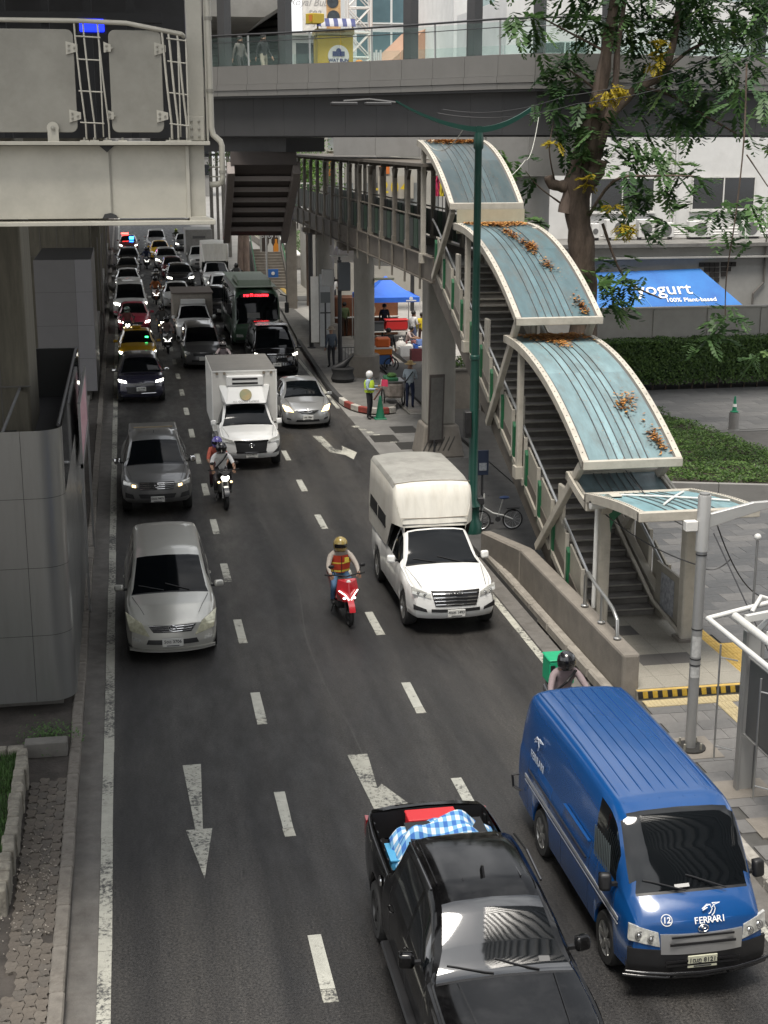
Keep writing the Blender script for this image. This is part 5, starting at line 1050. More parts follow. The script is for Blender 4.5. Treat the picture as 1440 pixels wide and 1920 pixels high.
for k in range(14): MB().box(a.x+.02+(b.x-a.x)*k/14,.02,a.z,a.x+.07+(b.x-a.x)*k/14,.07,b.z).build('baluster', GRN if k%3 else WHT, tb)
MB().box(a.x,.0,b.z,b.x,.1,b.z+.08).build('handrail', WHT, tb)
# unseen tower added beside the plaza, out of frame, for the windscreens to mirror
tw_ = thing('unseen_tower','tall dark office tower with pale vertical fins, added unseen beside the plaza','building',(13.2,-12,0)); TWD = mat('tower_glass', (.035,.04,.045), .2, var=.3, scale=.2)
MB().box(0,-20,0,24,19,52).build('wall', TWD, tw_)
for k in range(19): MB().box(-.25,-19.6+k*2.05,3,-.004,-19.2+k*2.05,52).build('fin', mat('tower_fin', (.085,.085,.084), .6), tw_)
for k in range(12): MB().box(.4+k*2,19.004,3,.8+k*2,19.25,52).build('fin', mat('tower_fin', (.085,.085,.084)), tw_)
MB().box(-.5,-20.4,0,24.4,19.4,3).build('podium', GB, tw_)
# both road sides in the distance
DKW = mat('shaded_render', (.13,.125,.115), .85, var=.25, scale=.5)
facade('shaded_shophouse','dark shaded shophouse row beyond the median piers on the left',-30,-9,70,3,14,8,3,DKW,WGL); 
facade('far_office_block','far office block closing the end of the road',-22,16,268,3,26,16,7,mat('far_render', (.20,.195,.185), .85, var=.2, scale=.3),WGL)
facade('roadside_shops','pale shop row on the far right side of the road',17.5,50,150,3,20,12,5,mat('shop_render', (.30,.29,.27), .85, var=.2, scale=.4),WGL)
# far right: station exit stair, posters, lamp, lawn strip, trunks
ft = thing('station_exit_stair','grey exit stair with green railings beyond the bus','staircase',(0,0,0)); q=G(512,545,0)
for k in range(14): MB().box(q.x-.9,q.y+1+k*.32,0,q.x+1.1,q.y+1.32+k*.32,.17*(k+1)).build('step', CONC, ft)
for s_ in (-1.0,1.15): MB().beam((q.x+s_,q.y+.8,1.0),(q.x+s_,q.y+5.6,3.4),.06,.08).build('handrail', GRN, ft); MB().prism([(q.y+.9,0),(q.y+5.6,0),(q.y+5.6,2.9),(q.y+.9,.5)],'x',q.x+s_-.05,q.x+s_+.05).build('side_wall', CONC_D, ft)
ps = thing('poster_frame','framed drinks poster with orange and white bottles beyond the bus','poster',(0,0,0)); a,b=atY(487,435,101),atY(525,490,101)
MB().box(a.x,100.9,b.z,b.x,101.1,a.z).build('board', mat('poster_dark', (.06,.045,.04), .5, var=.5, scale=2), ps); 
for x in (a.x+.05,b.x-.05): MB().box(x-.06,100.8,0,x+.06,101.15,a.z+.1).build('post', mat('frame_pale', (.4,.4,.38), .5), ps)
for (px,c) in ((507,(.6,.6,.58)),(518,(.65,.25,.03))):
    qa=atY(px,470,100.85); MB().prism([(qa.x-.18,qa.z-.6),(qa.x+.18,qa.z-.6),(qa.x+.2,qa.z+.3),(qa.x+.08,qa.z+.55),(qa.x+.08,qa.z+.8),(qa.x-.08,qa.z+.8),(qa.x-.08,qa.z+.55),(qa.x-.2,qa.z+.3)],'y',100.86,100.89).build('printed_bottle', mat('bottle_%d'%px, c, .5), ps)
a=atY(505,442,100.85); lettering('Enjoy it', .42, WPR, ps, (a.x,100.86,a.z))
bs_ = thing('blue_notice','blue information panel with white pictogram at the foot of the exit stair','sign',(0,0,0)); a,b=atY(502,505,98),atY(522,520,98); MB().box(a.x,98,b.z,b.x,98.1,a.z).build('panel', mat('notice_blue', (.03,.13,.42), .5), bs_); MB().box(a.x+.1,98.01,0,b.x-.1,98.08,b.z).build('lower_panel', WHT, bs_); MB().lathe([(0,0),(.12,0),(.12,.02)],10,((a.x+b.x)/2,97.985,(a.z+b.z)/2),Matrix.Rotation(R(90),3,'X')).build('pictogram', WPR, bs_)
ll = thing('far_lamp_post','pale street lamp post with curved arm beyond the bus','lamp post',(0,0,0)); a=atY(499,430,94); MB().tube([(a.x,94,0),(a.x,94,a.z-.5),(a.x+.1,94,a.z-.2),(a.x+1.6,94,a.z+.4),(a.x+2.0,94,a.z+.4)],.07,8).build('pole', mat('pole_pale', (.42,.42,.41)), ll, smooth=60); MB().box(a.x+1.8,93.85,a.z+.32,a.x+2.6,94.15,a.z+.46).build('lamp_head', WHT, ll, bevel=.03)
for i,px in enumerate((452,464)):
    q=G(px,508,.1); t=thing('roadside_tree',['left','right'][i]+' slim bare tree trunk beside the far white truck','tree',(q.x,q.y,0),group='slim roadside trunks'); MB().tube([(0,0,0),(.1*(1-2*i),0,3),(-.15,.1,6),(.5*(1-2*i),0,9)],[.32,.26,.22,.12],8).build('trunk', BARK2, t, smooth=60); mb=MB()
    for _ in range(700): leaf_quad(mb,(random.gauss(0,1.2),random.gauss(0,1),9+random.gauss(0,.7)),random.uniform(.06,.14))
    mb.build('crown',HL,t,fix=False)
for i,(px,w_) in enumerate(((408,.25),(420,.2),(432,.3),(442,.25))):
    q=G(px,490,.1); t=thing('utility_pole',['first','second','third','fourth'][i]+' dark utility pole from the left behind the far trucks','pole',(q.x,q.y+6,0),group='far utility poles'); MB().tube([(0,0,0),(0,0,10)],w_*.6,8).build('shaft',CONC_D,t,smooth=50); MB().box(-.5,-.1,8.5,.5,.1,8.7).build('cross_arm',DARKST,t)
rp_ = thing('ramp_wall','low grey ramp wall beside the bright side path','wall',(0,0,0)); a,b=G(560,480,1.0),G(525,445,1.0); MB().beam((a.x,a.y,.5),(b.x,b.y,.5),.4,1.0).build('wall',CONC_D,rp_); MB().beam((a.x,a.y,1.06),(b.x,b.y,1.06),.5,.1).build('coping',WHT,rp_)
lw = thing('lawn_bed','strip of bright lawn behind the ramp wall','lawn',(0,0,0)); mb=MB(); c=G(560,462,.6)
for _ in range(6000): leaf_quad(mb,(c.x+random.uniform(-2.5,6),c.y+random.uniform(-10,25),.65+random.random()*.15),random.uniform(.07,.16),(0,0,1))
mb.build('turf',GRASS,lw,fix=False); MB().box(c.x-2.6,c.y-10,0,c.x+6,c.y+25,.62).build('bed',CONC,lw)
# side path deck boards beside the bus
dk = struct(MB().box(8.9,74,-.04,13.5,92,.02).build('boardwalk', mat('boardwalk_base', (.10,.10,.098), .9)))
for k in range(26):
    MB().box(9.0,74.3+k*.55,.02,13.4,74.78+k*.55,.05).build('board', mat('board_pale', (.40,.385,.36), .8, var=.15, scale=3), dk)
for k in range(20): MB().box(10.2,80+k*.4+9,.052,10.5,80.38+k*.4+9,.058).build('tactile_tile', YEL, dk)
struct(MB().box(13.52,60,-.04,30,140,.012).build('side_path', mat('side_path', (.30,.29,.275), .85, var=.15, scale=.8)))
# ------------------------------------------------------------------ market corner
tent = thing('blue_tent','bright blue pop-up market tent behind the footbridge column','tent',(12.65,70,0)); TB = mat('tent_blue', (.03,.14,.62), .6, var=.12, scale=1.5)
ap=(0,0,3.25); cs=[(-1.45,-1.45),(1.45,-1.45),(1.45,1.45),(-1.45,1.45)]
for i in range(4):
    a,b=cs[i],cs[(i+1)%4]; rows=[]
    for k in range(7):
        t=k/6; zz=2.32+(3.25-2.32)*(t**1.35); rows.append([((a[0]+(b[0]-a[0])*j/6)*(1-t)+0*t,(a[1]+(b[1]-a[1])*j/6)*(1-t),zz-.05*math.sin(math.pi*j/6)*(1-t)) for j in range(7)])
    MB().grid(rows).build('canopy_face', TB, tent, smooth=50); MB().add([(*a,2.32),(*b,2.32),(*b,2.08),(*a,2.08)],[(0,1,2,3)]).build('valance', TB, tent, solid=.01)
    MB().tube([(*a,0),(*a,2.3)],.025,6).build('leg', WP, tent)
MB().box(.75,-1.47,2.13,1.25,-1.458,2.19).build('printed_mark', WPR, tent); MB().lathe([(0,0),(.09,0),(.09,.012)],12,(1.0,-1.458,2.26),Matrix.Rotation(R(90),3,'X')).build('printed_mark', WPR, tent)
wt_ = thing('white_tarpaulin','white tarpaulin roof stretched behind the blue tent','tarpaulin',(13.6,75,0)); MB().grid([[(-3+j,(k-2)*1.2,4.6-.35*k+.15*math.sin(j*1.3)) for j in range(8)] for k in range(5)]).build('sheet', mat('tarp_white', (.55,.55,.54), .7, var=.08), wt_, smooth=60)
for x,y in ((-2.9,-2.3),(4.0,-2.3),(-2.9,2.3),(4.0,2.3)): MB().tube([(x,y,0),(x,y,4.6 if y<0 else 3.3)],.04,6).build('pole', SST, wt_)
gs2 = thing('green_canopy','dark green shop canopy edge behind the white tarpaulin','canopy',(13.2,82,0)); MB().box(-2.5,0,5.1,3.5,1.5,5.9).build('fascia', mat('canopy_green', (.01,.13,.06), .5), gs2); MB().box(-2.4,.4,0,-2.2,.6,5.1).build('post', DARKST, gs2); MB().box(3.2,.4,0,3.4,.6,5.1).build('post', DARKST, gs2)
bs2 = thing('brown_food_stall','brown food stall front with pale round lettering under the blue tent','stall',(12.0,72.2,0)); MB().box(-1.6,0,0,1.7,1.0,2.0).build('front', mat('stall_brown', (.20,.075,.035), .6, var=.15), bs2, bevel=.05); lettering('ออ', .75, mat('stall_print', (.42,.33,.22), .6), bs2, (.1,-.01,1.35), bold=.03); MB().box(-1.6,-.25,.95,1.7,-.004,1.0).build('counter', WHT, bs2)
rd = thing('red_cooler','red covered cooler box on the market stall table','cooler',(12.9,68.5,.72)); MB().box(-.55,-.25,.05,.55,.3,.5).build('box', mat('cooler_red', (.5,.02,.02), .5), rd, bevel=.06); MB().box(-.57,-.27,.5,.57,.32,.56).build('lid', mat('cooler_red', (.5,.02,.02)), rd, bevel=.02)
tb2 = thing('stall_table','white topped stall table behind the walking man','table',(12.4,68.6,0)); MB().box(-1.1,-.4,.68,1.2,.4,.72).build('tabletop', WHT, tb2); 
for x in (-1.0,1.1):
    for y in (-.35,.35): MB().box(x-.03,y-.03,0,x+.03,y+.03,.68).build('leg', DARKST, tb2)
bk2 = thing('black_crate','dark grey storage crate on the stall table','crate',(12.0,68.45,.72)); MB().box(-.25,-.2,0,.25,.25,.42).build('tub', mat('crate_dark', (.05,.055,.06), .6), bk2, bevel=.02); MB().box(-.27,-.22,.42,.27,.27,.46).build('rim', DARKST, bk2)
def bag(x,y,s,c,label,z=0.012,name='plastic_bag'):
    t=thing(name,label,'bag',(x,y,z)); mb=MB().lathe([(s*.35,0),(s*.5,s*.3),(s*.42,s*.7),(s*.15,s*.9),(s*.2,s*1.05)],10); mb.v=[(a*(1+.15*math.sin(b*30+e*9)),b*(1+.15*math.cos(a*25)),e) for a,b,e in mb.v]; mb.build('sack',mat('bag_%s'%label[:12].replace(' ','_'),c,.5,var=.2,scale=10),t,smooth=60); MB().tube([(0,0,s*1.0),(s*.1,0,s*1.15)],s*.05,6).build('knot',WHT,t); return t
bag(13.1,63.6,.55,(.6,.6,.6),'white plastic sack beside the blue crate at the market'); bag(13.7,62.2,.6,(.5,.5,.48),'pale bulging shopping sack nearest the market corner'); bag(14.05,62.5,.5,(.5,.42,.42),'pinkish sack behind the pale shopping sack'); bag(12.7,66.2,.6,(.55,.53,.5),'white bundle of cloth in front of the stall table'); bag(13.0,65.7,.5,(.62,.61,.58),'small white bundle right of the cloth bundle')
def crate(x,y,z,d,c,label):
    t=thing('crate',label,'crate',(x,y,z)); w,l,h=d; m=mat('crate_'+label.split()[0],c,.55,var=.12); MB().box(-w/2,-l/2,0,w/2,l/2,.03).build('base',m,t)
    for a in ((-w/2,-l/2,-w/2+.03,l/2),(w/2-.03,-l/2,w/2,l/2),(-w/2+.03,-l/2,w/2-.03,-l/2+.03),(-w/2+.03,l/2-.03,w/2-.03,l/2)): MB().box(a[0],a[1],.03,a[2],a[3],h).build('side',m,t)
    return t
crate(13.35,64.6,.01,(.7,.5,.55),(.03,.12,.5),'blue plastic crate among the market goods'); crate(12.75,62.7,.01,(.55,.45,.6),(.12,.03,.035),'maroon crate at the market platform edge'); crate(12.55,64.2,.01,(.6,.5,.5),(.5,.5,.5),'white plastic crate behind the maroon crate'); crate(13.4,64.6,.57,(.5,.4,.2),(.2,.3,.6),'light-blue tray stacked on the blue crate')
st2 = thing('cart_platform','dark low timber platform under the market goods','platform',(13.3,63.3,0)); MB().box(-1.1,-1.6,.0,1.2,2.4,.1).build('deck',mat('platform_dark',(.05,.042,.038),.8),st2); MB().box(-1.15,-1.65,.0,-1.1,2.4,.2).build('edge',DARKST,st2)
# orange vending tricycle box
oc = thing('orange_cart','orange ice-cream vending cart with wheel behind the round column','cart',(10.75,60.4,0.012)); ORN = mat('cart_orange',(.62,.19,.02),.45)
MB().box(-.45,-.3,.75,.4,.3,1.05).build('tray',ORN,oc,bevel=.04); MB().box(-.3,-.2,1.06,.35,.2,1.5).build('seat_back',mat('cart_red_orange',(.6,.12,.02),.45),oc,bevel=.08); MB().box(-.47,-.32,1.02,.42,.32,1.07).build('white_trim',WP,oc); MB().box(-.4,-.25,.35,.3,.25,.74).build('under_box',mat('cart_blue',(.05,.12,.3),.5),oc)
for y in (-.34,.34): w_=ring(MB(),(.35,y,.33),.31,.03,'y').build('wheel',RUB,oc,smooth=60); MB().tube([(.35,y,.33),(.35,y*.7,.4)],.03,6).build('hub',SST,w_)
MB().tube([(.3,0,1.0),(.5,0,.35)],.03,6).build('red_post',mat('cart_red',(.4,.03,.03),.5),oc)
# push cart with the hat man
pc = thing('push_cart','grey push cart with bagged goods and a green tray in front of the hat man','cart',(9.75,52.2,.012)); MB().box(-.35,-.5,.35,.3,.4,.95).build('bagged_load',mat('cart_bag',(.30,.26,.23),.6,var=.4,scale=6,bump=.6,bscale=9),pc,bevel=.1,segs=2); MB().box(-.36,-.4,1.0,.1,.35,1.12).build('green_tray',mat('tray_green',(.03,.16,.07),.5,var=.3,scale=9),pc,bevel=.02); MB().box(-.38,-.5,.96,.32,.45,1.0).build('frame_top',SST,pc)
for x in (-.42,.36): w_=ring(MB(),(x,0,.33),.30,.028,'x').build('wheel',RUB,pc,smooth=60); MB().tube([(x,0,.33),(x*.7,0,.33)],.03,6).build('hub',SST,w_)
MB().tube([(.3,-.4,.95),(.55,-.6,1.0)],.02,6).build('handle',SST,pc); mb=MB().sphere((-.1,-.1,1.18),(.2,.25,.1),8,5); mb.build('greens',mat('greens',(.06,.14,.03),.7,var=.4,scale=12),pc,smooth=60)
# traffic cone, kerb furniture
cn = thing('green_cone','tall green and white traffic cone beside the traffic officer','cone',(8.78,49.7,.005)); CG = mat('cone_green',(.01,.16,.08)); MB().box(-.22,-.22,0,.22,.22,.04).build('base',CG,cn,bevel=.02); MB().lathe([(.17,.04),(.04,.82),(.03,.84),(0,.845)],16).build('cone_body',CG,cn,smooth=40); MB().lathe([(.112,.36),(.085,.50)],16).build('white_band',WP,cn); MB().lathe([(.078,.56),(.062,.64)],16).build('white_band',WP,cn)
dr = thing('drum_bin','black rubber bin heaped with sacks at the kerb by the column','bin',(8.55,57.2,.15)); MB().lathe([(.42,0),(.5,.15),(.42,.35),(.48,.55),(.36,.6)],16).build('drum',RUB,dr,smooth=40); MB().tube([(-.4,0,.55),(.0,-.1,.7),(.45,0,1.1)],[.12,.16,.03],8).build('heaped_sack',mat('black_plastic',(.015,.015,.016)),dr,smooth=60)
sb2 = thing('sign_stand','white sign board pair with a dark traffic sign post by the far column','sign',(9.0,66.6,.15)); MB().box(-.5,.3,.3,-.12,.36,3.4).build('white_board',WHT,sb2); MB().box(-.08,.3,.1,.42,.36,3.5).build('white_board',mat('board_greywhite',(.4,.41,.41),.6,var=.1),sb2); MB().tube([(.15,0,0),(.15,0,2.7)],.04,8).build('post',DARKST,sb2); MB().box(-.08,-.05,2.2,.38,-.02,2.7).build('sign_back',mat('sign_back',(.12,.13,.13),.5),sb2); MB().box(-.1,-.04,1.7,.4,-.02,1.76).build('bracket',DARKST,sb2)
dp2 = thing('dark_pole','dark steel pole left of the far footbridge column','pole',(8.55,67.2,.15)); MB().tube([(0,0,0),(0,0,5.4)],.11,10).build('shaft',DARKST,dp2,smooth=50); MB().lathe([(.2,0),(.2,.05)],12).build('base_flange',DARKST,dp2)
up = thing('signal_cabinet_pole','dark pole with grey cabinets and small lamp between the two round columns','pole',(9.05,61.3,.15)); MB().tube([(0,0,0),(0,0,4.6)],.09,10).build('shaft',DARKST,up,smooth=50); MB().box(-.08,-.25,3.3,.45,.15,4.5).build('cabinet',mat('cabinet_grey',(.10,.11,.12),.5),up,bevel=.03); MB().box(-.75,-.1,3.5,-.25,.25,4.2).build('meter_box',mat('meter_box',(.42,.42,.41),.5),up,bevel=.02); MB().box(-.25,0,3.7,0,.1,3.78).build('bracket',DARKST,up); MB().box(-.4,-.2,4.75,.35,.15,4.82).build('lamp_head',WHT,up,bevel=.02); MB().tube([(0,0,4.6),(0,0,4.76)],.05,6).build('neck',DARKST,up)
fl2 = thing('flood_lamp','flat pale lamp head on the round column near the blue tent','lamp',(10.35,58.4,4.15)); MB().box(-.3,-.15,0,.55,.15,.08).build('lamp_head',mat('lamp_cream',(.5,.5,.36),.5),fl2,bevel=.02); MB().box(-.34,-.04,-.02,-.24,.04,.06).build('bracket',DARKST,fl2)
rb = thing('rail_barrier','short dark metal crowd barrier between the island columns','barrier',(9.2,60.0,.15)); 
for k in range(7): MB().tube([(-.25+.13*k,0,.1),(-.25+.13*k,0,1.0)],.014,5).build('bar',DARKST,rb)
for z in (.1,1.0): MB().tube([(-.27,0,z),(.57,0,z)],.02,6).build('rail',DARKST,rb)
for x in (-.25,.53): MB().box(x-.03,-.2,0,x+.03,.2,.06).build('foot',DARKST,rb)
pw2 = thing('planter_box','grey rendered planter box behind the stair column','planter',(11.5,50.9,0.005)); MB().box(-.8,-.4,0,1.2,.5,1.55).build('box',CONC,pw2,bevel=.03); MB().box(-.85,-.45,1.552,1.25,.55,1.62).build('rim',CONC_D,pw2); mb=MB()
for _ in range(500): leaf_quad(mb,(random.uniform(-.7,1.1),random.uniform(-.3,.4),1.65+random.random()*.35),random.uniform(.04,.09))
mb.build('foliage',HL,pw2,fix=False)
# overhead wires
def wire(label, pts, sag, r=.012, c=None):
    t=thing('overhead_wire',label,'wire',pts[0],group='overhead wires'); o=Vector(pts[0]); out=[]
    for a,b in zip(pts,pts[1:]):
        a,b=Vector(a),Vector(b)
        for k in range(13): q=k/12; out.append(a.lerp(b,q)-Vector((0,0,sag*4*q*(1-q)))-o)
    MB().tube(out,r,5).build('cable',c or DARKST,t,smooth=60)
PW = mat('wire_pale',(.42,.42,.38),.5)
wire('black cable draped over the third stair canopy down to the grey pole',[tuple(atY(1040,640,31.8)),tuple(atY(1150,850,28)),tuple(atY(1240,960,24)),tuple(atY(1325,1000,20.3))],.05)
wire('thin cable sagging from the entrance canopy to the ball-top post',[tuple(atY(1130,960,25.6)),tuple(atY(1310,1060,21)),tuple(atY(1370,1048,20.9))],.12)
wire('thin stay wire from the grey pole to the bus shelter frame',[tuple(atY(1338,1000,20.1)),tuple(atY(1440,1220,18.5))],.0)
wire('pale looping wire above the top stair canopy',[tuple(atY(870,240,34)),tuple(atY(800,268,40)),tuple(atY(900,330,40)),tuple(atY(985,300,41)),tuple(atY(1010,220,42))],.35,.012,PW)
wire('dark cable running across the skywalk fascia to the tree',[tuple(atY(830,205,45)),tuple(atY(1060,180,42)),tuple(atY(1440,65,38))],.25)
wire('second dark cable below the first across the skywalk',[tuple(atY(820,212,45)),tuple(atY(1080,195,42)),tuple(atY(1445,90,38))],.25)
wire('thin drooping cable over the plaza from the grey pole bracket',[tuple(atY(1345,985,20.1)),tuple(atY(1440,1120,22))],.3)
# ------------------------------------------------------------------ vehicles
def paint(name, col, metal=0.0, rough=.28, coat=.7, dirt=.18): return mat('paint_'+name, col, rough, metal, var=.04, scale=2, coat=coat, dirt=dirt, dscale=2.2, dcol=tuple(c*.55+.03 for c in col))
CARGL = mat('car_glass', (.003,.004,.005), .05, spec=.32, ior=1.42)
BLK = mat('black_trim', (.009,.009,.010), .5, var=.2, scale=10); BLKG = mat('black_gloss', (.008,.008,.009), .12, coat=.4)
CHR = mat('chrome', (.62,.62,.62), .12, 1.0); LENS = mat('lamp_lens', (.50,.50,.47), .08, .3, var=.45, scale=14, coat=.8); LENSY = mat('lamp_lens_aged', (.42,.40,.22), .15, .2, var=.3, scale=14, coat=.5)
LIT = mat('lamp_lit', (.9,.9,.8), .3, emit=(1,.97,.85), estr=5); LITW = mat('lamp_lit_warm', (.9,.7,.4), .3, emit=(1,.72,.32), estr=2.2)
PLT = mat('plate_white', (.55,.55,.52), .5, var=.08); PTX = mat('plate_ink', (.03,.03,.035), .6); MIR = mat('mirror_glass', (.6,.6,.6), .03, 1.0)
RIMS = mat('rim_silver', (.42,.42,.41), .3, .8, dirt=.5, dscale=8); RIMD = mat('rim_dark', (.05,.05,.05), .4, .6)
_wheel = {}
def wheel_mesh(r, w, style):
    k = (r,w,style)
    if k in _wheel: return _wheel[k]
    rot = Matrix.Rotation(R(90),3,'Y'); rr = r*.66
    mb = MB().lathe([(rr,-w/2),(r*.93,-w/2),(r*.99,-w*.32),(r,-w*.2),(r,w*.2),(r*.99,w*.32),(r*.93,w/2),(rr,w/2)],26,rot=rot,cap=False); t = mb.build('tyre',RUB,smooth=35); tm = t.data; bpy.data.objects.remove(t)
    mb = MB().lathe([(rr*.98,w*.48),(rr*.92,w*.40),(rr*.90,-w*.1)],26,rot=rot,cap=False); ns = 6 if style != 'steel' else 10
    for a in range(ns):
        q = 2*math.pi*a/ns
        for dq in ((-.13,.13) if style=='twin' else (0,)):
            mb.beam(Vector((w*.38,rr*.15*math.cos(q),rr*.15*math.sin(q))),Vector((w*.40,rr*.95*math.cos(q+dq),rr*.95*math.sin(q+dq))),.03 if style=='twin' else .055,.03,0,(1,0,0))
    mb.lathe([(rr*.24,w*.34),(rr*.22,w*.44),(0,w*.45)],14,rot=rot); mb.lathe([(rr*.9,-w*.08),(0,-w*.08)],20,rot=rot)
    o = mb.build('rim',RIMD if style=='dark' else RIMS,smooth=35); rm = o.data; bpy.data.objects.remove(o); _wheel[k]=(tm,rm); return _wheel[k]

def loft_car(root, S, pm, pm2=None, detail=1.0):
    L,W = S['L'],S['W']; w2 = W/2; top = pchip(S['top']); belt = pchip(S['belt']); zb = S.get('zb',.24); r = S.get('r',.33); Ra = r+S.get('gap',.065)
    plan = pchip(S.get('plan',[(0,.87),(.22,.945),(.7,1),(L-.9,1),(L-.2,.96),(L,.90)])); wy = S['wheels']; bow = S.get('bow',.26); prof = pchip(S['front']); tumble = S.get('tumble',.30); crown = S.get('crown',.05)
    cowl,rf,rr,rb = S['cowl'],S['rf'],S['rr'],S['rb']
    def bottom(y):
        z = zb
        for yc in wy:
            d = abs(y-yc)
            if d < Ra: z = max(z, r+math.sqrt(max(0,Ra*Ra-d*d)))
        return z
    ys = {0.0,.04,.1,.2,L,L-.04,L-.12,cowl,cowl-.035,rf,rr,rb}; y = .3; st = .16/detail
    while y < L-.15: ys.add(round(y,3)); y += st
    for yc in wy:
        for k in range(15): ys.add(round(yc-Ra*math.cos(math.pi*k/14),4))
        ys.add(yc-Ra-.004); ys.add(yc+Ra+.004)
    for a,b in S['windows']: ys |= {a,b}
    for s_ in S.get('seams',[]): ys |= {s_-.007,s_+.007}
    if 'bed' in S: ys |= {S['bed'][0],S['bed'][1]}
    ys = sorted(ys); out=[ys[0]]
    for v in ys[1:]:
        if v-out[-1] > .0035: out.append(v)
    ys = [v for v in out if 0 <= v <= L]; ys[-1] = L
    def F(x,z): return bow*min(1.15,abs(x)/w2)**2.4 + prof(z)
    def off(x,z,y):
        return (bow*min(1.15,abs(x)/w2)**2.4)*max(0,1-y/1.0) + prof(z)*max(0,1-y/.55)*(1 if z < top(.25)+.05 else 0) - S.get('rbow',.14)*(abs(x)/w2)**2.4*max(0,1-(L-y)/.8)
    def sec(y):
        zt=top(y); zbe=min(belt(y),zt-.025); zl=min(bottom(y),zbe-.04); w=w2*plan(y); hl=zbe-zl; e=min(1,hl/.3); fl=S.get('flare',0)*max([0]+[1-abs(y-yc)/(Ra+.25) for yc in wy])
        p=[(w*.55,zl),(w*.94,zl),(w*.98+fl,zl+.03*e),(w*.997+fl,zl+hl*.25),(w+fl*.6,zl+hl*.5),(w*.99+fl*.2,zl+hl*.78),(w*.975,zl+hl*.92),(w*.95,zbe)]
        h=zt-zbe; rail=min(S.get('rail',.10),.45*h); wt=w*.95-tumble*h-.01; zs_=zbe+min(.03,.15*h); cr=min(crown,.4*h)
        for f in (0,.34,.67,1): p.append((w*.945+(wt-w*.945)*f+.014*math.sin(math.pi*f)*min(1,h*2), zs_+(zt-cr-rail-zs_)*f))
        p += [(wt-.3*rail,zt-cr-rail*.38),(wt-rail*1.0,zt-cr*.92),(wt*.60,zt-cr*.35),(0,zt)]
        return p
    parts = {}
    def P(n): return parts.setdefault(n, MB())
    rows=[]
    for y in ys:
        s_=sec(y); full=[(-x,z) for x,z in s_]+[(x,z) for x,z in reversed(s_[:-1])]; rows.append([(x,y+off(x,z,y),z) for x,z in full])
    wins=S['windows']; seams=S.get('seams',[]); bed=S.get('bed')
    for i in range(len(ys)-1):
        ym=(ys[i]+ys[i+1])/2
        for j in range(30):
            k=j if j<15 else 29-j; q=[rows[i][j],rows[i][j+1],rows[i+1][j+1],rows[i+1][j]]; n='body'; mi=0
            if k==0: mi=1
            elif k>=13 and cowl<ym<rf: n='windshield'
            elif k==12 and cowl+.12<ym<rf-.05: n='windshield' if S.get('wide_ws') else 'body'
            elif k>=13 and cowl-.036<ym<=cowl: mi=1
            elif k>=13 and rr<ym<rb and S.get('rear_glass',True): n='rear_window'
            elif 8<=k<=10 and any(a<ym<b for a,b in wins): n='side_window_%d'%([a<ym<b for a,b in wins].index(True)*2+(j>14))
            elif k in(7,11) and any(a<ym<b for a,b in wins) and S.get('black_frame'): mi=1
            elif 2<=k<=7 and any(abs(ym-s_)<.0071 for s_ in seams): mi=1
            elif k<=2 and S.get('cladding'): mi=1
            elif pm2 and k<=5: mi=2
            elif k>=13 and S.get('black_roof') and rf<=ym<=rr: mi=1
            if bed and bed[0]<ym<bed[1] and k>=13: continue
            P(n).add(q,[(0,1,2,3)],mi)
    for end in (0,-1):   # closed front and rear faces
        row=rows[end]; cap=[]
        for k in range(16):
            a,b=row[k],row[30-k]; y=ys[end]; line=[]
            for m_ in range(11): t=m_/10; x=a[0]+(b[0]-a[0])*t; line.append((x,y+off(x,a[2],y),a[2]))
            cap.append(line)
        g=MB().grid(cap,0); P('body').add(g.v,g.f,0)
    if bed:
        n_=[i for i,y in enumerate(ys) if bed[0]-.001<=y<=bed[1]+.001]; zf=S.get('bed_floor',.74); lin_=MB(); a=[rows[i] for i in n_]
        prof_=[]
        for q in a:
            l,r_=q[13],q[17]; xi=min(abs(l[0]),w2-.12); prof_.append([(-xi,l[1],l[2]),(-xi,l[1],zf+.02),(-xi+.03,l[1],zf),(xi-.03,l[1],zf),(xi,l[1],zf+.02),(xi,l[1],r_[2])])
        lin_.grid(prof_); lin_.add([prof_[0][0],prof_[0][1],prof_[0][4],prof_[0][5]],[(0,1,2,3)]); lin_.add([prof_[-1][0],prof_[-1][1],prof_[-1][4],prof_[-1][5]],[(0,1,2,3)])
        bl_=lin_.build('bed_liner',BLK,root)
        for k in range(9): MB().box(-.62+.15*k,bed[0]+.05,zf+.004,-.57+.15*k,bed[1]-.05,zf+.02).build('floor_rib',BLK,bl_)
        for k in range(7):
            yy=bed[0]+.12+(bed[1]-bed[0]-.2)*k/6
            for sx in (-1,1): MB().box(sx*(prof_[0][5][0]-.02)-.012,yy,zf+.05,sx*(prof_[0][5][0]-.02)+.012,yy+.06,prof_[0][0][2]-.06).build('side_rib',BLK,bl_)
    for n,mb in parts.items():
        nm = 'side_window' if n.startswith('side_window') else n
        mb.build(nm, [pm,BLK,pm2 or pm] if nm=='body' else S.get('glass',CARGL), root, smooth=38, weld=True)
    # wheels
    tm,rm = wheel_mesh(r,S.get('tw',.22),S.get('rim','alloy'))
    for yc in wy:
        for sx in (-1,1):
            x = sx*(w2-S.get('tw',.22)/2-.01+S.get('flare',0)*.6); t=share('wheel',tm,(x,yc,r),root,0 if sx>0 else math.pi); q=share('rim',rm,(0,0,0),t)
        MB().tube([(-w2*.8,yc,r),(w2*.8,yc,r)],.05,6).build('axle',BLK,root)
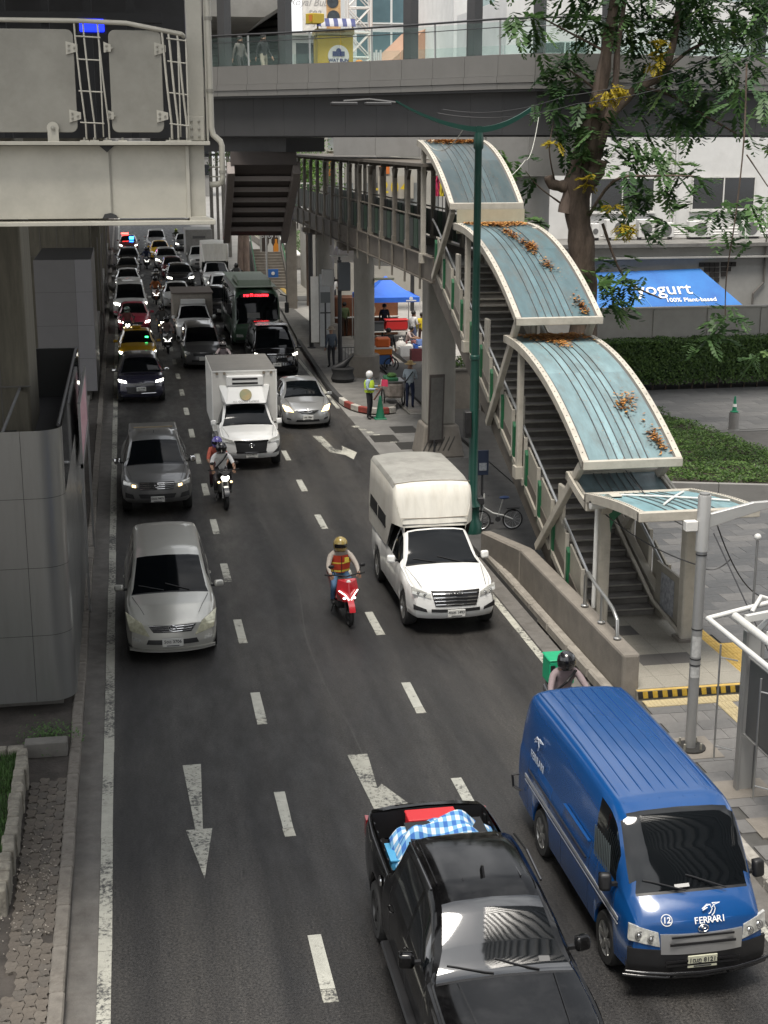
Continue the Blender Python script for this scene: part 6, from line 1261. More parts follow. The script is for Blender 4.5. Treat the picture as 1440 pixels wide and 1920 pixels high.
    # mirrors
    if S.get('mirror',True):
        my,mz=S.get('mirror_pos',(cowl+.42,belt(cowl+.4)+.10)); ms_=S.get('mirror_size',(.11,.07,.075))
        for sx in (-1,1):
            mo=MB().cbox((sx*(w2+.10),my,mz),(ms_[0]*1.75,ms_[1]*1.5,ms_[2]*1.7),0,(R(-8),0,sx*R(12))).build('mirror',S.get('mirror_mat',pm),root,smooth=60,bevel=min(ms_)*.6,segs=3); MB().cbox((sx*(w2+.10),my+ms_[1]*.75+.004,mz),(ms_[0]*1.45,.008,ms_[2]*1.4),0,(R(-8),0,sx*R(12))).build('mirror_face',MIR,mo); MB().box(min(sx*(w2-.06),sx*(w2+.04)),my-.02,mz-.06,max(sx*(w2-.06),sx*(w2+.04)),my+.03,mz-.02).build('mirror_arm',BLK,mo)
    S['_F']=F; S['_top']=top; S['_rows']=rows; S['_ys']=ys; return F
def fpatch(root, F, name, quad, m, offs=.008, nu=10, nv=4, both=False, back=.03):
    """piece laid on the curved front: quad corners (x,z) lower-inner, lower-outer, upper-outer, upper-inner"""
    res=None
    for sx in ((-1,1) if both else (1,)):
        g=[]
        for v in range(nv+1):
            row=[]
            for u in range(nu+1):
                a,b=u/nu,v/nv; x=(quad[0][0]*(1-a)+quad[1][0]*a)*(1-b)+(quad[3][0]*(1-a)+quad[2][0]*a)*b; z=(quad[0][1]*(1-a)+quad[1][1]*a)*(1-b)+(quad[3][1]*(1-a)+quad[2][1]*a)*b
                x*=sx; row.append((x,F(x,z)-offs,z))
            g.append(row)
        mb=MB().grid(g); brd=[g[0][u] for u in range(nu+1)]+[g[v][nu] for v in range(1,nv+1)]+[g[nv][u] for u in range(nu-1,-1,-1)]+[g[v][0] for v in range(nv-1,0,-1)]
        n=len(brd); mb.add(brd+[(x,y+offs+back,z) for x,y,z in brd],[(i,(i+1)%n,n+(i+1)%n,n+i) for i in range(n)])
        res=mb.build(name,m,root,smooth=35)
    return res
def lamp_cells(root, F, cells, both=True):
    """dark bezel rings and bright bulbs inside a head lamp"""
    for (x,z,r_) in cells:
        for sx in ((-1,1) if both else (1,)):
            o_=MB().lathe([(r_,0),(r_*1.0,.012),(r_*.78,.014),(r_*.70,.004)],16,(sx*x,F(x,z)-.012,z),Matrix.Rotation(R(90),3,'X')@Matrix.Rotation(sx*R(-14),3,'Y'),cap=False).build('lamp_ring',mat('lamp_bezel',(.30,.30,.29),.25,.6),root,smooth=40); MB().sphere((sx*x,F(x,z)-.016,z),(r_*.55,r_*.3,r_*.55),10,6).build('bulb',CHR,o_,smooth=60)
def plate(root, F, z, txt=None, m=PLT, w=.36, h=.155, off=.03):
    y=F(0,z)-off; p=MB().box(-w/2,y,z-h/2,w/2,y+.02,z+h/2).build('license_plate',m,root,bevel=.006)
    if txt: lettering(txt,h*.50,PTX,p,(0,y-.001,z+.018),bold=.0015); MB().box(-w*.3,y-.003,z-h*.40,w*.3,y-.0005,z-h*.30).build('plate_rule',PTX,p)
    return p
def emblem(root, F, z, r=.055, m=CHR, off=.03, x=0):
    y=F(x,z)-off; mb=MB(); ring(mb,(x,y,z),r,r*.16,'y',18); mb.v=[(a,b,z+(c-z)*.72) for a,b,c in mb.v]; o=mb.build('emblem',m,root,smooth=60)
    mb=MB(); ring(mb,(x,y,z+r*.18),r*.5,r*.12,'y',12); mb.v=[(a,b,z+r*.18+(c-z-r*.18)*.5) for a,b,c in mb.v]; mb.build('emblem_bar',m,o,smooth=60); MB().tube([(x,y,z-r*.5),(x,y,z+r*.4)],r*.1,6).build('emblem_bar',m,o)
def surf(S,x,y,up=.004):
    """point on the upper skin of a lofted body"""
    ys=S['_ys']; i=max(0,min(len(ys)-2,sum(1 for v in ys if v<=y)-1)); t=(y-ys[i])/(ys[i+1]-ys[i])
    def zz(row):
        up_=row[8:23]
        for a,b in zip(up_,up_[1:]):
            if a[0]<=x<=b[0] and b[0]>a[0]: return a[2]+(b[2]-a[2])*(x-a[0])/(b[0]-a[0])
        return row[15][2]
    return (x,y,zz(S['_rows'][i])*(1-t)+zz(S['_rows'][i+1])*t+up)
def hood_lines(root,S,x0,x1,y0,m=BLK,r=.005):
    for sx in (-1,1): MB().tube([surf(S,sx*(x0+(x1-x0)*k/6),y0+(S['cowl']-.06-y0)*k/6,.001) for k in range(7)],r,4).build('hood_seam',m,root)
def wipers(root, S):
    c=S['cowl']
    for x0,x1 in ((-.12,-.60),(.38,-.08)):
        MB().tube([surf(S,x0+(x1-x0)*k/5,c+.015+.13*(k/5),.012) for k in range(6)],.010,5).build('wiper',BLK,root)
def side_trim(root, S, y0, y1, z, h, m, off=.006, name='side_trim'):
    w2=S['W']/2
    for sx in (-1,1): MB().box(min(sx*(w2*.99),sx*(w2+off)),y0,z-h/2,max(sx*(w2*.99),sx*(w2+off)),y1,z+h/2).build(name,m,root,bevel=.003)
def handles(root,S,ys,z,m):
    for y in ys:
        for sx in (-1,1): MB().tube([(sx*(S['W']/2+.0),y,z),(sx*(S['W']/2+.022),y+.03,z),(sx*(S['W']/2+.022),y+.14,z),(sx*(S['W']/2+.0),y+.17,z)],.011,5).build('door_handle',m,root)
def vroot(name,label,cat,x,y,group=None,rz=0): return thing(name,label,cat,(x,y,0.004),rz,group)
PK = dict(L=5.35,W=1.83,zb=.36,r=.37,tw=.25,wheels=(.95,4.05),gap=.07,cowl=1.35,rf=2.05,rr=3.45,rb=3.62,
  top=[(0,.92),(.10,1.00),(.5,1.07),(1.0,1.12),(1.35,1.17),(1.75,1.48),(2.05,1.70),(2.4,1.78),(3.0,1.80),(3.45,1.74),(3.62,1.24),(3.7,1.12),(5.35,1.10)],
  belt=[(0,.80),(.4,.95),(1.35,1.06),(3.4,1.10),(3.7,1.08),(5.35,1.06)],front=[(.36,.10),(.5,.0),(.7,.02),(.88,.05),(1.05,.16)],windows=[(1.62,2.42),(2.50,3.25)],seams=(1.45,2.46,3.42,3.66),bow=.24,tumble=.26,flare=.03,mirror_size=(.10,.07,.10))
def pk(**k): d=dict(PK); d.update(k); return d

# --- black double-cab pickup in the foreground
S = pk(L=5.62,W=1.76,wheels=(1.0,4.32),bed=(3.86,5.52),top=[(0,.98),(.10,1.05),(.5,1.12),(1.05,1.17),(1.4,1.21),(1.75,1.50),(2.05,1.73),(2.4,1.81),(3.0,1.83),(3.5,1.77),(3.70,1.30),(3.80,1.17),(5.62,1.15)],belt=[(0,.85),(.4,1.0),(1.4,1.10),(3.5,1.15),(3.8,1.13),(5.62,1.11)],cowl=1.4,rf=2.07,rr=3.48,rb=3.68,rim='dark',glass=mat('car_glass_bright', (.004,.005,.006), .05, ior=2.05),windows=[(1.68,2.42),(2.50,3.30)],seams=(1.5,2.46,3.45,3.80),rail=.12)
v = vroot('black_pickup','dusty black double-cab pickup in the foreground with cargo under checked cloth','pickup truck',3.60,11.42)
BP = paint('black_dusty',(.012,.012,.013),0,.22,.8,0); MATS['paint_black_dusty']
BPD = mat('paint_black_bonnet',(.003,.003,.0033),.12,0,var=.4,scale=2.5,spec=.32,coat=.1,dirt=.5,dscale=1.7,dcol=(.03,.03,.031))
F = loft_car(v,S,BPD,detail=1.4); wipers(v,S)
fpatch(v,F,'headlight',[(.50,.80),(.90,.82),(.88,.98),(.52,.95)],LENSY,.01,both=True); fpatch(v,F,'grille',[(-.46,.66),(.46,.66),(.46,.93),(-.46,.93)],BLK,.012); plate(v,F,.55)
for k in range(4): MB().tube([(-.54+.30*k+ (0.06 if k>1 else 0),2.35,S['_top'](2.35)-.012),(-.54+.30*k+(0.06 if k>1 else 0),3.40,S['_top'](3.40)-.02)],.008,5).build('roof_bead',BP,v)
MB().prism([(2.35,1.80),(2.52,1.815),(2.47,1.90),(2.44,1.905)],'x',-.012,.012).build('antenna_fin',BLKG,v)
for sx in (-1,1):
    MB().tube([surf(S,sx*(.44+.08*k/6),.35+1.0*k/6,.0) for k in range(7)],.014,6).build('hood_crease',BPD,v); MB().box(sx*.88-.09,1.75,.40,sx*.88+.09,3.5,.45).build('side_step',BLK,v,bevel=.02)
    MB().prism([(5.36,.82),(5.50,.82),(5.50,1.08),(5.36,1.08)],'x',sx*.795-.03,sx*.795+.02).build('tail_light',mat('tail_red',(.25,.01,.012),.15,coat=.8),v)
    MB().tube([(sx*.62,2.25,1.775),(sx*.64,2.9,1.80),(sx*.63,3.4,1.75)],.016,6).build('roof_rail',BLKG,v)
handles(v,S,(2.28,3.2),.98,CHR); MB().box(-.72,5.50,.80,.72,5.53,1.12).build('tailgate_inner',BLK,v)
MB().lathe([(.07,0),(.06,.014),(0,.016)],16,(-.885,3.95,.98),Matrix.Rotation(R(-90),3,'Y')).build('fuel_cap',CHR,v)
MB().add([surf(S,.40,1.50,.004),surf(S,.52,1.50,.004),surf(S,.52,1.545,.004),surf(S,.40,1.545,.004)],[(0,1,2,3)]).build('windshield_sticker',mat('sticker_dim',(.10,.10,.10),.5),v)
# cargo in the bed
CHK = bpy.data.materials.new('checked_cloth'); CHK.use_nodes=True; n=CHK.node_tree.nodes; l=CHK.node_tree.links; b_=n['Principled BSDF']; b_.inputs['Roughness'].default_value=.85
tc=n.new('ShaderNodeTexCoord'); sx_=n.new('ShaderNodeSeparateXYZ'); l.new(tc.outputs['Object'],sx_.inputs[0])
def stripes(sock,fr,lo):
    m1=n.new('ShaderNodeMath'); m1.operation='MULTIPLY'; m1.inputs[1].default_value=fr; l.new(sock,m1.inputs[0]); m2=n.new('ShaderNodeMath'); m2.operation='FRACT'; l.new(m1.outputs[0],m2.inputs[0]); m3=n.new('ShaderNodeMath'); m3.operation='GREATER_THAN'; m3.inputs[1].default_value=lo; l.new(m2.outputs[0],m3.inputs[0]); return m3.outputs[0]
ad_=n.new('ShaderNodeMath'); ad_.operation='ADD'; l.new(stripes(sx_.outputs[0],9,.5),ad_.inputs[0]); l.new(stripes(sx_.outputs[1],9,.5),ad_.inputs[1])
rp=n.new('ShaderNodeValToRGB'); rp.color_ramp.interpolation='CONSTANT'; e=rp.color_ramp.elements; e[0].color=(.62,.66,.68,1); e[1].position=.34; e[1].color=(.16,.36,.58,1); e2_=e.new(.8); e2_.color=(.04,.14,.42,1)
dv=n.new('ShaderNodeMath'); dv.operation='DIVIDE'; dv.inputs[1].default_value=2.0; l.new(ad_.outputs[0],dv.inputs[0]); l.new(dv.outputs[0],rp.inputs[0]); l.new(rp.outputs[0],b_.inputs['Base Color'])
cl = thing('cargo_cloth','blue and white checked cloth bundled over cargo in the black pickup bed','cloth',(3.68,15.98,.86)); rows=[]
for i in range(17):
    row=[]
    for j in range(29):
        x=-.70+1.36*j/28; y=-.30+.72*i/16; u=(j-14)/14; w_=(i-8)/8; z=.42*max(0,1-abs(u)**2.6)*max(0,1-abs(w_)**3)+.07*math.sin(x*9+y*5)+.05*math.sin(y*17-x*6)+.03
        z+=.10*noise.noise(Vector((x*3.2,y*3.2,2))); row.append((x,y,max(.03,z+.08)))
    rows.append(row)
MB().grid(rows).build('cloth_sheet',CHK,cl,smooth=70); MB().box(-.5,-.2,-.02,.5,.3,.40).build('covered_load',BLK,cl)
rbx = thing('red_box','bright red plastic box standing behind the checked cloth in the pickup bed','box',(3.58,16.55,.765)); MB().box(-.30,-.12,0,.34,.16,.42).build('tub',mat('red_plastic',(.55,.02,.025),.45),rbx,bevel=.02); MB().box(-.31,-.13,.421,.35,.17,.45).build('lid',mat('red_plastic',(.55,.02,.025)),rbx,bevel=.008)
bbx = thing('blue_crate','light blue crate corner beside the checked cloth in the pickup bed','crate',(3.05,16.05,.765)); MB().box(-.12,-.25,0,.10,.2,.22).build('tub',mat('blue_plastic',(.08,.35,.6),.5),bbx,bevel=.01); MB().box(-.13,-.26,.221,.11,.21,.24).build('rim',mat('blue_plastic',(.08,.35,.6)),bbx)

# --- blue delivery van
S = dict(L=5.05,W=1.72,zb=.30,r=.335,tw=.21,wheels=(.95,3.7),cowl=.28,rf=1.00,rr=4.8,rb=5.0,rear_glass=False,top=[(0,1.02),(.05,1.10),(.16,1.19),(.28,1.25),(.65,1.65),(1.00,1.98),(1.28,2.05),(2.7,2.07),(4.8,2.03),(4.98,1.86),(5.05,1.5)],
  belt=[(0,.90),(.3,1.08),(1.0,1.18),(4.95,1.18)],front=[(.30,.10),(.45,.0),(.72,.01),(.95,.04),(1.12,.10),(1.25,.14)],windows=[(.70,1.55)],seams=(.62,1.62,2.75,4.4),bow=.17,tumble=.085,rail=.11,crown=.04,plan=[(0,.92),(.2,.955),(.6,1),(4.45,1),(4.95,.97)],rim='alloy',glass=mat('car_glass_mid', (.004,.005,.006), .05, ior=1.5),mirror_pos=(.70,1.24),mirror_size=(.085,.07,.13),mirror_mat=BLK,wide_ws=True)
v = vroot('blue_van','royal blue delivery van with white bird emblem beside the pavement','van',6.20,13.72)
VB = paint('van_blue',(.004,.052,.185),0,.24,.35,.14); F = loft_car(v,S,VB,detail=1.3); wipers(v,S)
ft_=S['_top']
for k in range(9):   # pressed roof ribs
    x=-.60+.15*k; MB().tube([(x,yy,ft_(yy)-.040*(x/.68)**2-(.012 if yy<1.3 else 0)) for yy in (1.16,1.5,2.0,2.7,3.4,4.1,4.7)],.014,6).build('roof_rib',VB,v)
fpatch(v,F,'headlight',[(.50,.72),(.84,.78),(.83,.97),(.52,.89)],LENS,.012,both=True)
gr_=fpatch(v,F,'grille',[(-.49,.63),(.49,.63),(.50,.87),(-.50,.87)],mat('silver_grille',(.40,.40,.40),.3,.7),.022); MB().box(-.40,F(0,.76)-.03,.745,.40,F(0,.76)-.018,.775).build('grille_slot',BLK,gr_); MB().box(-.38,F(0,.85)-.03,.835,.38,F(0,.85)-.018,.858).build('grille_slot',BLK,gr_)
fpatch(v,F,'bumper',[(-.84,.32),(.84,.32),(.84,.68),(-.84,.68)],BLK,.012,nu=20); 
for z in (.50,.55): MB().box(-.45,F(0,z)-.03,z-.012,.45,F(0,z)-.014,z+.012).build('bumper_slat',BLKG,v)
for z,o_ in ((.40,.07),(.30,.06)): MB().tube([(x_,F(x_*.95,z)-o_,z+.02*abs(x_)) for x_ in (-.88,-.7,-.4,0,.4,.7,.88)],.022,8).build('bull_bar',BLKG,v,smooth=60)
for x_ in (-.35,.35): MB().tube([(x_,F(x_,.4)-.07,.40),(x_,F(x_,.3)-.06,.30)],.016,6).build('bar_stay',BLKG,v)
plate(v,F,.53,'1ฒฎ 8121',m=mat('plate_cream',(.42,.42,.32),.5,var=.1)); emblem(v,F,.935,.06); lamp_cells(v,F,((.60,.81,.055),(.73,.845,.06)))
side_trim(v,S,.5,4.5,.86,.05,mat('silver_stripe',(.35,.36,.38),.4,.4)); side_trim(v,S,.5,4.5,.79,.012,mat('silver_stripe',(.35,.36,.38)))
for sx in (-1,1): MB().tube([(sx*.868,1.7,1.02),(sx*.868,4.3,1.02)],.012,5).build('slide_rail',BLK,v); MB().box(sx*.84-.02,1.66,1.25,sx*.84+.02,2.7,1.27).build('panel_swage',VB,v)
for k in range(10): MB().box(-.866,.86+.06*k,1.22,-.852,.865+.06*k,1.62).build('window_bar',mat('bar_dark',(.07,.085,.088)),v)
MB().tube([(-.88,4.62,.55),(-.98,4.68,.60),(-1.0,4.68,.78),(-.9,4.66,.80)],.02,6).build('rear_step_bar',BLK,v)
# white lettering and bird on bonnet and side
def fmark(poly_pts, w=.010, name='printed_stroke', side=False):
    if side: pts=[(-.868-.004,1.0+0*0+p[0],p[1]) for p in poly_pts]
    else: pts=[(p[0],F(p[0],p[1])+.0-.006,p[1]) for p in poly_pts]
    return MB().tube(pts,w,4).build(name,WPR,v)
def bird(cx,cz,s,side=False):
    for st_ in ([(-.55,.05),(-.2,.32),(.1,.30),(-.25,.22),(-.5,-.05)],[(-.45,-.02),(-.15,.12)],[(.02,.28),(.18,.0),(.05,-.22),(-.1,-.3)],[(.18,.38),(.30,.25),(.20,.10)],[(.18,.38),(.75,.36),(.30,.25)],[(.33,.2),(.40,.0),(.30,-.25),(.12,-.42)]): fmark([(cx+a*s,cz+b*s) for a,b in st_],.006 if not side else .006,side=side)
bird(.10,1.12,.17)
for i,ch in enumerate('FERRARI'): 
    x_=-.075+.056*i; lettering(ch,.105,WPR,v,(x_,F(x_,1.01)-.010,1.01),rot=(R(62),0,0),bold=.001)
mb=MB(); ring(mb,(-.42,0,1.03),.062,.006,'y',20); mb.v=[(a,F(a,c)-.008,c) for a,b,c in mb.v]; mb.build('number_ring',WPR,v); lettering('12',.095,WPR,v,(-.42,F(-.42,1.03)-.012,1.03),rot=(R(68),0,R(-9)),bold=.002)
def sfx(y,z): return (-.872,y,z)
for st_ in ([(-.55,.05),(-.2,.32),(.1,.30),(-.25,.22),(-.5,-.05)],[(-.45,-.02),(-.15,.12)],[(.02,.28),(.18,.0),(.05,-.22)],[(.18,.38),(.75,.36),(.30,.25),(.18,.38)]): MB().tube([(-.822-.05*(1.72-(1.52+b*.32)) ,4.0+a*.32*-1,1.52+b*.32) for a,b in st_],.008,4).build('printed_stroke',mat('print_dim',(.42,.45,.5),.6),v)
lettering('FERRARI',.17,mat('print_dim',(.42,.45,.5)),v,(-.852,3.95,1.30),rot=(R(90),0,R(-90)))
MB().add([surf(S,-.24,.33,.004),surf(S,-.06,.33,.004),surf(S,-.06,.36,.004),surf(S,-.24,.36,.004)],[(0,1,2,3)]).build('dash_paper',mat('paper_dim',(.36,.36,.35),.7),v)

# --- white pickup with tall canopy
S = pk(windows=[(1.62,2.42),(2.50,2.95)],seams=(1.45,2.46,3.0),rear_glass=False); v = vroot('white_pickup','white pickup with a tall dirty fibreglass canopy and chrome grille','pickup truck',6.24,26.5,rz=R(0))
WPT = paint('white',(.78,.78,.76),0,.25,.7,.12); F = loft_car(v,S,WPT,detail=1.2); wipers(v,S)
fpatch(v,F,'headlight',[(.50,.80),(.86,.88),(.86,1.0),(.52,.90)],LENS,.012,both=True)
g_=fpatch(v,F,'grille',[(-.42,.64),(.42,.64),(.50,.94),(-.50,.94)],BLK,.014)
for z,wd in ((.915,.47),(.83,.46),(.76,.44),(.69,.42)): MB().tube([(x_,F(x_,z)-.022,z-.03*abs(x_)) for x_ in (-wd,-wd/2,0,wd/2,wd)],.017 if z>.8 else .012,6).build('grille_bar',CHR,g_)
lettering('ISUZU',.10,CHR,g_,(0,F(0,.915)-.045,.915),bold=.004,extr=.006)
fpatch(v,F,'lower_intake',[(-.5,.52),(.5,.52),(.5,.585),(-.5,.585)],BLK,.01); fpatch(v,F,'fog_lamp',[(.58,.52),(.84,.56),(.84,.66),(.60,.58)],BLK,.012,both=True); plate(v,F,.50,'4ฒศ 1493'); hood_lines(v,S,.66,.80,.25); lamp_cells(v,F,((.62,.865,.04),(.74,.90,.04))); handles(v,S,(2.28,),.98,WPT)
FBG = mat('canopy_fibreglass',(.64,.62,.56),.45,var=.10,scale=2.5,dirt=.4,dscale=1.8,dcol=(.42,.37,.28),stretch=(2.2,1,.5)); FBT=mat('canopy_top',(.30,.295,.27),.6,var=.15,scale=2,dirt=.5,dscale=1.5)
c_ = bpy.data.objects.new('canopy',None); bpy.data.objects.remove(c_)
rows=[]
for y,zt,wb,wt_,zl in ((2.10,1.745,.66,.66,1.735),(2.13,1.86,.70,.69,1.74),(2.26,2.30,.82,.79,1.77),(2.36,2.56,.87,.84,1.78),(2.46,2.64,.88,.85,1.76),(2.9,2.68,.90,.86,1.20),(3.0,2.68,.90,.86,1.12),(4.2,2.69,.90,.86,1.10),(5.2,2.68,.90,.86,1.10),(5.3,2.6,.89,.84,1.10)):
    rows.append([(-wb,y,zl),(-wb,y,zl+(zt-zl)*.35),(-(wb+wt_)/2,y,zl+(zt-zl)*.7),(-wt_,y,zt-.12),(-wt_+.06,y,zt-.03),(-wt_*.5,y,zt+.02),(0,y,zt+.035),(wt_*.5,y,zt+.02),(wt_-.06,y,zt-.03),(wt_,y,zt-.12),((wb+wt_)/2,y,zl+(zt-zl)*.7),(wb,y,zl+(zt-zl)*.35),(wb,y,zl)])
mb=MB().grid(rows); mb.add(rows[0],[tuple(range(13))]); mb.add(rows[-1],[tuple(range(13))])
mb.m=[1 if (sum(mb.v[i][1] for i in f)/len(f) > 2.44 and all(mb.v[i][2]>2.5 for i in f)) else 0 for f in mb.f]; cnp=mb.build('canopy',[FBG,FBT],v,smooth=40)
for sx in (-1,1):
    for y0_ in (3.05,4.1): MB().add([(sx*.906,y0_,1.5),(sx*.906,y0_+.95,1.5),(sx*.868,y0_+.95,2.2),(sx*.868,y0_,2.2)],[(0,1,2,3)]).build('canopy_window',CARGL,cnp,solid=.01)
MB().tube([(-.70,2.12,1.80),(0,2.11,1.79),(.70,2.12,1.80)],.012,5).build('canopy_seal',BLK,cnp)
MB().tube([(-.73,2.145,1.93),(0,2.135,1.92),(.73,2.145,1.93)],.008,5).build('canopy_seam',mat('seam_brown',(.16,.13,.09),.7),cnp)
MB().tube([(-.84,2.47,2.62),(-.42,2.455,2.66),(0,2.45,2.675),(.42,2.455,2.66),(.84,2.47,2.62)],.008,5).build('canopy_seam',mat('seam_brown',(.16,.13,.09)),cnp)
# --- silver MPV
MPV = dict(L=4.58,W=1.77,zb=.22,r=.325,tw=.2,wheels=(.88,3.62),cowl=.94,rf=1.72,rr=4.2,rb=4.5,top=[(0,.76),(.08,.87),(.45,1.02),(.84,1.11),(.94,1.15),(1.3,1.43),(1.72,1.67),(2.1,1.75),(3.4,1.77),(4.2,1.70),(4.5,1.22),(4.58,.95)],belt=[(0,.68),(.4,.88),(.94,1.02),(3,1.05),(4.58,1.03)],
  front=[(.22,.07),(.36,.0),(.55,.03),(.72,.06),(.90,.22)],windows=[(1.36,2.25),(2.33,3.1),(3.2,4.05)],seams=(1.22,2.29,3.15),bow=.30,tumble=.215,rail=.08,crown=.04)
def mpv(**k): d=dict(MPV); d.update(k); return d
v = vroot('silver_minivan','silver people carrier with aged headlights in the left lane','minivan',.56,26.0,rz=R(0)); SLV=paint('silver_beige',(.50,.495,.455),.45,.3,.6,.12); S=mpv(); F=loft_car(v,S,SLV,detail=1.2); wipers(v,S)
fpatch(v,F,'headlight',[(.43,.52),(.80,.60),(.87,.90),(.57,.76)],mat('lamp_lens_cream',(.50,.49,.36),.1,.2,var=.35,scale=14,coat=.6),.014,both=True); g_=fpatch(v,F,'grille',[(-.36,.60),(.36,.60),(.46,.735),(-.46,.735)],BLK,.012)
for z,wd in ((.73,.45),(.685,.42),(.64,.38)): MB().tube([(x_,F(x_,z)-.018,z-.02*(1-abs(x_)*2)) for x_ in (-wd,-wd/2,0,wd/2,wd)],.010,6).build('grille_bar',CHR,g_)
emblem(v,F,.69,.075); fpatch(v,F,'lower_intake',[(-.50,.37),(.50,.37),(.46,.46),(-.46,.46)],BLK,.01); plate(v,F,.42,'5ขฉ 3706',off=.05,w=.40,h=.17); hood_lines(v,S,.52,.74,.22); fpatch(v,F,'fog_lamp',[(.60,.40),(.76,.42),(.76,.49),(.62,.46)],LENS,.012,both=True); fpatch(v,F,'lip_spoiler',[(-.82,.20),(.82,.20),(.82,.26),(-.82,.26)],SLV,.03,nu=20); handles(v,S,(2.05,2.95),.86,SLV)
# --- grey double-cab pickup with covered bed
S = pk(L=5.3,W=1.85,zb=.38,rb=3.64,mirror_mat=CHR); v=vroot('grey_pickup','dark grey double-cab pickup behind the silver people carrier','pickup truck',.55,37.1); GRY=paint('gunmetal',(.17,.17,.168),.5,.3,.7,.15); F=loft_car(v,S,GRY,detail=1.1)
fpatch(v,F,'headlight',[(.48,.80),(.88,.86),(.88,.98),(.50,.90)],LENS,.012,both=True); fpatch(v,F,'indicator',[(.56,.80),(.66,.815),(.66,.88),(.56,.87)],LITW,.018,both=True,nu=3,nv=2); g_=fpatch(v,F,'grille',[(-.44,.74),(.44,.74),(.46,.94),(-.46,.94)],BLK,.012)
for z in (.92,.87,.82,.77): MB().tube([(x_,F(x_,z)-.02,z) for x_ in (-.45,-.2,0,.2,.45)],.012,6).build('grille_bar',CHR,g_)
emblem(v,F,.85,.065); fpatch(v,F,'lower_intake',[(-.44,.52),(.44,.52),(.5,.63),(-.5,.63)],BLK,.012); fpatch(v,F,'fog_recess',[(.60,.50),(.84,.53),(.84,.66),(.64,.62)],BLK,.012,both=True); plate(v,F,.50,'5ฒฉ 9471',off=.045); hood_lines(v,S,.66,.80,.25); handles(v,S,(2.28,3.2),.98,CHR)
MB().prism([(3.70,1.10),(3.74,1.50),(3.9,1.64),(5.0,1.62),(5.2,1.4),(5.24,1.10)],'x',-.70,.70).build('bed_canopy',GRY,v,bevel=.06,segs=2); MB().box(-.55,3.44,1.76,.55,3.47,1.79).build('canopy_lamp_bar',mat('tail_dim',(.3,.24,.16),.4),v)
for k in range(4): MB().prism([(2.5+.08*k,1.80),(2.55+.08*k,1.86),(2.57+.08*k,1.80)],'x',-.01,.01).build('antenna_fin',BLK,v) if k==0 else None
# --- white refrigerated truck
S = pk(L=5.4,W=1.85,rr=3.0,rb=3.15,rear_glass=False,top=[(0,.95),(.10,1.03),(.5,1.09),(1.0,1.14),(1.35,1.18),(1.75,1.50),(2.05,1.70),(2.3,1.76),(2.8,1.76),(3.0,1.72),(3.15,1.2),(3.25,.98),(5.4,.95)],windows=[(1.62,2.5)],seams=(1.45,2.55)); v=vroot('refrigerated_truck','white refrigerated box truck with a roof cooling unit in the middle lane','truck',3.50,42.2); F=loft_car(v,S,WPT,detail=1.1)
g_=fpatch(v,F,'grille',[(-.44,.56),(.44,.56),(.50,.90),(-.50,.90)],BLK,.016)
for z,wd in ((.90,.52),(.56,.46)): MB().tube([(x_,F(x_,z)-.026,z) for x_ in (-wd,-.2,0,.2,wd)],.028,6).build('grille_frame',BLKG,g_)
emblem(v,F,.78,.075); fpatch(v,F,'headlight',[(.52,.82),(.88,.88),(.88,1.0),(.55,.92)],LENS,.014,both=True); fpatch(v,F,'fog_recess',[(.64,.50),(.86,.54),(.88,.72),(.76,.60)],BLK,.012,both=True); plate(v,F,.48,'กทม 4617'); hood_lines(v,S,.66,.80,.25)
BX=mat('box_white',(.64,.63,.60),.4,var=.05,scale=1.5,dirt=.2,dscale=1.5); bx_=MB().box(-1.02,2.25,.82,1.02,5.75,2.72).build('cargo_box',BX,v,bevel=.02); MB().box(-1.0,2.29,2.721,1.0,5.7,2.735).build('box_roof',mat('box_roof',(.16,.155,.145),.7,var=.15,scale=2),bx_)
for x_ in (-1.03,.99): MB().box(x_,2.24,.82,x_+.04,2.28,2.73).build('corner_trim',WPT,bx_)
for z in (.82,2.69): MB().box(-1.03,2.235,z,1.03,2.248,z+.04).build('edge_trim',WPT,bx_)
cu_=MB().box(-.58,1.95,2.28,.58,2.234,2.60).build('cooling_unit',WPT,v,bevel=.04,segs=2)
for z in (2.50,2.36): MB().box(-.40,1.94,z-.03,.40,1.952,z+.03).build('vent_slot',BLK,cu_)
for x_ in (-.85,-.62,.62,.85): MB().lathe([(.045,0),(.045,.02),(0,.024)],12,(x_,2.235,2.64),Matrix.Rotation(R(90),3,'X')).build('marker_lamp',mat('marker_lamp',(.20,.17,.13),.4),v)
fr_=MB().add([(-.62,1.70,1.77),(.62,1.70,1.77),(.52,1.98,2.27),(-.52,1.98,2.27),(-.72,2.24,1.77),(.72,2.24,1.77),(.80,2.24,2.27),(-.80,2.24,2.27)],[(0,1,2,3),(0,3,7,4),(1,5,6,2),(3,2,6,7)]).build('wind_deflector',WPT,v,bevel=.03,segs=2)
ly=1.70+.28*.55; lg_=MB().lathe([(0,0),(.19,0),(.19,.012),(0,.012)],24,(0,ly-.035,1.77+.5*.50),Matrix.Rotation(R(60.7),3,'X')).build('round_logo',mat('logo_gold',(.36,.25,.10),.5,col2=(.12,.22,.14),scale=3),fr_); lettering('ALL GOODS EXPRESS',.085,mat('logo_grey',(.2,.2,.2),.6),fr_,(0,1.70,1.83),rot=(R(60.7),0,0))
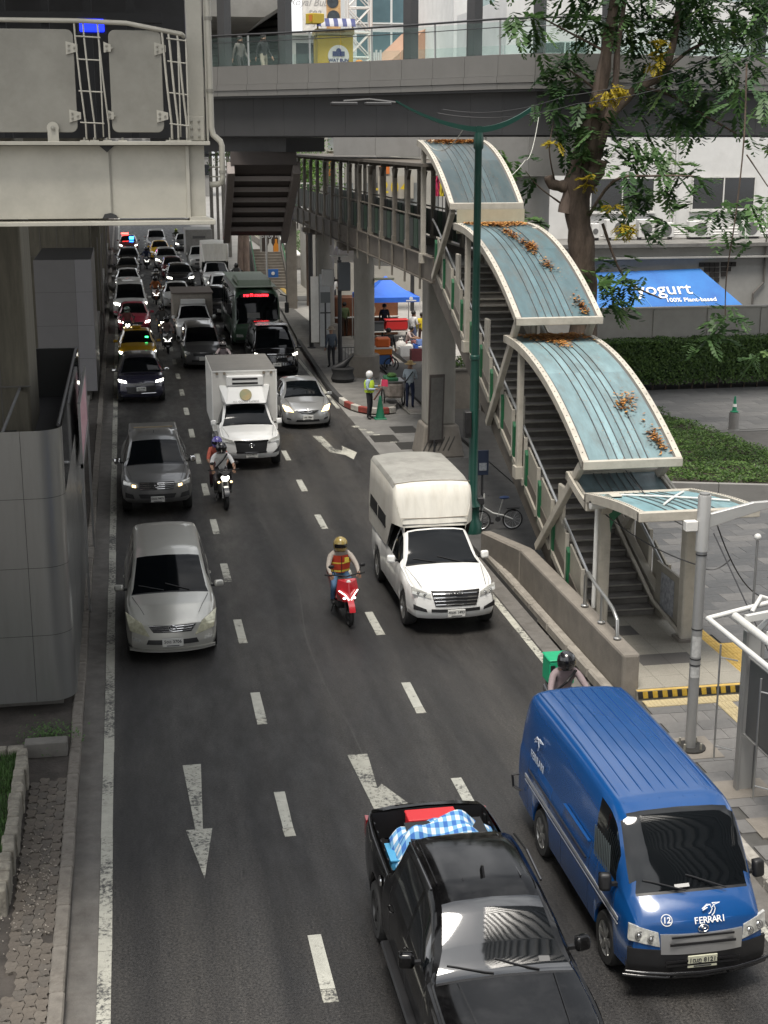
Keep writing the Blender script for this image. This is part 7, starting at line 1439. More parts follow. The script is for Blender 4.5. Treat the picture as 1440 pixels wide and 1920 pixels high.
# --- silver sedan
SED = dict(L=4.35,W=1.72,zb=.18,r=.31,tw=.195,wheels=(.82,3.40),cowl=1.08,rf=1.95,rr=3.05,rb=3.75,top=[(0,.66),(.10,.76),(.5,.88),(1.0,.98),(1.08,1.0),(1.5,1.25),(1.95,1.42),(2.4,1.47),(3.05,1.42),(3.75,1.06),(4.2,1.0),(4.35,.8)],belt=[(0,.60),(.4,.76),(1.08,.88),(3.2,.95),(4.35,.9)],front=[(.18,.07),(.32,.0),(.5,.02),(.66,.06),(.80,.2)],windows=[(1.55,2.32),(2.40,3.15)],seams=(1.2,2.36,3.2),bow=.34,tumble=.34)
def sed(**k): d=dict(SED); d.update(k); return d
v=vroot('silver_sedan','silver sedan with amber headlights near the painted kerb','car',5.98,48.2); SLG=paint('silver_grey',(.38,.385,.385),.6,.28,.7,.1); S=sed(); F=loft_car(v,S,SLG,detail=1.1)
fpatch(v,F,'headlight',[(.48,.60),(.76,.62),(.84,.80),(.62,.76)],LITW,.012,both=True); g_=fpatch(v,F,'grille',[(-.22,.56),(.22,.56),(.40,.66),(-.40,.66)],BLK,.01); MB().tube([(x_,F(x_,.63)-.02,.60+.1*abs(x_)) for x_ in (-.36,-.15,0,.15,.36)],.012,6).build('grille_bar',CHR,g_); emblem(v,F,.68,.05); fpatch(v,F,'lower_intake',[(-.42,.27),(.42,.27),(.38,.35),(-.38,.35)],BLK,.01); plate(v,F,.42,'ษธ 1884',off=.035); hood_lines(v,S,.55,.70,.25); fpatch(v,F,'fog_recess',[(.56,.32),(.72,.34),(.72,.41),(.60,.38)],BLK,.012,both=True)
# --- dark SUV with lit headlights
SUV = dict(L=4.45,W=1.82,zb=.26,r=.34,tw=.22,wheels=(.85,3.5),cowl=1.0,rf=1.78,rr=3.75,rb=4.3,top=[(0,.82),(.10,.92),(.5,1.02),(.95,1.08),(1.0,1.1),(1.4,1.38),(1.78,1.55),(2.3,1.62),(3.2,1.61),(3.75,1.55),(4.3,1.12),(4.45,.95)],belt=[(0,.76),(.4,.92),(1.0,1.0),(3,1.06),(4.45,1.05)],front=[(.26,.08),(.4,.0),(.6,.02),(.8,.06),(.95,.2)],windows=[(1.45,2.25),(2.33,3.05),(3.12,3.7)],seams=(1.3,2.29,3.08),bow=.28,tumble=.32,cladding=True)
def suv(**k): d=dict(SUV); d.update(k); return d
v=vroot('dark_suv','dark blue SUV with bright headlights ahead of the yellow taxi','car',.36,54.2); NVY=paint('midnight',(.025,.025,.045),.3,.25,.8,.05); S=suv(mirror_mat=CHR); F=loft_car(v,S,NVY); fpatch(v,F,'headlight',[(.54,.80),(.84,.84),(.86,.92),(.56,.87)],LIT,.014,both=True); g_=fpatch(v,F,'grille',[(-.52,.70),(.52,.70),(.50,.80),(-.50,.80)],mat('grille_grey',(.16,.16,.16),.4,.4,var=.5,scale=40),.012); emblem(v,F,.80,.05); fpatch(v,F,'lower_intake',[(-.5,.40),(.5,.40),(.58,.66),(-.58,.66)],BLK,.01); plate(v,F,.58,'กบ 7144',off=.03); MB().tube([(x_,F(x_,.42)-.03,.42) for x_ in (-.55,0,.55)],.016,6).build('skid_bar',CHR,v)
# --- black luxury van
S=dict(L=5.2,W=1.98,zb=.20,r=.35,tw=.22,wheels=(.95,4.2),cowl=.62,rf=1.62,rr=4.7,rb=5.1,top=[(0,.88),(.12,1.0),(.4,1.1),(.62,1.16),(1.1,1.55),(1.62,1.84),(2.1,1.95),(3.4,1.97),(4.7,1.9),(5.1,1.4),(5.2,1.1)],belt=[(0,.80),(.4,.95),(1,1.02),(5.2,1.05)],front=[(.2,.08),(.4,.0),(.7,.02),(.92,.10),(1.05,.2)],windows=[(1.1,1.95),(2.05,3.2),(3.3,4.6)],seams=(1.0,2.0,3.25),bow=.26,tumble=.20)
v=vroot('black_mpv','glossy black luxury people carrier with vertical chrome grille','minivan',6.12,59.8); BKG=mat('paint_black_gloss',(.005,.005,.006),.1,spec=.45,coat=.2); F=loft_car(v,S,BKG); g_=fpatch(v,F,'grille',[(-.62,.45),(.62,.45),(.70,.90),(-.70,.90)],BLKG,.01)
for k in range(19): x_=-.62+.069*k; MB().tube([(x_,F(x_,.48)-.02,.48),(x_,F(x_,.88)-.02,.88)],.010,4).build('grille_bar',CHR,g_)
MB().tube([(x_,F(x_,.95)-.02,.95) for x_ in (-.85,-.4,0,.4,.85)],.014,6).build('chrome_strip',CHR,v); emblem(v,F,.80,.06); fpatch(v,F,'headlight',[(.70,.88),(.92,.90),(.92,.99),(.76,.96)],LIT,.012,both=True); plate(v,F,.52,'1กข 88',off=.045)
for sx in (-1,1): MB().tube([(sx*a,F(a,z)-.02,z) for a,z in ((.80,.86),(.74,.50),(.84,.36),(.92,.36))],.014,6).build('lamp_outline',CHR,v)
MB().box(-.7,1.9,1.955,.7,2.6,1.965).build('roof_reflection',mat('roof_reflect',(.14,.07,.07),.2,.4,var=.6,scale=2,col2=(.3,.32,.36)),v)  # reflection painted as a mottled colour sheet on the black roof
# --- green bus
S=dict(L=9.6,W=2.36,zb=.34,r=.46,tw=.28,wheels=(2.1,7.4),cowl=.12,rf=.55,rr=9.3,rb=9.55,rear_glass=False,top=[(0,1.15),(.04,1.22),(.12,1.30),(.3,2.0),(.55,2.66),(.8,2.82),(1.5,2.92),(9.2,2.92),(9.5,2.7),(9.6,2.3)],belt=[(0,1.1),(.5,1.25),(9.6,1.25)],front=[(.34,.06),(.6,.0),(1.0,.0),(1.3,.04),(2.0,.06)],windows=[(1.9,3.3),(3.4,4.8),(4.9,6.3),(6.4,7.8),(7.9,9.2)],seams=(.75,1.75),bow=.16,tumble=.04,rail=.2,crown=.10,plan=[(0,.93),(.2,.975),(.6,1),(9,1),(9.6,.97)],mirror=False,black_frame=True,wide_ws=True)
v=vroot('green_bus','dark green city bus with red destination display','bus',6.10,68.0); BGR=paint('bus_green',(.025,.06,.032),0,.35,.5,.25); F=loft_car(v,S,BGR,detail=.8); MB().box(-.78,.45,2.45,.62,.52,2.66).build('display_case',BLK,v); dm=mat('led_red',(.6,.02,.02),.4,emit=(1,.02,.03),estr=4); lettering('สาย 71 สวนสยาม',.17,dm,v,(-.05,.44,2.56),bold=.008); MB().prism([(1.4,2.9),(2.0,3.15),(4.6,3.18),(5.2,2.95)],'x',-.85,.85).build('roof_unit',mat('bus_roof',(.16,.21,.14),.5,var=.1),v,bevel=.1,segs=2); MB().box(-1.0,.75,2.905,1.0,9.2,2.925).build('roof_sheet',mat('bus_roof',(.16,.21,.14)),v)
for sx in (-1,1): mo=MB().tube([(sx*1.1,.3,2.6),(sx*1.36,.05,2.55),(sx*1.38,.02,2.2)],.03,6).build('mirror_arm',BLK,v); MB().box(sx*1.38-.1,-.05,1.75,sx*1.38+.1,.05,2.25).build('mirror',BLK,v,bevel=.03); fpatch(v,F,'headlight',[(.72,.62),(1.05,.62),(1.05,.76),(.74,.74)],LENS,.012) if sx>0 else fpatch(v,F,'headlight',[(-1.05,.62),(-.72,.62),(-.74,.74),(-1.05,.76)],LENS,.012)
fpatch(v,F,'bumper',[(-1.1,.36),(1.1,.36),(1.1,.50),(-1.1,.50)],BLK,.014,nu=16); plate(v,F,.43,'12-3456',off=.03); MB().box(-.5,.2,1.5,.1,.26,1.75).build('dash_board',mat('dash_grey',(.2,.2,.19),.6),v)
# --- far traffic: placed by the top edge of the windscreen
def far(name,label,cat,px,py,zroof,S,pm,pm2=None,lit=None,group='queueing traffic in the distance',mirror=True,plt=True):
    q=G(px,py,zroof); S=dict(S); v=vroot(name,label,cat,q.x,q.y-S['rf'],group); F=loft_car(v,S,pm,pm2,detail=.7); zn=S['top'][0][1]; w2=S['W']/2
    fpatch(v,F,'headlight',[(.54,zn-.10),(w2*.93,zn-.06),(w2*.95,zn+.05),(.58,zn+.0)],lit or LENS,.014,both=True,nu=5,nv=2); fpatch(v,F,'grille',[(-.42,zn-.16),(.42,zn-.16),(.44,zn-.03),(-.44,zn-.03)],BLK,.012,nu=6,nv=2); fpatch(v,F,'lower_intake',[(-.5,S['zb']+.12),(.5,S['zb']+.12),(.5,S['zb']+.22),(-.5,S['zb']+.22)],BLK,.012,nu=6,nv=2)
    if plt: plate(v,F,S['zb']+.27)
    return v,S,F
YTX=paint('taxi_yellow',(.52,.30,.01),0,.28,.7,.05); GTX=paint('taxi_green',(.01,.10,.045),0,.3,.6,.05); RTX=paint('taxi_red',(.36,.03,.06),0,.28,.7,.05); BLC=paint('black_car',(.014,.014,.016),.2,.2,.8,.05); GRC=paint('grey_car',(.13,.13,.13),.5,.3,.7,.1); WHC=paint('white_car',(.55,.55,.53),0,.28,.7,.1); MRN=paint('maroon',(.10,.015,.02),.2,.28,.7,.05); BLS=paint('silver_far',(.36,.36,.35),.4,.3,.6,.1)
v,S,F=far('yellow_taxi','yellow and green taxi with a green vacant light behind the dark SUV','taxi',256,619,1.42,sed(),YTX,GTX,LIT); vl=MB().box(.36,1.50,1.12,.50,1.53,1.19).build('vacant_light',mat('green_glow',(.02,.6,.15),.4,emit=(.05,1,.25),estr=3),v); vl.location=(0,-.14,.02)
MB().box(-.2,2.2,1.47,.2,2.35,1.60).build('taxi_sign',YTX,v,bevel=.02)
far('red_taxi','crimson red taxi behind the yellow taxi','taxi',250,568,1.42,sed(),RTX,None,LIT); far('white_van','white van with a black grille behind the red taxi','van',243,532,1.84,dict(L=5.0,W=1.95,zb=.22,r=.35,wheels=(.95,4.0),cowl=.62,rf=1.62,rr=4.5,rb=4.9,top=[(0,.88),(.12,1.0),(.4,1.1),(.62,1.16),(1.1,1.55),(1.62,1.84),(2.1,1.95),(3.4,1.97),(4.5,1.9),(4.9,1.4),(5.0,1.1)],belt=[(0,.80),(.4,.95),(1,1.02),(5.0,1.05)],front=[(.2,.08),(.4,.0),(.7,.02),(.92,.10),(1.05,.2)],windows=[(1.1,1.95),(2.05,3.2),(3.3,4.4)],bow=.26,tumble=.18),WHC,None,LIT)
far('white_hatchback','white hatchback with a headlight on behind the white van','car',239,502,1.50,sed(),WHC,None,LIT); far('black_sedan','black sedan behind the white hatchback','car',239,484,1.42,sed(),BLC); far('black_suv','black SUV just ahead of the police car','car',240,466,1.55,suv(),BLC)
v,S,F=far('police_car','dark maroon police car with red and blue flashing light bar','police car',240,441,1.42,sed(),MRN,None,LIT); MB().box(-.6,2.2,1.5,.05,2.45,1.62).build('red_beacon',mat('beacon_red',(.6,.02,.02),.4,emit=(1,.04,.03),estr=9),v); MB().box(.1,1.2,1.1,.5,1.3,1.35).build('blue_beacon',mat('beacon_blue',(.02,.15,.8),.4,emit=(.03,.25,1),estr=7),v)
far('silver_van','pale silver van at the top of the traffic queue','van',292,429,1.84,mpv(),BLS); far('far_taxi','small yellow taxi near the top of the traffic queue','taxi',299,452,1.42,sed(),YTX); far('silver_suv','silver SUV with headlights on behind the maroon car','car',311,466,1.55,suv(),BLS,None,LIT); far('maroon_car','dark maroon sedan hidden behind the big black SUV','car',323,482,1.42,sed(),MRN); far('big_black_suv','large black SUV beside the white canopy truck','car',336,494,1.62,suv(W=1.9),BLC,None,LIT)
far('white_compact','white compact car half hidden behind the beige box pickup','car',330,527,1.5,sed(),WHC); far('grey_minivan','dark grey minivan between the bus and the taxi lane','minivan',376,614,1.65,mpv(W=1.72),GRC); far('dark_hatchback','dark grey hatchback with a bright headlight beyond the trucks','car',344,437,1.5,sed(),GRC,None,LIT)
v,S,F=far('white_box_pickup','white pickup carrying a beige box body behind the grey minivan','truck',362,572,1.72,pk(rr=3.0,rb=3.15,rear_glass=False,windows=[(1.62,2.5)]),WPT); BGE=mat('box_beige',(.32,.29,.25),.6,var=.1,dirt=.3); bb_=MB().box(-1.0,2.5,.85,1.0,5.6,2.25).build('box_body',BGE,v,bevel=.03); MB().box(-1.05,2.45,2.251,1.05,5.65,2.30).build('box_roof',mat('box_roof_brown',(.16,.13,.11),.7),bb_); MB().box(-.62,2.1,1.76,.62,2.45,2.0).build('roof_visor',WPT,v,bevel=.03)
v,S,F=far('white_canopy_truck','white truck with a tall cream canopy beyond the bus','truck',404,492,1.72,pk(rear_glass=False),WPT); rows=[[(-.75,2.1,1.75),(-.7,2.1,1.8),(0,2.1,1.8),(.7,2.1,1.8),(.75,2.1,1.75)],[(-.9,2.4,1.75),(-.86,2.6,2.9),(0,2.6,2.95),(.86,2.6,2.9),(.9,2.4,1.75)],[(-.92,3.0,1.1),(-.86,3.0,3.0),(0,3.0,3.05),(.86,3.0,3.0),(.92,3.0,1.1)],[(-.92,5.3,1.1),(-.86,5.3,3.0),(0,5.3,3.05),(.86,5.3,3.0),(.92,5.3,1.1)]]; MB().grid(rows).add(rows[3],[(0,1,2,3,4)]).build('canopy',FBG,v,smooth=30)
v,S,F=far('beige_box_truck','pale grey box truck left of the cream canopy truck','truck',374,462,1.72,pk(rr=3.0,rb=3.15,rear_glass=False,windows=[(1.62,2.5)]),WHC); bb_=MB().box(-1.05,2.4,.85,1.05,6.0,3.0).build('box_body',mat('box_grey',(.30,.295,.28),.6,var=.1,dirt=.3),v,bevel=.03); MB().box(-.5,2.38,2.3,.5,2.395,2.5).build('printed_strip',mat('strip_dark',(.12,.12,.12),.6),bb_)
far('white_pickup_far','white pickup just beyond the green bus roof','pickup truck',418,516,1.72,pk(),WPT); far('black_pickup_far','black pickup tucked beside the green bus','pickup truck',408,539,1.72,pk(),BLC)
# ------------------------------------------------------------------ people
SKIN = [mat('skin_tan',(.30,.17,.11),.6,var=.08,scale=8),mat('skin_brown',(.20,.11,.07),.6,var=.08,scale=8)]
HAIR = mat('hair_black',(.012,.010,.009),.6,var=.3,scale=30)
STAND = dict(pel=(0,0,.93),spi=(0,.01,1.10),che=(0,.01,1.30),nck=(0,0,1.47),hb=(0,-.015,1.56),ht=(0,-.01,1.69),
  sh=((-.19,.01,1.40),(.19,.01,1.40)),el=((-.25,.03,1.12),(.25,.03,1.12)),wr=((-.26,-.06,.88),(.26,-.06,.88)),hp=((-.10,0,.90),(.10,0,.90)),kn=((-.11,-.02,.50),(.11,-.02,.50)),an=((-.11,.03,.08),(.11,.03,.08)),to=((-.12,-.12,.04),(.12,-.12,.04)))
WALK = dict(STAND,kn=((-.11,-.12,.50),(.11,.0,.48)),an=((-.11,-.14,.08),(.11,.24,.14)),to=((-.12,-.28,.04),(.12,.12,.05)),wr=((-.27,.12,.90),(.27,-.18,.92)),el=((-.25,.08,1.13),(.25,-.02,1.12)))
HOLD = dict(STAND,el=((-.25,-.02,1.12),(.25,-.04,1.14)),wr=((-.12,-.27,1.12),(.12,-.30,1.20)))
RIDE = dict(pel=(0,.30,.86),spi=(0,.29,1.02),che=(0,.22,1.22),nck=(0,.17,1.38),hb=(0,.13,1.46),ht=(0,.12,1.59),sh=((-.19,.20,1.32),(.19,.20,1.32)),el=((-.31,-.02,1.10),(.31,-.02,1.10)),wr=((-.30,-.24,1.00),(.30,-.24,1.00)),
  hp=((-.11,.28,.84),(.11,.28,.84)),kn=((-.21,-.10,.70),(.21,-.10,.70)),an=((-.20,.06,.36),(.20,.06,.36)),to=((-.21,-.10,.31),(.21,-.10,.31)))
def shift(p,dx=0,dy=0,dz=0):
    f=lambda v:(v[0]+dx,v[1]+dy,v[2]+dz); return {k:(f(v) if not isinstance(v[0],tuple) else (f(v[0]),f(v[1]))) for k,v in p.items()}
PILL = dict(shift(RIDE,0,.42,.07),el=((-.28,.48,1.12),(.28,.48,1.12)),wr=((-.20,.30,1.02),(.20,.30,1.02)))
SIT = dict(pel=(0,.1,.36),spi=(0,.1,.52),che=(0,.02,.72),nck=(0,-.06,.88),hb=(0,-.1,.96),ht=(0,-.11,1.09),sh=((-.18,0,.82),(.18,0,.82)),el=((-.24,-.15,.62),(.24,-.15,.62)),wr=((-.15,-.36,.60),(.15,-.36,.60)),hp=((-.1,.08,.34),(.1,.08,.34)),kn=((-.14,-.32,.44),(.14,-.32,.44)),an=((-.13,-.36,.07),(.13,-.36,.07)),to=((-.13,-.5,.04),(.13,-.5,.04)))
_pm = {}
def body_mesh(key, po, mats, long_sleeve=True, shorts=False, fat=1.0):
    if key in _pm: return _pm[key]
    V=[];E=[];RD=[]
    def a(p,r): V.append(p); RD.append(r); return len(V)-1
    f=fat; pe=a(po['pel'],(.155*f,.12*f)); sp=a(po['spi'],(.145*f,.11*f)); ch=a(po['che'],(.165*f,.12*f)); nk=a(po['nck'],(.06,.06)); hb=a(po['hb'],(.085,.09)); ht=a(po['ht'],(.075,.085)); E+= [(pe,sp),(sp,ch),(ch,nk),(nk,hb),(hb,ht)]
    for s in (0,1):
        sh=a(po['sh'][s],(.075*f,.075*f)); el=a(po['el'][s],(.052,.052)); wr=a(po['wr'][s],(.036,.036)); d=(Vector(po['wr'][s])-Vector(po['el'][s])).normalized(); ha=a(tuple(Vector(po['wr'][s])+d*.08),(.042,.026)); E+=[(ch,sh),(sh,el),(el,wr),(wr,ha)]
        hp=a(po['hp'][s],(.098*f,.098*f)); kn=a(po['kn'][s],(.068,.068)); an=a(po['an'][s],(.048,.048)); to=a(po['to'][s],(.045,.036)); E+=[(pe,hp),(hp,kn),(kn,an),(an,to)]
    me=bpy.data.meshes.new('person'); bm=bmesh.new(); ly=bm.verts.layers.skin.verify(); bv=[bm.verts.new(v) for v in V]
    for i,v in enumerate(bv): v[ly].radius=RD[i]
    bv[pe][ly].use_root=True
    for x,y in E: bm.edges.new((bv[x],bv[y]))
    bm.to_mesh(me); bm.free(); o=bpy.data.objects.new('person',me); m1=o.modifiers.new('s','SKIN'); m1.use_smooth_shade=True; o.modifiers.new('u','SUBSURF').levels=1; o.modifiers['u'].render_levels=1
    src=scratch_mesh(o); bpy.data.objects.remove(o)
    vs=[tuple(v.co) for v in src.vertices]; fs=[tuple(p.vertices) for p in src.polygons]; bpy.data.meshes.remove(src); mb=MB(); mb.v=vs; mb.f=fs
    segs=[((po['hb'],po['ht']),0),((po['nck'],po['hb']),0),((po['che'],po['nck']),1),((po['spi'],po['che']),1),((po['pel'],po['spi']),1)]
    for s in (0,1): segs+=[((po['che'],po['sh'][s]),1),((po['sh'][s],po['el'][s]),1),((po['el'][s],po['wr'][s]),1 if long_sleeve else 0),((po['wr'][s],tuple(Vector(po['wr'][s])+(Vector(po['wr'][s])-Vector(po['el'][s])).normalized()*.1)),0),((po['pel'],po['hp'][s]),2),((po['hp'][s],po['kn'][s]),2),((po['kn'][s],po['an'][s]),0 if shorts else 2),((po['an'][s],po['to'][s]),3)]
    sg=[(Vector(x),Vector(y),m) for (x,y),m in segs]
    for fc in fs:
        c=sum((Vector(vs[i]) for i in fc),Vector())/len(fc); best=9;bi=1
        for x,y,m in sg:
            d=y-x; t=max(0,min(1,(c-x).dot(d)/max(d.length_squared,1e-6))); q=(c-x-d*t).length
            if q<best: best=q;bi=m
        mb.m.append(bi)
    for s in (0,1):    # fingers and thumb, curled
        w=Vector(po['wr'][s]); d=(w-Vector(po['el'][s])).normalized(); side=d.cross(Vector((0,0,1))); side=side.normalized() if side.length>.1 else Vector((1,0,0)); dn=side.cross(d)*(-1 if side.cross(d).z>0 else 1); sgn=-1 if s==0 else 1
        for k in range(4): b=w+d*.09+side*(.028-.018*k); L=(.066,.078,.072,.055)[k]; mb.tube([b-d*.02,b+d*L*.5,b+d*L*.8+dn*.03],[.010,.009,.007],5,0)
        b=w+d*.04+side*.035*sgn; mb.tube([b,b+side*.02*sgn+d*.035+dn*.01,b+side*.015*sgn+d*.06+dn*.03],[.012,.010,.008],5,0)
    h=Vector(po['hb']).lerp(Vector(po['ht']),.35); mb.sphere(h+Vector((0,-.105,.0)),(.016,.022,.026),6,5,0)     # nose, eyes, mouth, ears
    for s in (-1,1): mb.sphere(h+Vector((s*.034,-.088,.028)),(.014,.010,.009),6,4,4); mb.sphere(h+Vector((s*.092,.01,.0)),(.012,.022,.034),6,5,0)
    mb.sphere(h+Vector((0,-.095,-.042)),(.026,.008,.007),6,4,5)
    o=mb.build('person',mats,None,smooth=60); me=o.data; bpy.data.objects.remove(o); _pm[key]=me; return me
LIP = mat('lip',(.22,.08,.07),.6)
def person(label, loc, rz, po, shirt, pants, shoes=(.02,.02,.02), skin=0, long_sleeve=True, shorts=False, hair=True, helmet=None, hat=None, fat=1.0, key=None, group=None, sc=1.0, visor=True):
    n_=len(bpy.data.objects); k=key or 'p%d'%n_
    ms=[SKIN[skin],mat('cloth_%s'%k,shirt,.85,var=.12,scale=9,bump=.4,bscale=18),mat('trouser_%s'%k,pants,.85,var=.12,scale=9,bump=.3,bscale=18),mat('shoe_%.2f'%shoes[0],shoes,.6),HAIR,LIP]
    me=body_mesh(k,po,ms,long_sleeve,shorts,fat); o=bpy.data.objects.new('person',me); COL.objects.link(o); o.location=loc; o.rotation_euler=(0,0,rz); o.scale=(sc,sc,sc); tag(o,label,'person',group)
    c=Vector(po['hb']).lerp(Vector(po['ht']),.45)
    if helmet:
        rot=Matrix.Identity(3); hm=MB().lathe([(.115,-.13),(.145,-.08),(.155,0),(.140,.08),(.095,.135),(.04,.16),(0,.165)],18,c+Vector((0,.015,.01))).build('helmet',mat('helmet_%s'%k,helmet,.25,coat=.7,var=.1),o,smooth=50)
        if visor: MB().lathe([(.13,-.07),(.158,-.02),(.158,.045)],12,c+Vector((0,.012,.0)),a0=R(205),a1=R(335)).build('visor',BLKG,hm,smooth=50)
        MB().tube([c+Vector((-.12,0,-.06)),c+Vector((-.07,-.06,-.13)),c+Vector((.07,-.06,-.13)),c+Vector((.12,0,-.06))],.01,5).build('chin_strap',BLK,hm)
    elif hat:
        MB().lathe([(.22,-.0),(.215,.012),(.115,.03),(.11,.11),(.07,.135),(0,.14)],20,c+Vector((0,0,.045))).build('hat',mat('hat_%s'%k,hat,.9,var=.2,scale=30),o,smooth=40)
    elif hair:
        MB().lathe([(.075,-.06),(.108,-.03),(.114,.03),(.10,.085),(.06,.12),(0,.13)],16,c+Vector((0,.022,.015))).build('hair',HAIR,o,smooth=60)
    return o
def pbox(o,name,c,d,m,rot=(0,0,0),bev=.02): return MB().cbox(c,d,0,rot).build(name,m,o,bevel=bev,segs=2)
# ------------------------------------------------------------------ motorcycles
LITB = mat('bike_lamp_lit', (.8,.8,.75), .3, emit=(1,.97,.9), estr=1.6)
def motorcycle(label, loc, rz, col, scooter=True, lit=True, name='scooter', group='motorbikes weaving through the traffic', full=True):
    t=thing(name,label,'motorcycle',loc,rz,group); m=mat('bike_%.2f_%.2f_%.2f'%col,col,.25,coat=.8,var=.05); r=.27 if scooter else .30; tw=.055 if scooter else .065
    for y in (-.68,.62):
        w_=ring(MB(),(0,y,r),r-.045,tw*.85,'x',20).build('tyre',RUB,t,smooth=60); mb=MB(); ring(mb,(0,y,r),r*.70,.018,'x',18)
        for k in range(5): q=k*1.2566; mb.tube([(0,y,r),(0,y+r*.7*math.cos(q),r+r*.7*math.sin(q))],.014,5)
        mb.lathe([(.05,-.05),(.05,.05)],10,(0,y,r),Matrix.Rotation(R(90),3,'Y')); mb.build('rim',RIMD,w_,smooth=50)
    for s in (-1,1): MB().tube([(s*.075,-.68,r),(s*.075,-.56,.62),(s*.06,-.50,.88)],.022,7).build('fork_leg',SST if not scooter else BLK,t)
    MB().grid([[(x,-.68+(r+.05)*math.cos(q)*-1,r+(r+.05)*math.sin(q)) for x in (-.065,-.03,.03,.065)] for q in [R(20+10*k) for k in range(12)]]).build('front_fender',m,t,smooth=60,solid=0)
    MB().tube([(-.34,-.30,1.0),(-.2,-.42,1.03),(0,-.47,1.0),(.2,-.42,1.03),(.34,-.30,1.0)],.015,7).build('handlebar',BLK,t)
    for s in (-1,1):
        mi=MB().tube([(s*.24,-.42,1.03),(s*.30,-.46,1.2)],.008,5).build('mirror_stem',BLK,t); MB().sphere((s*.33,-.46,1.23),(.065,.02,.042),10,6).build('mirror_head',BLK,mi,smooth=60); MB().tube([(s*.34,-.30,1.0),(s*.42,-.24,1.0)],.02,6).build('grip',RUB,t)
    if scooter:
        MB().add([(-.20,-.46,.95),(.20,-.46,.95),(.24,-.50,.72),(.11,-.66,.50),(-.11,-.66,.50),(-.24,-.50,.72),(0,-.66,.92),(0,-.74,.62),(-.16,-.3,.9),(.16,-.3,.9),(.18,-.32,.45),(-.18,-.32,.45)],[(0,6,5),(6,7,5),(5,7,4),(1,2,6),(6,2,7),(2,3,7),(7,3,4),(0,1,6),(0,5,11,8),(1,9,10,2),(5,4,11),(2,10,3),(4,3,10,11),(0,8,9,1)]).build('front_cowl',m,t,bevel=.02,segs=2)
        MB().box(-.17,-.34,.30,.17,-.28,.92).build('leg_shield',BLK,t,bevel=.04,segs=2); MB().box(-.16,-.30,.26,.16,.12,.33).build('footboard',BLK,t,bevel=.02)
        for s in (-1,1): MB().tube([(s*.02,-.752,.58),(s*.10,-.70,.68),(s*.20,-.58,.74)],.013,5).build('running_lamp',LITB if lit else CHR,t); MB().sphere((s*.10,-.675,.60),(.04,.025,.025),8,6).build('headlight',LITB if lit else LENS,t,smooth=60)
        MB().prism([(.02,.35),(.10,.72),(.75,.80),(.98,.84),(.95,.70),(.60,.50),(.45,.36)],'x',-.15,.15).build('rear_body',m,t,bevel=.05,segs=2); MB().sphere((0,-.60,.92),(.05,.04,.045),8,6).build('badge',WP,t,smooth=60)
    else:
        MB().sphere((0,-.02,.82),(.17,.30,.15),12,8).build('fuel_tank',m,t,smooth=60); MB().box(-.15,-.2,.33,.15,.2,.62).build('engine',mat('engine_grey',(.09,.09,.09),.5,.6,var=.3,scale=14),t,bevel=.04); MB().tube([(0,-.45,.92),(0,.0,.66),(0,.62,r)],.035,7).build('frame',BLK,t); MB().prism([(.25,.70),(.3,.80),(.9,.90),(1.0,.86),(.7,.70)],'x',-.11,.11).build('tail_body',m,t,bevel=.03)
        MB().sphere((0,-.60,.86),(.11,.08,.11),12,8).build('headlight',LIT if lit else LENS,t,smooth=60); MB().add([(-.2,-.5,.80),(.2,-.5,.80),(.15,-.62,1.02),(-.15,-.62,1.02),(0,-.70,.9)],[(0,4,3),(1,2,4),(3,4,2),(0,1,4)]).build('front_cowl',BLK,t)
        for s in (-1,1): MB().sphere((s*.17,-.55,.72),(.035,.03,.03),8,6).build('fog_lamp',LITW,t,smooth=60)
    MB().prism([(.05,.76),(.12,.80),(.60,.82),(.88,.90),(.9,.86),(.6,.76),(.1,.73)],'x',-.13,.13).build('seat',mat('seat_black',(.02,.02,.02),.7),t,bevel=.03,segs=2)
    MB().tube([(.13,.1,.3),(.16,.5,.36),(.17,.85,.44)],[.035,.05,.055],8).build('exhaust',mat('exhaust',(.08,.08,.08),.4,.7),t); MB().box(-.08,.93,.70,.08,.98,.78).build('tail_light',mat('tail_red',(.25,.01,.012)),t); MB().tube([(-.1,.25,.3),(-.18,.3,.01)],.014,5).build('side_stand',BLK,t)
    return t
BIKE_Y = .68
def rider_at(label_b, label_p, X, Y, col, shirt, pants, helmet, scooter=True, lit=True, rz=0, po=RIDE, **k):
    b=motorcycle(label_b,(X,Y+.95,.004),rz,col,scooter,lit,'scooter' if scooter else 'motorbike'); p=person(label_p,(X,Y+.95,.004),rz,po,shirt,pants,helmet=helmet,group='motorbike riders',**k); return b,p
b,p=rider_at('red scooter with white running lights ridden down the centre lane','rider in an orange and red vest with a patterned gold helmet',4.17,27.25,(.42,.012,.02),(.36,.32,.28),(.07,.14,.24),(.32,.24,.08),rz=R(4))
vst=mat('vest_orange',(.62,.07,.03),.8); vy=mat('vest_yellow',(.62,.48,.06),.7)
MB().grid([[(x*(.205+.01*k_),.02+.10*k_*.0+(.235-.155*math.cos(x*1.35))-.07*(k_/4)+.03,.90+.10*k_) for x in (-1,-.7,-.4,-.1,.1,.4,.7,1)] for k_ in range(5)]).build('hi_vis_vest',vst,p,smooth=60)
MB().grid([[(x*.215,.015+(.235-.165*math.cos(x*1.35))-.02+.03,z) for x in (-1,-.6,-.2,.2,.6,1)] for z in (.93,.97)]).build('vest_band',vy,p,smooth=60); MB().grid([[(x*.225,.005+(.235-.165*math.cos(x*1.35))-.055+.03,z) for x in (-1,-.6,-.2,.2,.6,1)] for z in (1.12,1.15)]).build('vest_band',vy,p,smooth=60)
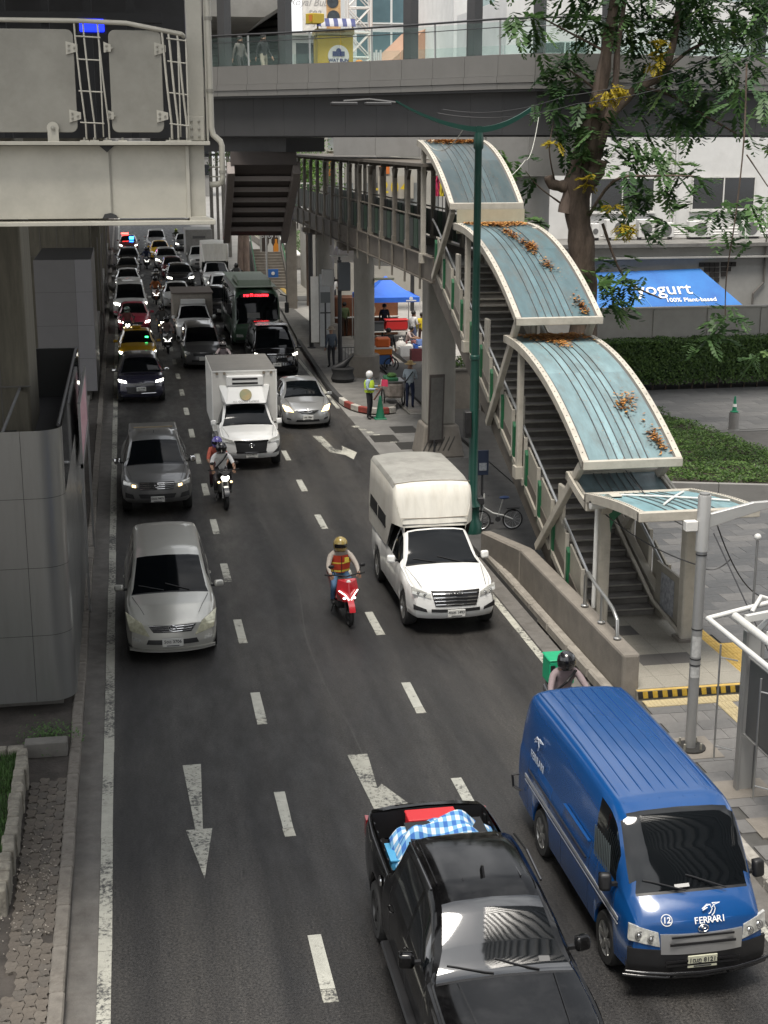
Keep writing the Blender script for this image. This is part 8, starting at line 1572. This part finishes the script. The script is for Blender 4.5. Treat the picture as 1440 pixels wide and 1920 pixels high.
MB().cbox((.10,.0,1.22),(.09,.02,.10)).build('vest_number_patch',vy,p); MB().tube([(0,.045,.92),(0,.02,1.3)],.008,4).build('vest_zip',BLK,p)
b,p=rider_at('black sport motorbike carrying two people beside the refrigerated truck','rider in a white t-shirt with a black chest strap and dark helmet',2.36,37.4,(.02,.02,.022),(.60,.60,.60),(.05,.045,.05),(.03,.03,.035),scooter=False,long_sleeve=False,rz=R(3))
MB().tube([(.16,.14,1.36),(.05,.06,1.22),(-.10,.10,1.05),(-.17,.22,.95)],.02,5).build('chest_strap',BLK,p)
person('pillion passenger in coral clothes with a purple and white helmet',(2.30,38.4,.004),R(3),PILL,(.50,.12,.08),(.10,.05,.06),helmet=(.12,.10,.35),group='motorbike riders',long_sleeve=False)
q=G(1063,1232,1.60); b,p=rider_at('delivery scooter partly hidden behind the blue van','delivery rider in a mauve jacket with a shiny black helmet',q.x,q.y-1.07,(.05,.05,.055),(.21,.165,.17),(.05,.05,.06),(.012,.012,.014),lit=False); MB().tube([(.17,.13,1.36),(.0,.05,1.2),(-.16,.14,1.02)],.02,5).build('chest_strap',BLK,p)
dbx=thing('delivery_box','bright green insulated delivery box behind the mauve rider','box',(q.x+.10,q.y+.72,.90)); MB().box(-.22,-.18,0,.22,.24,.42).build('case',mat('box_green',(.01,.30,.14),.5,var=.06),dbx,bevel=.03,segs=2); MB().box(-.23,-.19,.421,.23,.25,.45).build('lid',mat('box_green',(.01,.30,.14)),dbx,bevel=.02); MB().box(-.2,-.186,.15,-.12,-.181,.35).build('side_strip',BLK,dbx)
FR=[(418,646,'dark scooter just behind the refrigerated truck','rider in a pale pink shirt just behind the refrigerated truck',(.05,.05,.055),(.32,.27,.28),(.10,.09,.09)),
 (238,580,'white-fronted scooter between the yellow and red taxis','rider in dark red between the yellow and red taxis',(.30,.31,.31),(.10,.03,.03),(.10,.16,.13)),
 (312,598,'black scooter beside the grey minivan','rider in a dusty pink top beside the grey minivan',(.03,.03,.03),(.26,.19,.18),(.04,.04,.04)),
 (291,522,'orange-lit motorbike beside the white box pickup','rider in an orange vest beside the white box pickup',(.10,.04,.02),(.40,.13,.04),(.03,.03,.03)),
 (293,508,'motorbike at the rear of the central bike cluster','rider in black at the rear of the central bike cluster',(.03,.03,.03),(.03,.03,.032),(.25,.25,.25)),
 (274,466,'bike with a white headlight near the silver SUV','rider in navy near the silver SUV',(.03,.03,.04),(.03,.04,.09),(.04,.04,.05)),
 (330,431,'distant bike ahead of the box truck','rider with a yellow-green helmet in the far distance',(.04,.04,.04),(.06,.07,.05),(.30,.38,.03)),
 (303,576,'black bike between the red taxi and the box pickup','rider in charcoal between the red taxi and the box pickup',(.02,.02,.02),(.05,.05,.05),(.02,.02,.02)),
 (443,497,'parked-looking bike at the kerb beyond the bus','rider in grey at the kerb beyond the bus',(.05,.05,.05),(.16,.16,.16),(.02,.02,.02))]
for i,(px,py,lb,lp_,c,sh_,he) in enumerate(FR):
    q=G(px,py,1.55); rider_at(lb,lp_,q.x,q.y-1.07,c,sh_,(.05,.05,.06),he,scooter=(i%3!=1),lit=(i not in (0,8)))
# ------------------------------------------------------------------ pedestrians
o=person('traffic officer in a yellow-green vest and white helmet by the cone',(8.40,49.75,.004),R(60),HOLD,(.30,.38,.46),(.02,.02,.025),helmet=(.60,.60,.58),visor=False); [setattr(c_,'scale',(.86,.86,.86)) or setattr(c_,'location',(0,0,.22)) for c_ in o.children if c_.name.startswith('helmet')]
hv=mat('vest_lime',(.45,.62,.04),.7); MB().lathe([(.172,.98),(.178,1.1),(.19,1.3),(.15,1.41)],16,(0,.01,0)).build('hi_vis_vest',hv,o,smooth=60); MB().lathe([(.182,1.08),(.184,1.13)],16,(0,.01,0)).build('vest_band',mat('vest_silver',(.5,.5,.5),.4),o)
rf_=thing('signal_flag','pink-red signal flag and baton held by the traffic officer','flag',(8.40,49.75,.004),R(60)); MB().tube([(.12,-.36,1.05),(.10,-.42,1.45)],.014,6).build('baton',WP,rf_); MB().grid([[(.10+.02*math.sin(j),-.42-.05*j,1.2+.05*k_) for j in range(6)] for k_ in range(6)]).build('flag_cloth',mat('flag_pink',(.62,.05,.12),.7),rf_,smooth=60); MB().cbox((-.12,-.36,.95),(.1,.03,.5),0,(.5,.3,0)).build('paddle',mat('paddle_brown',(.12,.05,.04),.6),rf_)
o=person('man in a straw hat and pale blue shirt pushing the cart',(10.25,51.6,.012),R(155),HOLD,(.40,.47,.52),(.02,.03,.07),hat=(.46,.33,.16)); MB().tube([(-.14,-.10,1.38),(.02,-.14,1.2),(.16,-.08,1.0),(.17,.08,.98),(.0,.15,1.2),(-.14,.10,1.40)],.02,5).build('shoulder_strap',BLK,o)
o=person('man in black seen from behind walking into the market',(11.15,61.0,.012),R(180),WALK,(.015,.015,.017),(.04,.042,.045),sc=1.03); bpk=thing('backpack','black backpack on the walking man in black','backpack',(11.15,61.22,.95)); bpk.location=(11.15,60.78,.98); MB().cbox((0,0,.26),(.30,.16,.46)).build('bag_body',mat('bag_black',(.02,.02,.022),.7,var=.2),bpk,bevel=.05,segs=2); MB().cbox((0,-.10,.18),(.22,.06,.24)).build('front_pocket',mat('bag_black',(.02,.02,.022)),bpk,bevel=.02)
person('man in a bucket hat and slate shirt standing at the kerb',(8.62,61.0,.15),R(200),STAND,(.05,.065,.085),(.015,.015,.018),hat=(.26,.22,.17))
person('woman in a bright yellow shirt at the market edge',(14.0,67.6,.012),R(170),STAND,(.60,.46,.02),(.10,.05,.04),sc=.95)
person('long-haired person in a white shirt and jeans under the blue tent',(13.55,67.4,.012),R(120),HOLD,(.58,.57,.57),(.08,.10,.18),sc=1.02,long_sleeve=False)
person('stall keeper in dark clothes under the blue tent',(12.75,70.9,.012),R(10),STAND,(.02,.02,.035),(.03,.03,.03)); person('seated vendor in pale pink beside the white bundles',(13.2,66.6,.012),R(60),SIT,(.45,.36,.34),(.25,.10,.10),long_sleeve=False)
st3=thing('low_stool','small plastic stool under the seated vendor','stool',(13.2,66.6,.012),R(60)); MB().lathe([(.15,0),(.12,.22),(.13,.24),(0,.25)],12,(0,.1,0)).build('seat',mat('stool_red',(.4,.05,.04),.5),st3); MB().lathe([(.16,0),(.16,.02)],12,(0,.1,0)).build('foot_ring',mat('stool_red',(.4,.05,.04)),st3)
a=atY(626,592,86); person('shopper in a white top far behind the footbridge columns',(a.x,86,.012),R(30),WALK,(.55,.55,.55),(.05,.05,.06),long_sleeve=False); a=atY(646,600,72); person('woman in green top half hidden by the cabinet pole',(a.x,72,.012),R(200),STAND,(.10,.14,.06),(.05,.03,.02))
for i,(px,sh_,pa,l_) in enumerate(((437,(.12,.11,.10),(.03,.03,.03),'person in grey walking on the skywalk nearest the platform post'),(481,(.015,.015,.017),(.30,.27,.21),'person in a black top and light trousers on the skywalk'))):
    d=58.6-1.2*i; a=atY(px,100,d+.9); person(l_,(a.x+.3,d+1.2,11.955),R(40),WALK,sh_,pa,sc=1.05)
bpy.data.scenes.remove(SCRATCH)
